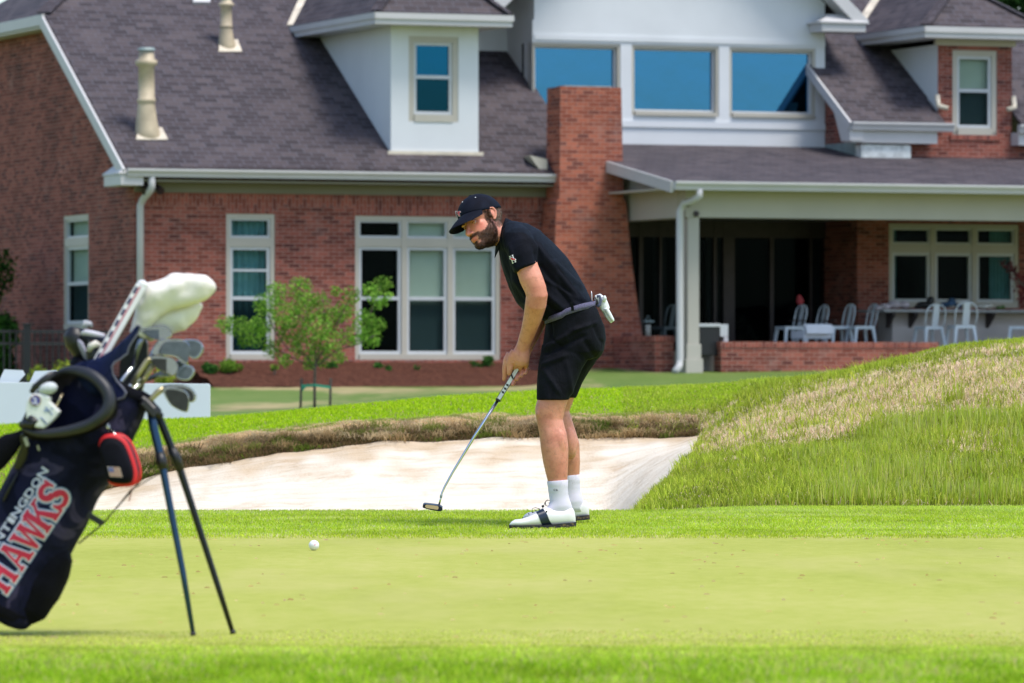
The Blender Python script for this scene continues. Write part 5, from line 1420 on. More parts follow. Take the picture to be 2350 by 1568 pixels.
# letters are drawn in a unit cell: x along the writing, y up (0 baseline .. 1 cap height)
def para(x0, x1, w_): return [(x0, 0), (x0 + w_, 0), (x1 + w_, 1), (x1, 1)]
def rc(x0, y0, x1, y1): return [(x0, y0), (x1, y0), (x1, y1), (x0, y1)]
sf_ = .09
LET = {
 'H': [rc(.06, 0, .26, 1), rc(.54, 0, .74, 1), rc(.26, .43, .54, .57), rc(0, 0, .32, sf_), rc(0, 1 - sf_, .32, 1), rc(.48, 0, .80, sf_), rc(.48, 1 - sf_, .80, 1)],
 'A': [para(.05, .30, .10), [(.30, 1), (.48, 1), (.78, 0), (.55, 0)], rc(.17, .28, .60, .40), rc(0, 0, .24, sf_), rc(.48, 0, .86, sf_), rc(.24, 1 - sf_, .5, 1)],
 'W': [[(.04, 1), (.25, 1), (.40, 0), (.28, 0)], [(.30, 0), (.40, 0), (.58, 1), (.48, 1)], [(.46, 1), (.66, 1), (.80, 0), (.68, 0)], [(.70, 0), (.80, 0), (.98, 1), (.88, 1)], rc(0, 1 - sf_, .30, 1), rc(.42, 1 - sf_, .70, 1), rc(.80, 1 - sf_, 1.05, 1)],
 'K': [rc(.06, 0, .27, 1), [(.27, .42), (.27, .58), (.60, 1), (.74, 1)], [(.36, .60), (.48, .74), (.84, 0), (.58, 0)], rc(0, 0, .33, sf_), rc(0, 1 - sf_, .33, 1), rc(.5, 1 - sf_, .8, 1), rc(.52, 0, .88, sf_)],
}
def arc(cx, cy, rx, ry, a0, a1, w0, w1, n_=12):
    out = []
    P_ = [(a0 + (a1 - a0) * i / n_) for i in range(n_ + 1)]
    for i in range(n_):
        q = []
        for j, s in ((i, 1), (i + 1, 1), (i + 1, -1), (i, -1)):
            t = P_[j]; w_ = w0 + (w1 - w0) * j / n_
            q.append((cx + (rx + s * w_ / 2) * math.cos(t), cy + (ry + s * w_ / 2) * math.sin(t)))
        out.append(q)
    return out
LET['S'] = arc(.36, .74, .23, .18, R(10), R(180), .13, .19) + arc(.36, .74, .23, .20, R(180), R(282), .19, .22) + arc(.36, .27, .24, .20, R(90), R(0), .22, .19) + arc(.36, .27, .24, .19, R(0), R(-170), .19, .13) + [rc(.56, .66, .65, 1.0), rc(.06, 0, .15, .34)]
def grow(poly, g):
    cx = sum(p[0] for p in poly) / len(poly); cy = sum(p[1] for p in poly) / len(poly)
    out = []
    n_ = len(poly); area = sum(poly[i][0] * poly[(i+1) % n_][1] - poly[(i+1) % n_][0] * poly[i][1] for i in range(n_)); sg = 1 if area > 0 else -1
    for i in range(n_):
        p0, p1, p2 = poly[i - 1], poly[i], poly[(i + 1) % n_]
        def nm(a, b):
            dx, dy = b[0] - a[0], b[1] - a[1]; L = math.hypot(dx, dy) or 1; return dy / L * sg, -dx / L * sg
        n1, n2 = nm(p0, p1), nm(p1, p2); bx, by = n1[0] + n2[0], n1[1] + n2[1]; k = max(.45, (bx * bx + by * by) / 2)
        out.append((p1[0] + bx / k * g, p1[1] + by / k * g))
    return out
# writing frame on the photograph: origin at the foot of H, direction up the bag
WX, WY = (.555, -.832), (-.832, -.555)         # along the writing; up the letters
def wr(x, y): return (15.5 + WX[0] * x + WY[0] * y, 1365 + WX[1] * x + WY[1] * y)
cells = [('H', 0, 66, 84), ('A', 62, 62, 70), ('W', 108, 66, 66), ('K', 168, 66, 70), ('S', 222, 72, 74)]
red, pale, blue = [], [], []
for ch_, x0, w_, hh in cells:
    for pl in LET[ch_]:
        def mp(q): return [wr(x0 + x * w_, (y * hh) + (0)) for x, y in q]
        red.append(mp(pl)); pale.append(mp(grow(pl, .045))); blue.append(mp(grow(pl, .075)))
press('big_lettering', blue, tree, DB, M_LBLUE, bag, bagb, .0020, 3); press('big_lettering', pale, tree, DB, M_LPALE, bag, bagb, .0036, 3); press('big_lettering', red, tree, DB, M_LRED, bag, bagb, .0052, 3)
sx0 = 32
for g_, mt, lf_ in ((.06, M_LBLUE, .0018), (.02, M_LPALE, .0032)):
    x_ = sx0; pl = []
    for ch_ in 'HUNTINGDON':
        tp = text_polys(ch_, g_ * .75); mx_ = max(p[0] for t in tp for p in t); mn_ = min(p[0] for t in tp for p in t)
        wd = 14 if ch_ == 'I' else 27.5
        for t in tp: pl.append([wr(x_ + ((p[0] - mn_) / (mx_ - mn_)) * (wd - 3), 78 + p[1] * 25) for p in t])
        x_ += wd
    press('small_lettering', pl, tree, DB, mt, bag, bagb, lf_, 0)

# ---- top: cuff, hood, padded cooler pocket
m = MB(); r_ = rings_axis([(-662, 103, 0, .9), (-640, 104, 0, .9), (-640, 92, 0, .88), (-700, 90, 0, .88)]); m.loft(r_, cap=False); m.poly(r_[-1]); fit(m.build('top_cuff', M_NYL, bag, True), bag)
hood = [(172,840),(190,832),(228,824),(262,800),(296,768),(312,748),(322,748),(316,765),(300,788),(294,800),(292,811),(276,823),(262,831),(256,842),(258,858),(268,876),(281,890),(289,901),(284,912),(268,917),(240,915),(205,900),(180,872)]
bm = bmesh.new(); bm.faces.new([bm.verts.new((x, -y, 0)) for x, y in hood]); bmesh.ops.triangulate(bm, faces=bm.faces)
bmesh.ops.subdivide_edges(bm, edges=bm.edges, cuts=5, use_grid_fill=True)
def hoodz(x, y):
    q = (x - 560.6) * AXN[0] + (y - 299.4) * AXN[1] - 637 + 637 - 0; q = q - 0
    qq = ((x - ax(0)[0]) * AXN[0] + (y - ax(0)[1]) * AXN[1]) / 112
    return -.118 * math.sqrt(max(.02, 1 - min(.98, qq * qq))) - .012 * math.sin(x * .06 + y * .03)
for v in bm.verts:
    x, y = v.co.x, -v.co.y; v.co = G(x, y, hoodz(x, y))
me = bpy.data.meshes.new('hood'); bmesh.ops.recalc_face_normals(bm, faces=bm.faces); bm.to_mesh(me); bm.free()
ho = obj('hood', me, M_NAVYC, bag, True); fit(ho, bag); sm_ = ho.modifiers.new('t', 'SOLIDIFY'); sm_.thickness = .006
m = MB(); pp = [(314,747),(322,749),(316,765),(300,788),(294,800),(292,811),(276,823),(262,831),(256,842),(258,858),(268,876),(281,890),(289,901),(284,912),(268,917),(252,910)]
m.tube([G(x, y, hoodz(x, y) - .004) for x, y in pp], .0035, 8); fit(m.build('hood_piping', M_PIPE, bag, True), bag)
m = MB(); m.prism([G(x, y, .03) for x, y in ((296,772),(322,752),(338,790),(338,850),(322,905),(292,900),(270,880),(276,830))], (0, .06, 0)); fit(m.build('hood_lining', M_BLACK, bag), bag)
rim = [(133,857,-.125),(156,850,-.14),(182,852,-.16),(212,863,-.185),(238,886,-.205),(250,912,-.215),(247,938,-.22),(230,958,-.22),(204,974,-.215),(168,986,-.205),(130,993,-.19),(92,995,-.175),(62,988,-.16),(50,978,-.15),(58,955,-.14),(78,915,-.13),(104,878,-.125)]
RAD = [6, 9, 12, 14, 14.5, 14.5, 14.5, 14, 13, 12.5, 11, 9, 6, 4, 3, 3, 4]
def cyc(a, n_): # smooth closed curve
    out = []; L = len(a)
    for i in range(L):
        p0, p1, p2, p3 = (np.array(a[(i + k) % L], float) for k in (-1, 0, 1, 2))
        for j in range(n_):
            t = j / n_; out.append(.5 * ((2*p1) + (-p0 + p2)*t + (2*p0 - 5*p1 + 4*p2 - p3)*t*t + (-p0 + 3*p1 - 3*p2 + p3)*t**3))
    return out
rs = cyc([(*p, r) for p, r in zip(rim, RAD)], 4)
pk = MB(); inn = []; mid_ = []; out_ = []
cxp, cyp = 150, 930
for x, y, o, r in rs:
    out_.append(G(cxp + 16 + (x - cxp) * 1.10, cyp + 16 + (y - cyp) * 1.08, -.03)); mid_.append(G(cxp + 9 + (x - cxp) * 1.10, cyp + 9 + (y - cyp) * 1.09, o * .6))
pk.loft([[G(x, y, o) for x, y, o, r in rs], mid_, out_], cap=False); fit(pk.build('cooler_pocket', M_NYL, bag, True), bag)
pk = MB(); pk.loft([[G(x, y, o) for x, y, o, r in rs], [G(cxp + (x - cxp) * .86, cyp + (y - cyp) * .86, -.09) for x, y, o, r in rs], [G(cxp + 4 + (x - cxp) * .55, cyp + 4 + (y - cyp) * .55, -.075 + .006 * math.sin(i * .9)) for i, (x, y, o, r) in enumerate(rs)]], cap=False)
pk.poly([G(cxp + 4 + (x - cxp) * .55, cyp + 4 + (y - cyp) * .55, -.074) for x, y, o, r in rs]); fit(pk.build('pocket_lining', simple('plum_lining', c4(.024, .016, .036), .8, var=.5, scale=12, bump=.5, bscale=20), bag, True), bag)
m = MB(); k_ = rs + [rs[0]]; m.tube([G(x, y, o) for x, y, o, r in k_], [r * PXB for x, y, o, r in k_], 12); fit(m.build('pocket_rim', simple('charcoal_rubber_rim', c4(.014, .015, .022), .5, var=.2, bump=.2, bscale=160), bag, True), bag)
lump('shoulder_strap', [(-60,1092,-.06,30),(-8,1046,-.07,33),(24,1018,-.08,27),(44,1002,-.09,15),(56,990,-.10,9)], M_NYL, bag, .5, wob=.003)
lump('strap_webbing', [(52,992,-.13,9),(58,1020,-.12,12),(50,1050,-.10,14),(38,1078,-.09,10)], M_BLACK, bag, .5, wob=.002)
m = MB()
for pts in ([(47,1070),(8,1150)], [(60,1088),(20,1170)]): m.tube([G(x, y, -.085) for x, y in pts], .004, 6)
fit(m.build('zip_seam', M_BLACK, bag, True), bag)
bk = MB(); bk.bar(G(57, 1004, -.15), G(64, 1024, -.15), .010, .006, up=(0, -1, 0)); bk.bar(G(86, 1022, -.125), G(90, 1034, -.125), .006, .004, up=(0, -1, 0)); fit(bk.build('strap_buckle', simple('pale_buckle', c4(.35, .34, .27), .4, .3), bag, bevel=.001), bag)
# ---- stand
M_LEG = simple('navy_anodised_tube', c4(.018, .05, .10), .28, .6, var=.15)
M_LEGB = simple('black_tube', c4(.008, .010, .014), .35, .3, var=.2)
m = MB(); m.tube([G(316,905,-.05), G(334,922,-.055), G(352,940,-.06), G(372,957,-.05)], [.010, .015, .016, .010], 12, flat=.8); m.bar(G(326,922,-.085), G(356,954,-.07), .018, .02); m.bar(G(344,924,-.02), G(366,948,-.02), .016, .02); fit(m.build('stand_hinge', M_BLACK, bag, False, bevel=.003), bag)
def leg_(pts, mat, collar):
    m = MB(); m.tube([G(*p[:3]) for p in pts], [p[3] * PXB for p in pts], 12); l = m.build('leg', mat, bag, True); fit(l, bag)
    q = MB(); q.tube([G(*p[:3]) for p in collar], [p[3] * PXB for p in collar], 12); fit(q.build('leg_collar', M_BLACK, l, True), bag)
    p = pts[-1]; q = MB(); q.tube([G(p[0] - 1.5, p[1] - 9, p[2]), G(*p[:3])], [p[3] * PXB * 1.15, p[3] * PXB * 1.25], 12); fit(q.build('rubber_foot', M_BLACK, l, True), bag)
leg_([(347,945,-.06,9.5),(352,980,-.065,10.5),(366,1040,-.07,10),(372,1066,-.075,9),(384,1130,-.08,8.2),(420,1315,-.10,7.2),(444,1459,-.115,5.2)], M_LEG, [(366,1040,-.07,11),(370,1058,-.073,13),(375,1078,-.076,10)])
leg_([(354,935,-.02,8.5),(372,975,-.018,9),(394,1030,-.015,9),(408,1062,-.012,9),(440,1160,-.005,8),(500,1345,.008,7),(535,1455,.018,5.5)], M_LEGB, [(392,1028,-.015,10),(403,1050,-.013,12),(414,1080,-.011,9.5)])
m = MB(); m.bar(G(200,1180,-.03), G(236,1202,-.03), .016, .016); m.tube([G(236,1202,-.03), G(362,1058,-.07)], .0022, 6); m.tube([G(236,1204,-.03), G(300,1125,-.03), G(400,1066,-.012)], .0018, 6); m.tube([G(236,1202,-.03), G(180,1248,-.03)], .0026, 6)
fit(m.build('stand_linkage', M_BLACK, bag), bag)
m = MB(); m.tube([G(303,1120,-.05), G(300,1135,-.045), G(296,1150,-.045)], .002, 6); fit(m.build('linkage_tag', simple('faded_red_cord', c4(.4, .10, .10), .7), bag, True), bag)

# ---- zip case hanging from the bag
zc_ = empty('zip_case', G(275, 1060, -.17), 0, 'small black zip case with red piping and flag patch hanging from the golf bag', 'case')
zo = [(229,1024),(233,1010),(242,1002),(258,999),(275,1003),(290,1016),(300,1036),(309,1062),(314,1086),(311,1106),(300,1113),(280,1114),(258,1110),(248,1098),(241,1070),(235,1046)]
def zl(sh, off, k): 
    cx_, cy_ = 272, 1058; return [G(cx_ + (x - cx_) * k + sh[0], cy_ + (y - cy_) * k + sh[1], off) for x, y, *_ in cyc([(a, b) for a, b in zo], 3)]
M_ZR = simple('red_zip_tape', c4(.62, .012, .018), .55, var=.12)
m = MB(); m.loft([zl((-8, 3), -.215, .70), zl((-7, 3), -.212, .82), zl((-6, 2), -.200, .90), zl((-4, 1), -.180, .93)]); fit(m.build('front_shell', M_NYL, zc_, True), zc_)
m = MB(); m.loft([zl((-1.5, 1), -.1795, 1.0), zl((0, 0), -.176, 1.06), zl((1, 0), -.164, 1.0)]); fit(m.build('zip_piping', M_ZR, zc_, True), zc_)
m = MB(); m.loft([zl((2, -1), -.1635, .97), zl((8, -3), -.140, .97)]); fit(m.build('gusset', M_BLACK, zc_, True), zc_)
m = MB(); m.loft([zl((8.5, -3), -.1395, 1.0), zl((10, -3.5), -.134, 1.03), zl((11.5, -4), -.128, 1.0)]); fit(m.build('zip_piping', M_ZR, zc_, True), zc_)
m = MB(); m.loft([zl((12, -4), -.1275, .97), zl((14, -5), -.11, .93), zl((14, -5), -.10, .75)]); fit(m.build('back_shell', M_NYL, zc_, True), zc_)
fl_ = MB(); 
def fp(u, v): return G(246 + 29 * u + 6 * v, 1071 + 1.5 * u + 23 * v, -.2185)
fl_.prism([fp(0,0), fp(1,0), fp(1,1), fp(0,1)], (0, -.001, 0)); pt2 = fit(fl_.build('flag_patch', simple('tan_patch', c4(.40, .33, .27), .7), zc_), zc_)
fl_ = MB()
for k in range(4): fl_.quad(fp(.04, .06 + k * .25) - V((0, .0014, 0)), fp(.96, .06 + k * .25) - V((0, .0014, 0)), fp(.96, .17 + k * .25) - V((0, .0014, 0)), fp(.04, .17 + k * .25) - V((0, .0014, 0)))
fit(fl_.build('flag_stripes', simple('dusty_red', c4(.34, .13, .10), .7), pt2), zc_)
fl_ = MB(); fl_.quad(fp(.04, .06) - V((0, .0018, 0)), fp(.46, .06) - V((0, .0018, 0)), fp(.46, .52) - V((0, .0018, 0)), fp(.04, .52) - V((0, .0018, 0))); fit(fl_.build('flag_canton', simple('dusty_blue', c4(.10, .11, .24), .7), pt2), zc_)
cb_ = MB(); cb_.tube([G(243,968,-.13), G(247,970,-.135), G(251,984,-.14), G(249,986,-.14), G(243,974,-.135), G(243,968,-.13)], .0028, 8); cb_.tube([G(251,984,-.14), G(259,988,-.15), G(264,1000,-.165), G(259,1001,-.165), G(252,990,-.15)], .003, 8)
fit(cb_.build('clip', M_STEEL, zc_, True), zc_)

# ---- things in the cooler pocket
wg = empty('glove', G(95, 940, -.15), 0, 'white golf glove with round badge and blue print sticking out of the bag pocket', 'glove')
m = MB(); sh_ = [(60,960),(58,938),(62,918),(72,905),(88,903),(104,907),(116,911),(113,921),(124,932),(137,945),(128,958),(116,970),(100,984),(70,980)]
m.prism([G(x, y, -.185) for x, y in sh_], (.004, .03, 0)); fit(m.build('glove_body', simple('white_glove_leather', c4(.66, .67, .66), .6, var=.06, bump=.2, bscale=60), wg, False, bevel=.006), wg)
def disc(name, cx, cy, r0, r1, off, mat, root, th=.0012):
    m = MB(); N_ = 24; a = [G(cx + r1 * math.cos(t), cy + r1 * math.sin(t), off) for t in np.linspace(0, 2*math.pi, N_, endpoint=False)]
    m.prism(a, (0, -th, 0)); return fit(m.build(name, mat, root), root)
disc('badge', 81, 919.5, 0, 13.5, -.186, simple('tan_ring', c4(.36, .25, .16), .5), wg); disc('badge', 81.3, 919.5, 0, 11, -.1875, simple('badge_blue', c4(.06, .06, .26), .5), wg)
tp = text_polys('2', .05); m = MB()
for t in tp: m.poly([G(77 + x * 15, 926 - y * 17, -.1895) for x, y in t])
for a_, b_ in (((73,913),(77,909)),((88,926),(85,930)),((73,922),(75,928))): m.bar(G(*a_, -.1895), G(*b_, -.1895), .003, .0006, up=(0, -1, 0))
fit(m.build('badge_mark', simple('pale_violet', c4(.60, .58, .72), .5), wg, fix=False), wg)
m = MB()
for k, (x, y, L) in enumerate(((104,934,14),(107,939,12),(101,940,9),(111,943,13),(93,958,12),(96,962,15),(100,967,10),(118,936,5))): m.bar(G(x, y, -.1862), G(x + L * .72, y + L * .7, -.1862), .0028, .0006, up=(0, -1, 0))
fit(m.build('printed_lines', simple('blue_print', c4(.12, .20, .45), .5), wg), wg)
m = MB(); m.ellipsoid(G(110, 892, -.17), [(.026, 0, .006), (0, .02, 0), (-.004, 0, .017)], 20, 12); tag(m.build('ball_pouch', simple('pale_grey_cloth', c4(.50, .53, .55), .8, bump=.2, bscale=80), None, True), 'rounded pale grey cloth pouch above the white glove in bag pocket', 'pouch')
sp_ = MB(); sp_.tube([G(72,902,-.17), G(80,889,-.175), G(100,873,-.175), G(117,861,-.17), G(130,857,-.15), G(133,862,-.14)], [.007, .009, .010, .010, .008, .006], 10, flat=.35, up=(0, -1, 0)); tag(sp_.build('wrist_strap', M_BLACK, None, True), 'black wrist strap looped over the cooler pocket opening', 'strap')
sp_ = MB(); sp_.tube([G(129,934,-.17), G(138,914,-.17), G(144,904,-.16)], [.003, .0034, .0026], 8); tag(sp_.build('brass_clip', simple('pale_brass', c4(.5, .42, .28), .3, .7), None, True), 'slim brass coloured clip inside the open bag pocket', 'clip')
sp_ = MB(); sp_.tube([G(62,955,-.165), G(72,962,-.18), G(80,968,-.185), G(76,976,-.185), G(60,972,-.17), G(48,976,-.16)], [.008, .012, .010, .012, .012, .010], 10); tag(sp_.build('tool_lanyard', M_BLACK, None, True), 'black lanyard bunched below the white glove in bag pocket', 'lanyard')

# ---- clubs: irons and wedges with steel heads
M_IRON = simple('brushed_iron', c4(.30, .32, .36), .2, .85, var=.2, scale=40)
M_IROND = simple('dark_cavity_iron', c4(.03, .03, .03), .5, .5, var=.3, scale=40)
M_HOSEL = simple('warm_steel_hosel', c4(.46, .40, .24), .35, .6, var=.15)
M_BLUEST = simple('bluish_steel', c4(.26, .31, .42), .2, .85, var=.2, scale=40)
M_FACE = simple('satin_face', c4(.10, .115, .14), .38, .6, var=.2, scale=50)
def club(name, label, outl, off, hosel, face, rim_, tilt=.03, face_k=.80, shift=(0, 0), cat='golf club', group=None):
    cx_ = sum(p[0] for p in outl) / len(outl); cy_ = sum(p[1] for p in outl) / len(outl)
    root = empty(name, G(cx_, cy_, off), 0, label, cat, group)
    cv = [tuple(p) for p in cyc(outl, 3)]
    def ringo(k, o, s=(0, 0)): return [G(cx_ + (x - cx_) * k + s[0], cy_ + (y - cy_) * k + s[1], off + o + (x - cx_) * PXB * tilt * 10) for x, y in cv]
    m = MB(); m.loft([ringo(.95, -.006), ringo(1.0, 0.0), ringo(1.0, .008), ringo(.93, .014, (3, 2))]); hd = m.build('head', rim_, root, False); fit(hd, root)
    m = MB(); m.loft([ringo(face_k, -.0058, shift), ringo(face_k * .985, -.0075, shift)]); fit(m.build('cavity', face if face is M_IROND else M_FACE, hd), root)
    m = MB(); m.tube([G(x, y, off + .004) for x, y, r in hosel], [r * PXB for x, y, r in hosel], 12); fit(m.build('hosel', M_HOSEL if face is M_IROND else M_IRON, root, True), root)
    x, y, r = hosel[-1]; ex, ey_ = ax(-760); m = MB(); m.tube([G(x, y, off + .004), G(ex + (x - 300) * .5, ey_, .0)], [r * PXB * .75, r * PXB * .7], 10); fit(m.build('shaft', M_STEEL, root, True), root)
    return root
GI = 'irons in the golf bag'
club('iron_club', 'dark backed iron, topmost club head beside the white headcovers', [(322,760),(325,751),(350,749),(379,750),(390,757),(394.5,769),(386,776),(364,781),(340,773)], -.01, [(330,764,7),(320,790,6),(306,840,6)], M_IRON, M_IRON, group=GI, face_k=.72, shift=(-2, 4))
club('iron_club', 'bluish iron whose rounded toe sticks out furthest right', [(420,784),(432,779),(452,780.5),(465,791),(464,808),(449,824),(434,817)], .02, [(424,795,6),(380,812,5),(330,850,5)], M_BLUEST, M_BLUEST, group=GI)
club('iron_club', 'large silver blue iron head in the middle of the cluster', [(346,812),(362,782),(390,778),(418,779),(433,789),(438,804),(432,820),(429,837),(418,834),(401,820),(372,815)], -.03, [(352,806,7),(344,830,6),(322,866,6)], M_BLUEST, M_IRON, group=GI, face_k=.78, shift=(8, 0))
club('iron_club', 'pale steel iron lowest under the dark faced iron', [(404,865),(412,845),(424,838),(442,842),(445,856),(433,871),(416,872)], .0, [(408,858,5),(370,862,5),(330,872,5)], M_BLUEST, M_BLUEST, group=GI)
club('iron_club', 'narrow blue grey iron behind the dark faced iron', [(398,836),(410,828),(424,838),(426,852),(416,862),(402,858)], .01, [(404,846,5),(372,856,5),(334,872,5)], M_BLUEST, M_IRON, group=GI)
club('iron_club', 'dark faced iron with bright rim and long yellowish hosel', [(344,820),(362,817),(390,820),(403,828),(409,845),(401,861),(380,855),(357,843)], -.05, [(348,824,6.5),(338,828,6.5),(322,852,6.5),(303,882,6)], M_IROND, M_IRON, group=GI, shift=(-3, 2))
club('iron_club', 'silver wedge behind the front wedge, low on the right', [(376,890),(384,882),(418,882),(440,891),(450,906),(445,921),(430,922),(400,905)], -.01, [(378,890,6),(360,905,5.5),(342,922,5)], M_IROND, M_IRON, group=GI, shift=(2, 4))
club('iron_club', 'dark faced wedge hanging lowest in front of the white board', [(374,890),(392,888),(420,894),(432,905),(434,922),(430,944),(420,945),(404,938),(390,928),(378,908)], -.05, [(376,891,6.5),(362,900,7),(349,914,6.5),(338,924,6)], M_IRON and M_IROND, M_IRON, group=GI, face_k=.86, shift=(2, 2))
h2 = MB(); h2.tube([G(352,838,-.045), G(340,856,-.045), G(322,882,-.045)], [.007, .0075, .007], 12)
for x, y in ((349,842),(343,850),(332,866)): h2.bar(G(x, y, -.053), G(x - 5, y + 8, -.053), .005, .002, up=(0, -1, 0))
tag(h2.build('club_hosel', M_HOSEL, None, True), 'short yellowish club neck beside the long hosel', 'golf club')

# ---- headcovers
M_COVER = simple('cream_leather', c4(.75, .70, .645), .55, var=.05, scale=10, bump=.15, bscale=60)
def cover(name, label, tubes, mat, flat=.8, wob=.010, group=None):
    root = empty(name, G(*tubes[0][0][:3]), 0, label, 'headcover', group); m = MB()
    for pts in tubes: m.tube([G(*p[:3]) for p in pts], [p[3] * PXB for p in pts], 20, flat=flat, up=(0, -1, 0))
    me = fuse(m, .0045, 6, .5, 'cover'); c = coords(me); q = np.zeros(len(c) * 3); me.vertices.foreach_get('normal', q); q = q.reshape(-1, 3)
    d = np.array([mnoise.noise(V((p[0] * 14 + p[2] * 9, p[1] * 10, p[2] * 20 - p[0] * 12))) * wob + mnoise.noise(V((p[0] * 40 + p[2] * 22, p[1] * 20, p[2] * 46 - p[0] * 30))) * wob * .15 for p in c]); setco(me, c + q * d[:, None])
    fit(obj('cover', me, mat, root, True), root); return root
cover('headcover', 'large cream white driver headcover, tallest thing in the golf bag', [[(314,770,-.01,20),(322,745,-.01,24),(338,712,-.01,34),(362,684,-.01,42),(400,667,-.01,41),(440,661,-.01,33),(470,661,-.01,25),(488,660,-.01,14),(495,659,-.01,7)]], M_COVER)
cover('headcover', 'smaller cream headcover tucked under the large cream one', [[(330,770,.03,20),(345,745,.03,26),(380,735,.03,34),(415,728,.03,33),(440,718,.03,21),(453,706,.03,13),(459,698,.03,7)], [(370,745,.03,22),(400,745,.03,24),(412,756,.03,12)]], M_COVER)
dc = cover('headcover', 'round black headcover with grey band at the left of the bag top', [[(200,832,-.02,15),(190,810,-.03,22),(178,785,-.03,30),(172,768,-.03,27),(176,752,-.03,16)]], M_BLACK, .9, .002)
m = MB(); m.tube([G(214,842,-.05), G(198,818,-.06), G(184,788,-.07), G(180,782,-.065)], [.012, .013, .012, .006], 12, flat=.6); fit(m.build('grey_band', simple('grey_knit', c4(.30, .29, .36), .8), dc, True), dc)
m = MB(); m.tube([G(188,752,-.05), G(196,742,-.05), G(206,744,-.04), G(210,752,-.03)], [.004, .009, .008, .004], 10); fit(m.build('pull_loop', simple('pale_grey_loop', c4(.42, .42, .46), .7), dc, True), dc)
d2 = cover('headcover', 'slim navy and white headcover lying across the bag top', [[(250,786,-.06,8),(236,776,-.06,10.5),(212,771,-.06,11),(194,768,-.06,11),(184,768,-.06,6)]], simple('navy_knit', c4(.03, .035, .07), .7, var=.3), 1, .001)
m = MB(); m.tube([G(240,771,-.068), G(214,766,-.070), G(196,763,-.070), G(186,766,-.068)], [.006, .0085, .0085, .004], 10); fit(m.build('white_stripe', simple('white_knit', c4(.55, .53, .60), .7), d2, True), d2)
d3 = cover('headcover', 'black fairway headcover with white top, closest to the striped sleeve', [[(226,836,-.07,10),(216,820,-.08,17),(212,804,-.08,16),(214,794,-.08,10)]], M_BLACK, .9, .001)
m = MB(); m.tube([G(204,806,-.10), G(208,795,-.105), G(220,789,-.10), G(232,794,-.09)], [.006, .010, .010, .005], 10); fit(m.build('white_top', simple('ivory_knit', c4(.60, .56, .50), .7), d3, True), d3)
st = empty('stick_cover', G(280, 735, -.04), 0, 'long tapered white stick cover with navy dashes and red line rising from the bag', 'stick cover')
a_, b_ = G(222, 836, -.09), G(327, 650, -.06)
m = MB(); tdv = (b_ - a_).normalized(); sdv = V((0, -1, 0)).cross(tdv).normalized()
if sdv.x < 0: sdv = -sdv
def slab(m, l0, l1, w0, w1, f0, f1):
    pa, pb = a_ + (b_ - a_) * l0, a_ + (b_ - a_) * l1
    q = [pa + sdv * w0 + V((0, -f0, 0)), pa + sdv * w1 + V((0, -f0, 0)), pb + sdv * w1 + V((0, -f0, 0)), pb + sdv * w0 + V((0, -f0, 0))]
    m.prism(q, (0, -(f1 - f0), 0))
slab(m, -.02, .97, -.014, .016, -.012, .012); m.ellipsoid(b_ + tdv * -.004 + sdv * .002, [sdv * .0155, V((0, .012, 0)), tdv * .013], 16, 10)
fit(m.build('sleeve', simple('white_sleeve', c4(.66, .65, .66), .6, var=.05), st, bevel=.003), st)
m = MB()
for k in range(7): slab(m, .05 + k * .135, .125 + k * .135, -.0105, -.003, .0122, .0128)
fit(m.build('navy_dashes', simple('navy_weave', c4(.02, .02, .075), .7), st), st)
m = MB(); slab(m, -.01, .96, -.0015, .002, .0122, .0130); fit(m.build('red_line', simple('red_weave', c4(.42, .05, .10), .7), st), st)
# ================================================================ patio, garden, fence
def HW(a, b, z): return HO + E1 * a + E2 * b + V((0, 0, z))      # house frame -> world
ZP = hb(2205, 808, -1.8).z                                        # patio floor level
m = MB(); ASW = hb(1541, 810, -2.6).x
m.box((ASW + .05, -2.45, .2), (AEND, BW + .2, ZP)); m.off = V((0, 0, 0))
pat = m.build('patio', simple('concrete_slab', c4(.30, .29, .28), .85, var=.15, scale=2, bump=.2, bscale=40))
pat.location = HO; pat.rotation_euler = (0, 0, TH); tag(pat, kind='structure')
def at_house(name, label, cat, p, rz=0, group=None): return empty(name, HW(*p), TH + rz, label, cat, group)
# low brick walls round the patio
def low_wall(px0, px1, y0, y1, b, th, label, left_end=True):
    p, q = hb(px0, (y0 + y1) / 2, b), hb(px1, (y0 + y1) / 2, b)
    zt, zb_ = hb((px0 + px1) / 2, y0, b).z, hb((px0 + px1) / 2, y1, b).z
    r = at_house('brick_wall', label, 'wall', (p.x, b, zb_), 0, 'low brick walls around the patio')
    m = MB(); m.box((0, 0, -.3), (q.x - p.x, th, zt - zb_ - .10)); m.build('wall_body', M_BRICK, r)
    m = MB(); m.box((-.012, -.012, zt - zb_ - .098), (q.x - p.x + .012, th + .012, zt - zb_)); m.build('coping', M_SOLD, r)
low_wall(1655, 2152, 785, 856, PB, .3, 'long low brick wall in front of the patio chairs')
zt_w, zb_w = hb(1541, 771, -2.6).z, hb(1541, 854, -2.6).z
r = at_house('brick_wall', 'short low brick wall joining the tapered brick chimney', 'wall', (ASW - .3, -2.6, zb_w), 0, 'low brick walls around the patio')
m = MB(); m.box((0, 0, -.3), (.34, 2.5, zt_w - zb_w - .10)); m.build('wall_body', M_BRICK, r)
m = MB(); m.box((-.012, -.012, zt_w - zb_w - .098), (.352, 2.5, zt_w - zb_w)); m.build('coping', M_SOLD, r)
low_wall(2275, 2560, 783, 858, PB, .3, 'low brick wall half buried behind the grassy mound')
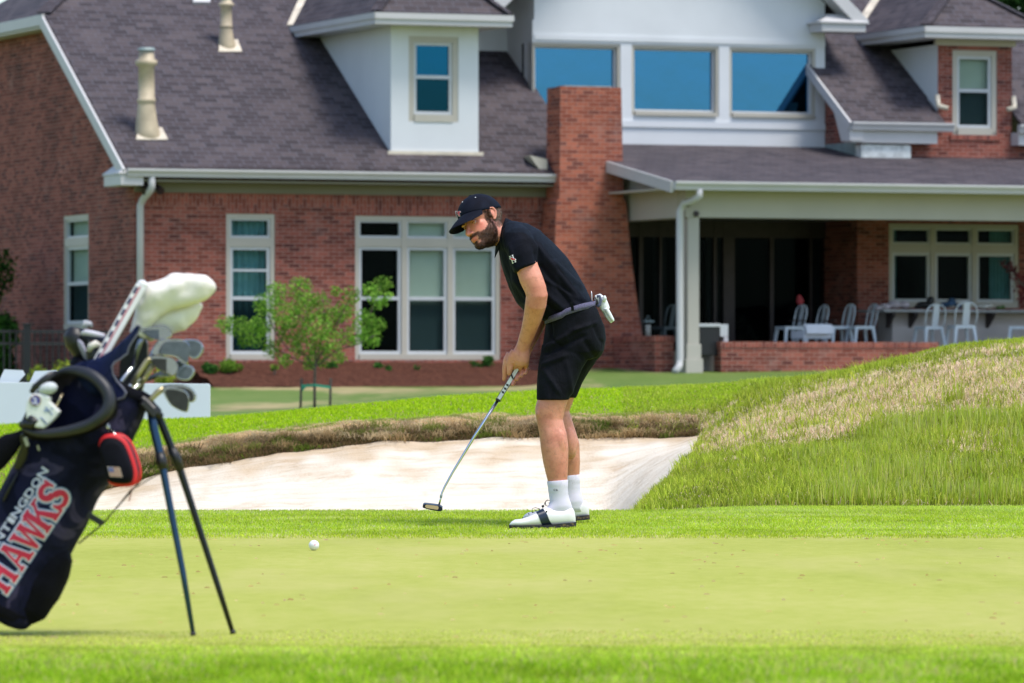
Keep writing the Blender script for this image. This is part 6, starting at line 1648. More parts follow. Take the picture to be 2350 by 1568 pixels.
# metal bar chairs
M_CHAIR = simple('white_painted_metal', c4(.62, .68, .74), .4, .1, var=.08, scale=8)
def make_chair():
    r = empty('metal_chair', (0, 0, 0))
    m = MB(); m.box((-.18, -.18, .445), (.18, .18, .465)); m.box((-.18, -.18, .41), (-.165, .18, .445)); m.box((.165, -.18, .41), (.18, .18, .445)); m.box((-.165, -.18, .41), (.165, -.165, .445)); m.box((-.165, .165, .41), (.165, .18, .445))
    m.build('seat', M_CHAIR, r)
    for sx in (1, -1):
        for sy in (1, -1):
            m = MB(); m.loft([[V((sx * (.155 + w), sy * (.155 + w2), .42)) for w, w2 in ((-.025, -.025), (.025, -.025), (.025, .025), (-.025, .025))], [V((sx * (.205 + w), sy * (.205 + w2), 0)) for w, w2 in ((-.014, -.014), (.014, -.014), (.014, .014), (-.014, .014))]]); m.build('leg', M_CHAIR, r)
    m = MB(); pts = [(-.175, .17, .45), (-.19, .20, .58), (-.19, .225, .70), (-.165, .24, .79), (-.10, .25, .845), (0, .252, .86), (.10, .25, .845), (.165, .24, .79), (.19, .225, .70), (.19, .20, .58), (.175, .17, .45)]
    m.tube(pts, .013, 8); m.build('back_frame', M_CHAIR, r, True)
    m = MB(); m.loft([[V((-.055, .175, .45)), V((.055, .175, .45)), V((.055, .182, .45)), V((-.055, .182, .45))], [V((-.062, .222, .68)), V((.062, .222, .68)), V((.062, .230, .68)), V((-.062, .230, .68))], [V((-.05, .25, .85)), V((.05, .25, .85)), V((.05, .258, .85)), V((-.05, .258, .85))]]); m.build('back_splat', M_CHAIR, r)
    return r
c0 = make_chair()
for i, (px, b, rot_, sc, lab) in enumerate(((1812, -.35, 95, .98, 'white metal chair nearest the glass doors, turned sideways'), (1862, -.2, 92, .98, 'white metal chair behind the red cap, second from the doors'), (1922, -.5, 92, 1.0, 'white metal chair directly behind the white lounge cushion'), (1975, -.75, 90, 1.0, 'sideways white metal chair just left of the bar counter'), (2132, -1.55, 6, .98, 'white metal chair at the counter beside the black bag'), (2206, -1.8, -4, 1.02, 'white metal chair at the counter standing past the low wall end'), (2342, -1.6, 60, 1.0, 'white metal chair cut by the right picture edge'))):
    o = c0 if i == 0 else copy_tree(c0)
    p = hb(px, 760, b); o.location = HW(p.x, b, ZP); o.rotation_euler = (0, 0, TH + R(180 + rot_)); o.scale = (sc * 1.05, sc * 1.05, sc * .98)
    tag(o, lab, 'chair', 'white metal chairs on the patio')
# bar counter
p0, p1 = hb(2048, 750, -.85), hb(2470, 750, -.85); zt = hb(2200, 711, -1.1).z
bc_ = at_house('bar_counter', 'long pale outdoor bar counter under the house windows', 'counter', (p0.x, -.85, ZP))
L_ = p1.x - p0.x; H_ = zt - ZP
m = MB(); m.box((0, 0, 0), (L_, .6, H_ - .05)); m.build('counter_front', simple('beige_stucco', c4(.45, .40, .37), .85, var=.08, scale=3), bc_)
m = MB(); m.box((-.32, -.34, H_ - .048), (L_, .75, H_)); m.build('countertop', simple('grey_stone', c4(.34, .34, .34), .5, var=.2, scale=10), bc_, bevel=.008)
for px in (2036, 2088, 2265): 
    x = hb(px, 740, -.85).x - p0.x; m = MB(); m.prism([V((x - .03, -.001, H_ - .05)), V((x - .03, -.28, H_ - .05)), V((x - .03, -.28, H_ - .10)), V((x - .03, -.001, H_ - .32))], (.06, 0, 0)); m.build('bracket', M_BRONZE, bc_)
def heap(name, label, cat, pts, mat, wob=.02, vox=.015, b=-1.0, z0=None):
    m = MB()
    for px, py, rx, rz in pts:
        p = hb(px, py, b); m.ellipsoid(HW(p.x, b, p.z), [tuple(E1 * rx), tuple(E2 * min(rx, .14)), (0, 0, rz)], 14, 8)
    me = fuse(m, vox, 3, .5, name); c = coords(me); q = np.zeros(len(c) * 3); me.vertices.foreach_get('normal', q); q = q.reshape(-1, 3)
    setco(me, c + q * np.array([mnoise.noise(V(tuple(x * 9.))) * wob for x in c])[:, None])
    return tag(obj(name, me, mat, None, True), label, cat)
heap('towel', 'crumpled pale pinkish towel heaped on the left end of counter', 'towel', [(2030,704,.12,.05),(2052,699,.12,.07),(2075,700,.10,.06),(2016,708,.07,.03)], simple('pink_grey_towel', c4(.46, .40, .44), .9, var=.25, scale=12))
heap('bag', 'soft black bag lying on the counter near the towel', 'bag', [(2122,700,.16,.06),(2135,690,.08,.08),(2108,705,.09,.04)], M_BLACK)
heap('bag', 'dark blue crumpled bag on the counter between two chairs', 'bag', [(2172,700,.12,.05),(2184,694,.08,.07),(2200,702,.07,.04)], simple('blue_fabric', c4(.03, .07, .14), .8, var=.4, scale=12))
heap('bag', 'white paper bag lying at the right end of the counter', 'bag', [(2256,704,.10,.045),(2270,702,.07,.05)], simple('white_paper', c4(.62, .60, .56), .8, var=.15, scale=14))
heap('plate_of_greens', 'small green garnish beside the white paper bag', 'food', [(2292,706,.06,.03),(2302,705,.04,.035)], simple('leafy_green', c4(.08, .18, .04), .7, var=.4, scale=20), vox=.008)
heap('cap', 'red and grey cap hung on the back of a patio chair', 'cap', [(1836,691,.065,.075),(1834,683,.04,.05)], simple('red_cloth', c4(.42, .05, .06), .8, var=.3, scale=12), vox=.008, wob=.01, b=-.2)
# lounge seats half hidden by the low wall
def lounge(px, py, w_, h_, b, cushion, label):
    p = hb(px, py, b); r = at_house('lounge_chair', label, 'lounge chair', (p.x, b, ZP), 0)
    top = p.z - ZP
    m = MB(); m.loft([[V((-w_/2 * k, y, z)), V((w_/2 * k, y, z)), V((w_/2 * k, y + .1, z)), V((-w_/2 * k, y + .1, z))] for k, y, z in ((.94, 0, .30), (1, .02, .45), (1.04, .06, top * .9), (1.0, .08, top))]); m.build('back_cushion', cushion, r, bevel=.02)
    m = MB(); m.box((-w_/2, .1, .22), (w_/2, .65, .36)); m.build('seat_cushion', cushion, r, bevel=.02)
    for sx in (-1, 1):
        m = MB(); x = sx * (w_/2 + .03)
        m.bar(V((x, .0, .0)), V((x, .0, .52)), .025, .025); m.bar(V((x, .6, .0)), V((x, .6, .52)), .025, .025); m.bar(V((x, -.01, .53)), V((x, .62, .53)), .04, .02); m.build('arm_frame', M_BRONZE, r)
lounge(1882, 744, .52, .4, -2.3, simple('white_sling_fabric', c4(.68, .72, .78), .8, var=.04), 'white cushioned lounge chair back showing above the low wall')
# black grill-like cart by the column with pale shelf
p = hb(1630, 756, -2.95); r = at_house('grill_cart', 'black boxy grill cart with pale side shelf behind the porch column', 'grill', (p.x, -2.95, ZP - .35))
zt_ = hb(1628, 743, -2.95).z - ZP + .35
m = MB(); m.box((-.20, 0, .28), (.17, .45, zt_ - .06)); m.build('cabinet', M_BLACK, r, bevel=.01)
m = MB(); m.box((-.24, -.02, zt_ - .055), (.18, .47, zt_)); m.build('lid', M_SASH, r, bevel=.01)
m = MB(); m.box((.19, .02, zt_ - .22), (.34, .40, zt_ - .01)); m.box((.26, .02, zt_ - .34), (.34, .3, zt_ - .225)); m.build('side_shelf', M_SASH, r, bevel=.01)
# dim things behind the chimney
p = hb(1487, 772, -.7); r = at_house('candle_lantern', 'pale candle lantern standing on the wall beside the chimney', 'lantern', (p.x, -.7, hb(1487, 772, -.7).z))
m = MB(); m.tube([(0, 0, 0), (0, 0, .2)], .05, 14); m.build('candle', simple('wax', c4(.42, .40, .34), .6), r, True)
m = MB(); m.box((-.08, -.08, .24), (.08, .08, .27)); m.tube([(-.05, 0, .27), (0, 0, .36), (.05, 0, .27)], .008, 6)
for sx in (-1, 1):
    for sy in (-1, 1): m.bar(V((sx * .07, sy * .07, 0)), V((sx * .07, sy * .07, .24)), .015, .015)
m.build('lantern_frame', M_LEAD, r)
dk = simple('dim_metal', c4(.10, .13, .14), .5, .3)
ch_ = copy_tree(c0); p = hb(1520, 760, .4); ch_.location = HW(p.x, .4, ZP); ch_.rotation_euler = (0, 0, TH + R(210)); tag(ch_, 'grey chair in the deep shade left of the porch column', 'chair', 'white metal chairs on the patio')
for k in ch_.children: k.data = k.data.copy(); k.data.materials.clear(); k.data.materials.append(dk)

# ---- mulch bed along the front
def mulchz(a, b): return None
m = MB(); na, nb_ = 120, 14; am0, am1 = hb(455, 860, -1.2).x, hb(1236, 860, -1.2).x; rows = []
for j in range(nb_ + 1):
    b = -2.6 + 2.58 * j / nb_; rr = []
    for i in range(na + 1):
        a = am0 + (am1 - am0) * i / na
        ed = .25 * math.sin(a * .9) + .1 * math.sin(a * 2.3)
        bb = b if j > 5 else b + ed * (1 - j / 6)
        wp = HW(a, bb, 0); g = ground_z(wp.x, wp.y)
        t = min(1, j / 4) ; z = g - .02 + .09 * t + (.98 - g - .06) * max(0, (j - 2) / (nb_ - 2)) ** 1.4 + .06 * mnoise.noise(V((a * 3.5, bb * 3.5, 0))) * (1 if j < nb_ - 1 else .3)
        rr.append(V((wp.x, wp.y, z)))
    rows.append(rr)
m.loft(rows, False, closed=False)
n = N('bark_mulch'); vec = n.coord('Object'); f1 = n.noise(vec, 14, 6, .75)
n.bsdf(n.ramp(f1, [(.3, c4(.028, .012, .008)), (.5, c4(.092, .036, .024)), (.7, c4(.16, .07, .045))]), .95, 0, n.bump(f1, .9, .05), .1)
tag(m.build('mulch_bed', n.mat, None, True), kind='structure')

# ---- foliage
n = N('leaf'); at = n.n('Attribute', attribute_name='tint')
df = n.n('BsdfDiffuse'); tl = n.n('BsdfTranslucent'); mx = n.n('MixShader'); mx.inputs[0].default_value = .38
n.t.links.new(at.outputs['Color'], df.inputs[0]); n.t.links.new(at.outputs['Color'], tl.inputs[0]); n.t.links.new(df.outputs[0], mx.inputs[1]); n.t.links.new(tl.outputs[0], mx.inputs[2]); n.t.links.new(mx.outputs[0], n.out.inputs[0])
M_LEAF = n.mat
M_BARK = simple('grey_brown_bark', c4(.12, .095, .075), .9, var=.4, scale=30, bump=.6, bscale=60)
def leaves(name, clumps, count, size, cols, parent, droop=.3, elong=1.8):
    """clumps: (centre, radius vector); many small leaves through each clump's volume"""
    cs = np.array([c for c, r in clumps]); rs_ = np.array([r for c, r in clumps]); w_ = np.prod(rs_, axis=1) ** .72; w_ /= w_.sum()
    k = rng.choice(len(cs), count, p=w_)
    d = rng.normal(0, 1, (count, 3)); d /= np.linalg.norm(d, axis=1, keepdims=True); rad = rng.uniform(.15, 1, (count, 1)) ** .55
    c = cs[k] + d * rad * rs_[k]
    a = rng.normal(0, 1, (count, 3)); a[:, 2] -= droop; a /= np.linalg.norm(a, axis=1, keepdims=True)
    b = np.cross(a, rng.normal(0, 1, (count, 3))); b /= np.linalg.norm(b, axis=1, keepdims=True)
    s = size * rng.uniform(.6, 1.3, (count, 1)); nn = np.cross(a, b) * s * .15
    v = np.stack([c - a * s * .5, c + b * s / elong * .5 + nn, c + a * s * .5, c - b * s / elong * .5 + nn], 1).reshape(-1, 3)
    f = np.arange(count * 4).reshape(-1, 4)
    me = bpy.data.meshes.new(name); me.from_pydata(v.tolist(), [], f.tolist()); me.update()
    cc = np.array(cols); ci = rng.integers(0, len(cols), count); jit = rng.uniform(.75, 1.25, (count, 1)) * (1 + rng.normal(0, .12, (len(cs), 1)))[k]
    col = np.concatenate([np.clip(cc[ci] * jit, 0, 1), np.ones((count, 1))], 1); vcol(me, 'tint', np.repeat(col, 4, 0))
    return obj(name, me, M_LEAF, parent)
# young staked tree
DT = 75.0; s_t = DT / F
tb = P(722, 940, DT); tb.z = ground_z(tb.x, tb.y)
tree_ = empty('young_tree', tb, 0, 'small bright green staked sapling in front of the brick house', 'tree')
def TL(px, py, o=0): return P(px, py, DT + o) - tb
m = MB(); m.tube([V((0, 0, -.05)), TL(722, 890), TL(723, 850), TL(726, 825)], [.022, .020, .018, .016], 10)
LIMB = [[(724,845),(700,815),(672,780),(650,735),(640,680)],[(725,838),(722,780),(705,720),(692,665)],[(726,835),(750,790),(775,740),(800,690),(815,660)],[(727,842),(770,805),(815,770),(850,720),(875,655)],[(722,848),(680,825),(620,795),(565,760),(515,742)],[(725,840),(740,770),(745,720),(740,690)],[(700,815),(660,800),(630,760),(605,690)],[(770,805),(820,790),(860,770)]]
for i, l in enumerate(LIMB): m.tube([TL(x, y, .25 * math.sin(i * 2.1) * k / len(l)) for k, (x, y) in enumerate(l)], [.012 * (1 - .18 * k) for k in range(len(l))], 6)
m.build('trunk', M_BARK, tree_, True)
CL = [(515,745,22),(548,748,30),(585,765,34),(612,700,30),(600,745,26),(640,672,26),(650,720,34),(690,662,28),(700,705,34),(668,760,36),(735,690,24),(725,750,36),(760,730,30),(700,795,34),(760,780,34),(790,715,26),(805,680,24),(848,668,20),(880,652,22),(868,690,22),(838,735,28),(872,745,18),(850,775,26),(815,770,28),(625,800,24),(655,828,18),(735,820,28),(780,820,18),(560,785,16),(892,680,12),(710,838,16),(620,655,12),(770,668,14)]
leaves('crown', [((V(TL(x, y, rng.normal(0, .22)))), (r * s_t * 1.1, r * s_t * 1.25, r * s_t)) for x, y, r in CL], 8000, .044, [(.17, .35, .045), (.26, .46, .06), (.10, .23, .03), (.34, .53, .10), (.13, .29, .04)], tree_)
SG = 'stakes around the young tree'
for px, lab in ((689, 'thin grey stake at the left of the young tree'), (757, 'thin grey stake at the right of the young tree')):
    b_ = P(px, 940, DT + .1); b_.z = ground_z(b_.x, b_.y); m = MB(); m.off = b_; tp_ = P(px + (3 if px < 700 else 2), 868, DT + .1); m.tube([b_ - V((0, 0, .1)), tp_], .017, 8); o = m.build('stake', M_BARK, None, True); o.location = b_; tag(o, lab, 'stake', SG)
m = MB(); a_, c_, e_ = P(692, 886, DT + .08), P(722, 884, DT - .03), P(758, 889, DT + .08)
m.bar(a_, c_, .006, .035); m.bar(c_, e_, .006, .035); m.bar(P(692, 894, DT + .1), P(700, 886, DT + .05), .006, .05); tag(m.build('tie_tape', simple('green_tape', c4(.04, .36, .22), .6, var=.15), None), 'green tape tying the young tree to its stakes', 'tape')
# planting in the bed
def shrub(px, py, rpx, b, label, cols, n_, size, hgt=1.0, group='small plants in the mulch bed', name='shrub', wd=None):
    wd = wd or rpx; s_ = 1 / 137.; p = hb(px, py, b); base = HW(p.x, b, p.z - rpx * hgt * s_)
    r = empty(name, base, 0, label, 'shrub', group)
    cl = [((rng.normal(0, .35) * wd * s_, rng.normal(0, .25) * wd * s_, rng.uniform(.35, 1.5) * rpx * hgt * s_), (wd * s_ * .62, wd * s_ * .6, rpx * hgt * s_ * .5)) for _ in range(9)]
    leaves('foliage', cl, n_, size, cols, r, droop=-.2)
    m = MB()
    for k in range(5): a = k * 1.3; m.tube([V((0, 0, -.15)), V((.3 * wd * s_ * math.cos(a), .3 * wd * s_ * math.sin(a), rpx * hgt * s_))], [.012, .005], 5)
    m.build('stem', M_BARK, r)
GRN = [(.05, .15, .03), (.08, .21, .04), (.04, .11, .03)]; LIM = [(.16, .30, .04), (.22, .36, .05), (.12, .24, .03)]
shrub(482, 847, 17, -1.0, 'dark green low shrub at the left end of mulch bed', GRN, 500, .07)
shrub(528, 842, 20, -1.0, 'bright green low shrub beside the dark one in mulch', LIM, 600, .07, wd=30)
shrub(868, 840, 12, -.5, 'small green plant under the left pane of triple window', GRN, 220, .06); shrub(893, 846, 9, -.8, 'tiny blue green plant under the triple window', GRN, 150, .05)
shrub(1092, 838, 12, -.5, 'small round green plant under the right pane of window', GRN, 220, .06); shrub(1120, 830, 16, -.4, 'taller feathery green plant nearest the golfer', GRN, 260, .06)
shrub(630, 845, 9, -1.2, 'small lime plant left of the young tree trunk', LIM, 120, .05); shrub(760, 838, 12, -.6, 'small grey green plant behind the right stake', GRN, 200, .06); shrub(955, 843, 7, -.8, 'tiny sprig in the mulch under the middle pane', GRN, 80, .05)
r_ = hb(5, 720, -.2)
for px, py, rp, hg, lab in ((-40, 700, 70, 1.7, 'tall dark green shrub at the left picture edge by the house'), (-5, 800, 34, 1.2, 'dark green bush behind the black metal fence')):
    p = ha(px, py, -1.1); base = HW(p.x, p.y, .7); r = empty('shrub', base, 0, lab, 'shrub')
    h_ = p.z - .7
    leaves('foliage', [((rng.normal(0, .26) * rp / 120, rng.normal(0, .3), rng.uniform(.15, 1.7) * h_), (.30, .30, .30)) for _ in range(26)], 4200, .10, [(.020, .062, .012), (.04, .12, .02), (.013, .035, .010), (.06, .18, .03)], r)
    m = MB(); m.tube([V((0, 0, -.4)), V((.05, 0, h_ * 1.2))], [.05, .02], 8); m.build('stem', M_BARK, r)
for px, py, lab in ((112, 850, 'yellow green spiky plant beside the fence post'), (152, 856, 'yellow green plant between fence and golf bag'), (383, 862, 'yellow green plant seen between the iron heads')):
    d_ = 86; base = P(px, 900, d_); base.z = ground_z(base.x, base.y); r = empty('shrub', base, 0, lab, 'shrub', 'yellow green plants near the fence')
    hh = P(px, py - 22, d_).z - base.z
    leaves('foliage', [((rng.normal(0, .11), rng.normal(0, .1), hh * rng.uniform(.25, .9)), (.09, .09, .12)) for _ in range(10)], 420, .10, [(.28, .34, .04), (.36, .40, .06), (.18, .25, .03)], r, droop=-1.2, elong=4)
    m = MB(); m.tube([V((0, 0, -.1)), V((0, 0, hh * .7))], [.015, .006], 6); m.build('stem', M_BARK, r)
# red maple at the right edge
base = HW(hb(2372, 800, -1.9).x, -1.9, ZP); r = empty('red_maple', base, 0, 'dark red leaved maple branch reaching in at the right edge', 'tree')
lf_ = []
for px, py, rr in ((2300,606,10),(2318,614,14),(2330,632,16),(2345,640,20),(2338,662,14),(2352,680,20),(2326,622,10),(2375,640,30),(2395,690,30),(2380,610,24)): 
    p = hb(px, py, -1.9); lf_.append((HW(p.x, -1.9, p.z) - base, (rr / 137. * 1.2, .14, rr / 137.)))
leaves('crown', lf_, 620, .06, [(.13, .018, .028), (.20, .03, .04), (.07, .012, .02)], r)
m = MB(); pz = lambda x, y: HW(hb(x, y, -1.9).x, -1.9, hb(x, y, -1.9).z) - base
m.tube([V((0, 0, -.2)), pz(2368, 720), pz(2350, 660), pz(2325, 622), pz(2300, 606)], [.035, .028, .018, .01, .005], 8); m.tube([pz(2368, 720), pz(2392, 660), pz(2385, 600)], [.02, .014, .006], 6); m.build('trunk', M_BARK, r)
# evergreen behind the roof
base = V((P(2440, 800, 122).x, 122, .9)); r = empty('evergreen_tree', base, 0, 'dark evergreen tree showing behind the roof at top right', 'tree')
leaves('crown', [((rng.normal(0, 1.5), rng.normal(0, 1.4), rng.uniform(3.5, 11.5)), (1.0, 1.0, .9)) for _ in range(60)], 12000, .28, [(.012, .03, .010), (.022, .055, .015), (.03, .075, .02)], r)
m = MB(); m.tube([V((0, 0, -.3)), V((.1, 0, 6)), V((0, 0, 11))], [.3, .2, .06], 10); m.build('trunk', M_BARK, r)

# ---- black metal fence at the left
fa, fb = P(-120, 870, 88.5), P(246, 870, 90.5); fz0, fz1 = .42, CAMZ + (870 - 756) / F * 89
fr_ = empty('metal_fence', V((fa.x, fa.y, fz0)), 0, 'black metal picket fence with square post by the brick gable wall', 'fence')
fo = V((fa.x, fa.y, fz0)); dv = V((fb.x - fa.x, fb.y - fa.y, 0)); nP = 26
m = MB()
for i in range(nP + 1):
    p = V(dv) * (i / nP); m.bar(p, p + V((0, 0, fz1 - fz0)), 0.026, .026, up=(0, 1, 0))
m.build('pickets', M_BLACK, fr_)
for zz in (fz1 - fz0 - .03, fz1 - fz0 - .22, .25): 
    m = MB(); m.bar(V((0, 0, zz)), V(dv) + V((0, 0, zz)), .028, .04); m.build('rail', M_BLACK, fr_)
m = MB(); q = P(63, 870, 89.3) - fo; q.z = 0; hh = CAMZ + (870 - 746) / F * 89 - fz0; m.box((q.x - .055, q.y - .11, -.1), (q.x + .055, q.y, hh)); m.box((q.x - .07, q.y - .125, hh), (q.x + .07, q.y + .015, hh + .025)); m.build('post', M_BLACK, fr_, bevel=.004)
# ---- white board at the left with two slanted panels behind
DBD = 47.5
M_BOARD = simple('white_board_paint', c4(.70, .74, .78), .5, var=.03, scale=2)
wb = empty('white_board', P(240, 1000, DBD), 0, 'long low white board standing on the grass behind the golf bag', 'board')
o_ = wb.location
m = MB(); m.prism([P(-160, 876, DBD) - o_, P(478, 881, DBD) - o_, P(482, 885, DBD) - o_, P(482, 1000, DBD) - o_, P(-160, 1000, DBD) - o_], (0, .05, 0)); m.build('panel', M_BOARD, wb, bevel=.004)
for px in (-100, 120, 440): 
    m = MB(); a_ = P(px, 890, DBD) - o_ + V((0, .052, 0)); m.box((a_.x - .02, a_.y, P(px, 1010, DBD).z - o_.z - .1), (a_.x + .02, a_.y + .04, a_.z)); m.build('back_brace', M_BOARD, wb)
for pl, lab in (([(-6,882),(10,848),(52,850),(57,860),(38,882)], 'slanted white panel above the white board at the left edge'), ([(66,882),(80,852),(128,850),(136,858),(120,882)], 'slanted white panel above the white board next to the bag pocket')):
    o2 = empty('slanted_panel', P(pl[0][0], 882, DBD + .12), 0, lab, 'panel', 'slanted white panels'); m = MB(); m.prism([P(x, y, DBD + .12) - o2.location for x, y in pl], (0, .03, 0)); m.box((P(pl[0][0] + 30, 882, DBD + .12).x - o2.location.x - .01, 0.005, -.55), (P(pl[0][0] + 30, 882, DBD + .12).x - o2.location.x + .01, .025, 0)); m.build('panel', M_BOARD, o2)
# small pale ball on the far lawn
p = P(1722, 877, 86); p.z = ground_z(p.x, 86) + .055; m = MB(); m.ellipsoid(p, [(.07, 0, 0), (0, .06, 0), (0, 0, .062)], 16, 10)
n = N('pale_blue_plastic'); n.bsdf(n.ramp(n.noise(n.coord('Object'), 9, 2), [(.45, c4(.12, .25, .42)), (.55, c4(.6, .66, .72))]), .4); tag(m.build('tee_marker', n.mat, None, True), 'small round pale blue marker on the lawn before the low wall', 'marker')
# ================================================================ grass
n = N('grass_blade'); at = n.n('Attribute', attribute_name='tint')
df = n.n('BsdfDiffuse'); tl = n.n('BsdfTranslucent'); mx = n.n('MixShader'); mx.inputs[0].default_value = .45
n.t.links.new(at.outputs['Color'], df.inputs[0]); n.t.links.new(at.outputs['Color'], tl.inputs[0]); n.t.links.new(df.outputs[0], mx.inputs[1]); n.t.links.new(tl.outputs[0], mx.inputs[2]); n.t.links.new(mx.outputs[0], n.out.inputs[0])
M_BLADE = n.mat
AREA = np.abs((TX[1:, :-1] - TX[:-1, :-1]) * (TD[:-1, 1:] - TD[:-1, :-1])) + 1e-9
AREA = AREA + np.abs((TX[1:, :-1] - TX[:-1, :-1]) * (TZ[:-1, 1:] - TZ[:-1, :-1]))
UM = ((U[:-1] + U[1:]) / 2)[:, None] + np.zeros_like(AREA); TM = ((T[:-1] + T[1:]) / 2)[None] + np.zeros_like(AREA)
def sample(mask, count, dens=None):
    w_ = AREA * mask * (1 if dens is None else dens); w_ = w_.ravel() / w_.sum()
    k = rng.choice(w_.size, count, p=w_); iu, it = np.unravel_index(k, AREA.shape)
    u = U[iu] + rng.uniform(0, 1, count) * (U[iu + 1] - U[iu]); t = T[it] + rng.uniform(0, 1, count) * (T[it + 1] - T[it])
    return u, t, tgrid(u, t)
def blades(name, p, h, w_, lean, col, label=None, tipk=1.15, bias=(0, 0)):
    n_ = len(p); az = rng.uniform(0, 2*np.pi, n_); ld = np.stack([np.cos(az) + bias[0], np.sin(az) + bias[1]], -1) * (lean * h)[:, None]
    wa = rng.uniform(-.7, .7, n_); wd = np.stack([np.cos(wa), np.sin(wa), 0 * wa], -1) * w_[:, None] / 2
    mid = p.copy(); mid[:, :2] += ld * .32; mid[:, 2] += h * .55
    tip = p.copy(); tip[:, :2] += ld; tip[:, 2] += h * np.clip(1 - .35 * lean ** 2, .25, 1)
    v = np.stack([p - wd, p + wd, mid + wd * .8, mid - wd * .8, tip], 1).reshape(-1, 3)
    o = np.arange(n_) * 5
    lv = np.stack([o, o+1, o+2, o+3, o+3, o+2, o+4], 1).ravel()
    me = bpy.data.meshes.new(name); me.vertices.add(n_ * 5); me.vertices.foreach_set('co', v.ravel())
    me.loops.add(n_ * 7); me.loops.foreach_set('vertex_index', lv.astype(np.int32)); me.polygons.add(n_ * 2)
    ls = np.stack([np.arange(n_) * 7, np.arange(n_) * 7 + 4], 1).ravel(); me.polygons.foreach_set('loop_start', ls.astype(np.int32)); me.update(calc_edges=True); me.validate()
    c = np.concatenate([np.clip(col, 0, 1), np.ones((n_, 1))], 1); cc = np.repeat(c[:, None], 5, 1); cc[:, 4, :3] *= tipk
    vcol(me, 'tint', np.clip(cc, 0, 1).reshape(-1, 4))
    return tag(obj(name, me, M_BLADE), label, kind='stuff')
def pick(cols, n_, j=.18): c = np.array(cols)[rng.integers(0, len(cols), n_)]; return c * rng.uniform(1 - j, 1 + j, (n_, 1)) * rng.uniform(.94, 1.06, (n_, 3))
INV = (UM > -260) & (UM < 2610)
# near rough at the bottom of the picture, thinning out into the green
k = 100000; u, t, p = sample(INV & (TM > 1.15) & (TM < 2.12), k, np.clip((2.14 - TM) * 5, 0, 1))
pn = vnoise(p[:, 0], p[:, 1], 3.5, 2) + .6 * vnoise(p[:, 0], p[:, 1], 9., 5)
near = np.clip((14.95 - p[:, 1]) / 1.3, 0, 1)[:, None]
c = pick([(.33, .52, .025), (.40, .58, .035), (.48, .62, .07), (.24, .42, .018)], k) * near + pick([(.58, .66, .10), (.62, .66, .15), (.50, .62, .07)], k) * (1 - near)
c = c * (1 + .45 * np.clip(pn, -1, .7) - .18 * near[:, 0] * rng.uniform(0, 1, k))[:, None]
st = (rng.uniform(0, 1, k) < .06 + .34 * (pn > .3)); c[st] = pick([(.58, .50, .24), (.50, .46, .15)], st.sum())
blades('rough_grass', p, np.clip(rng.uniform(.010, .036, k) * (1 + .7 * pn) * np.clip((15.2 - p[:, 1]) / 1.6, .12, 1), .003, .06), rng.uniform(.0022, .004, k), rng.uniform(.2, 1.1, k), c)
# collar of the green around the golfer
k = 110000; u, t, p = sample(INV & (TM > 2.88) & (TM < 6.99), k, np.clip((TM - 2.86) * 9, .05, 1))
pn = vnoise(p[:, 0], p[:, 1], 2.2, 4)
c = pick([(.43, .56, .035), (.51, .62, .05), (.58, .65, .10), (.34, .47, .025)], k); st = rng.uniform(0, 1, k) < .10 + .22 * (pn > .2); c[st] = pick([(.62, .58, .32), (.52, .50, .2)], st.sum())
c = c * (1 + .30 * np.clip(pn + .6 * vnoise(p[:, 0], p[:, 1], 8., 31), -1, 1))[:, None]; pale = np.clip((p[:, 1] - 27.6) / 1.3, 0, 1) * np.clip(pn + .6, 0, 1); c = c * (1 - .45 * pale[:, None]) + np.array([.52, .60, .20]) * .45 * pale[:, None]
blades('fringe_grass', p, rng.uniform(.006, .016, k), rng.uniform(.002, .0035, k), rng.uniform(.3, 1.2, k), c)
# bunker lip: shaggy dry turf hanging over the sand
k = 52000; lipm_ = (UM > 150) & (UM < 1600) & (TM > 11.0) & (TM < 12.10); u, t, p = sample(lipm_, k, 1.0 + 1.2 * (TM > 11.6))
pn = vnoise(p[:, 0], p[:, 1], 4.0, 6) + .5 * vnoise(p[:, 0], p[:, 1], 11., 8)
f = np.clip((t - 11.36) / .45, 0, 1)
c = pick([(.20, .13, .065), (.30, .20, .095), (.13, .13, .04)], k) * (1 - f[:, None]) + pick([(.80, .60, .36), (.68, .50, .27), (.88, .70, .46)], k) * f[:, None]
gr = (pn > .22) & (t < 11.6); c[gr] = pick([(.13, .19, .03), (.18, .25, .04), (.10, .13, .025)], gr.sum())
mx_ = (pn < -.12) & (t < 12.04); c[mx_] *= .68
top_ = (t > 12.03) & (pn > -.1); c[top_] = pick([(.30, .42, .04), (.5, .42, .2)], top_.sum())
blades('lip_grass', p, rng.uniform(.020, .052, k) * (1 + .6 * pn) * np.where(t > 11.6, .6, 1), rng.uniform(.003, .0055, k), rng.uniform(.4, 1.5, k), c, bias=(0, -.75))
# ragged tufts hanging over the sand
nt_ = 95; tu, tt_, tp_ = sample((UM > 210) & (UM < 1605) & (TM > 11.0) & (TM < 11.75), nt_)
k = nt_ * 70; ix = np.repeat(np.arange(nt_), 70); p = tp_[ix] + rng.normal(0, 1, (k, 3)) * np.array([.045, .03, .008]); L_t = rng.uniform(.035, .085, nt_)[ix]
tc = np.array([(.52, .38, .20), (.40, .28, .14), (.24, .27, .06), (.62, .48, .28), (.20, .14, .07)])[rng.integers(0, 5, nt_)][ix] * rng.uniform(.8, 1.2, (k, 1))
blades('tuft_grass', p, L_t * rng.uniform(.6, 1.2, k), rng.uniform(.003, .0055, k), rng.uniform(.5, 1.5, k), tc, bias=(0, -.9))
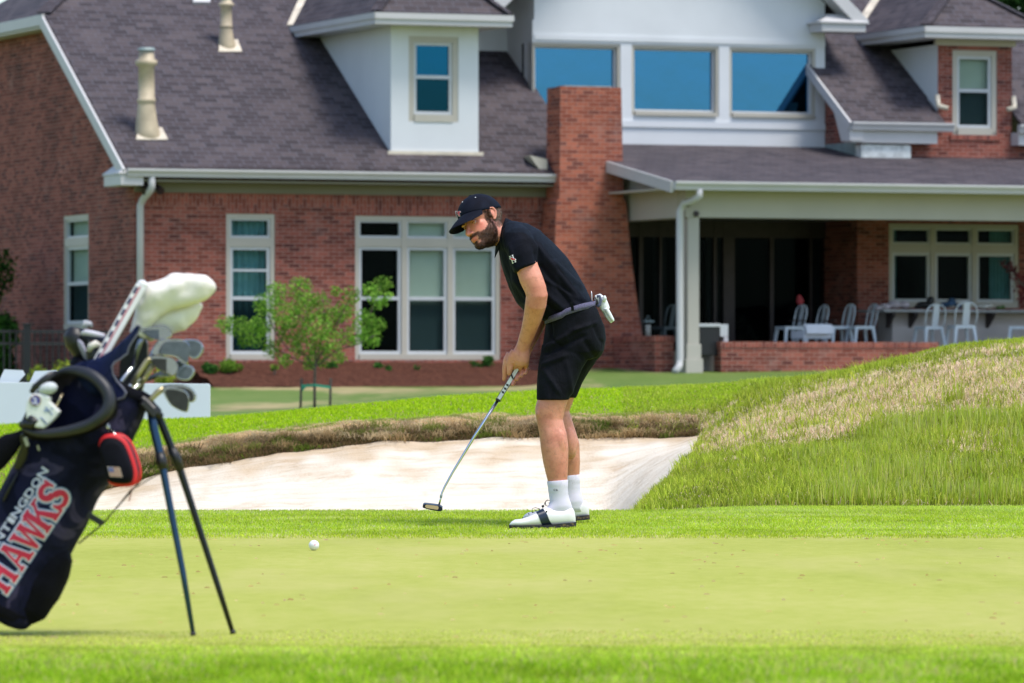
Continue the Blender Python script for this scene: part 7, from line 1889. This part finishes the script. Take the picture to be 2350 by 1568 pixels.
# short bright turf behind the lip and over the left slope
k = 60000; u, t, p = sample((UM > -260) & (UM < 1700) & (TM > 12.04) & (TM < 13.0) | (UM > -260) & (UM < 200) & (TM > 7.1) & (TM < 12.2), k)
pn = vnoise(p[:, 0], p[:, 1], 1.1, 7); dr = dryness(u, t, p[:, 0], p[:, 1], p[:, 2])
c = pick([(.41, .58, .018), (.48, .63, .035), (.33, .50, .016)], k); st = rng.uniform(0, 1, k) < dr * .9 + .05 + .55 * np.clip((12.34 - t) / .3, 0, 1) * (t > 12) * np.clip(.7 + pn, 0, 1); c[st] = pick([(.55, .44, .22), (.46, .42, .14)], st.sum())
lf2 = (u < 200) & (t < 12); c[lf2 & (rng.uniform(0, 1, k) < .55)] = pick([(.5, .42, .18), (.36, .40, .08)], 1)[0]
blades('bank_grass', p, rng.uniform(.010, .030, k), rng.uniform(.004, .008, k), rng.uniform(.2, 1.0, k), c)
# the mound: straw above, long fresh shoots below
k = 120000; u, t, p = sample((UM > 1428) & (UM < 2700) & (TM > 7.02) & (TM < 13.3) & ~fm, k, 1 + .8 * (TM < 10.5))
okm = ~((u < 1612) & (t > np.interp(u, [1425, 1440, 1580, 1614], [6.6, 8.9, 8.9, 10.9])) & (t < 11.1)); u, t, p = u[okm], t[okm], p[okm]; k = len(u)
dr = dryness(u, t, p[:, 0], p[:, 1], p[:, 2]); pn = vnoise(p[:, 0], p[:, 1], 2.4, 12) + .5 * vnoise(p[:, 0], p[:, 1], 7., 15)
py = YH - (p[:, 2] - CAMZ) / p[:, 1] * F
c = pick([(.34, .43, .035), (.44, .52, .05), (.52, .56, .09), (.22, .27, .03)], k)
c *= (1 + .35 * np.clip(pn, -1, .8))[:, None]
st = rng.uniform(0, 1, k) < np.clip(dr * (.80 + .7 * pn) + .06 + .10 * (pn > .15), 0, .85); c[st] = pick([(.84, .64, .44), (.74, .55, .36), (.90, .74, .54), (.58, .50, .22)], st.sum())
h = np.where(st, rng.uniform(.02, .055, k), rng.uniform(.03, .085, k) * (1 + .6 * pn)) * np.where(t > 12.2, .55, 1) * np.where(u < 1700, .75, 1)
blades('mound_grass', p, h, rng.uniform(.003, .0055, k), np.where(st, rng.uniform(.5, 1.7, k), rng.uniform(.15, .8, k)), c)
k = 26000; u, t, p = sample((UM > 1700) & (UM < 2700) & (TM > 7.05) & (TM < 10.6), k)
dr = dryness(u, t, p[:, 0], p[:, 1], p[:, 2]); pn = vnoise(p[:, 0], p[:, 1], 2.0, 21)
keep = (rng.uniform(0, 1, k) > dr * 1.1) & (rng.uniform(-.3, .4, k) < pn + .05) & (rng.uniform(1640, 1900, k) < u); u, t, p, pn = u[keep], t[keep], p[keep], pn[keep]; k = len(u)
c = pick([(.50, .59, .07), (.57, .62, .11), (.42, .53, .05), (.60, .59, .18)], k)
blades('shoot_grass', p, rng.uniform(.05, .125, k) * (1 + .7 * pn) * np.interp(t, [7, 9.8, 10.6], [1, .95, .5]), rng.uniform(.0035, .0065, k), rng.uniform(.05, .32, k), c)
# dry clippings scattered over the green
k = 260; u, t, p = sample(INV & (TM > 2.02) & (TM < 2.96), k)
a_ = rng.uniform(.004, .013, (k, 1)); b_ = rng.uniform(.003, .006, (k, 1)); h_ = rng.uniform(.0025, .0055, (k, 1)); o3 = np.zeros((k, 1))
v = np.stack([p + np.hstack([-a_, -b_, o3]), p + np.hstack([a_, -b_ * .4, o3]), p + np.hstack([a_ * .7, b_, o3]), p + np.hstack([-a_ * .8, b_ * .8, o3]), p + np.hstack([-a_ * .4, o3, h_]), p + np.hstack([a_ * .5, o3, h_ * .8])], 1).reshape(-1, 3)
fs = []
for i in range(k): o = 6 * i; fs += [(o, o+1, o+5, o+4), (o+1, o+2, o+5), (o+2, o+3, o+4, o+5), (o+3, o, o+4)]
me = bpy.data.meshes.new('clippings'); me.from_pydata(v.tolist(), [], fs); me.update()
c = np.concatenate([pick([(.62, .50, .20), (.56, .45, .18), (.66, .56, .26), (.50, .38, .15)], k), np.ones((k, 1))], 1); vcol(me, 'tint', np.repeat(np.clip(c, 0, 1), 6, 0))
tag(obj('clippings', me, M_BLADE), None, kind='stuff')
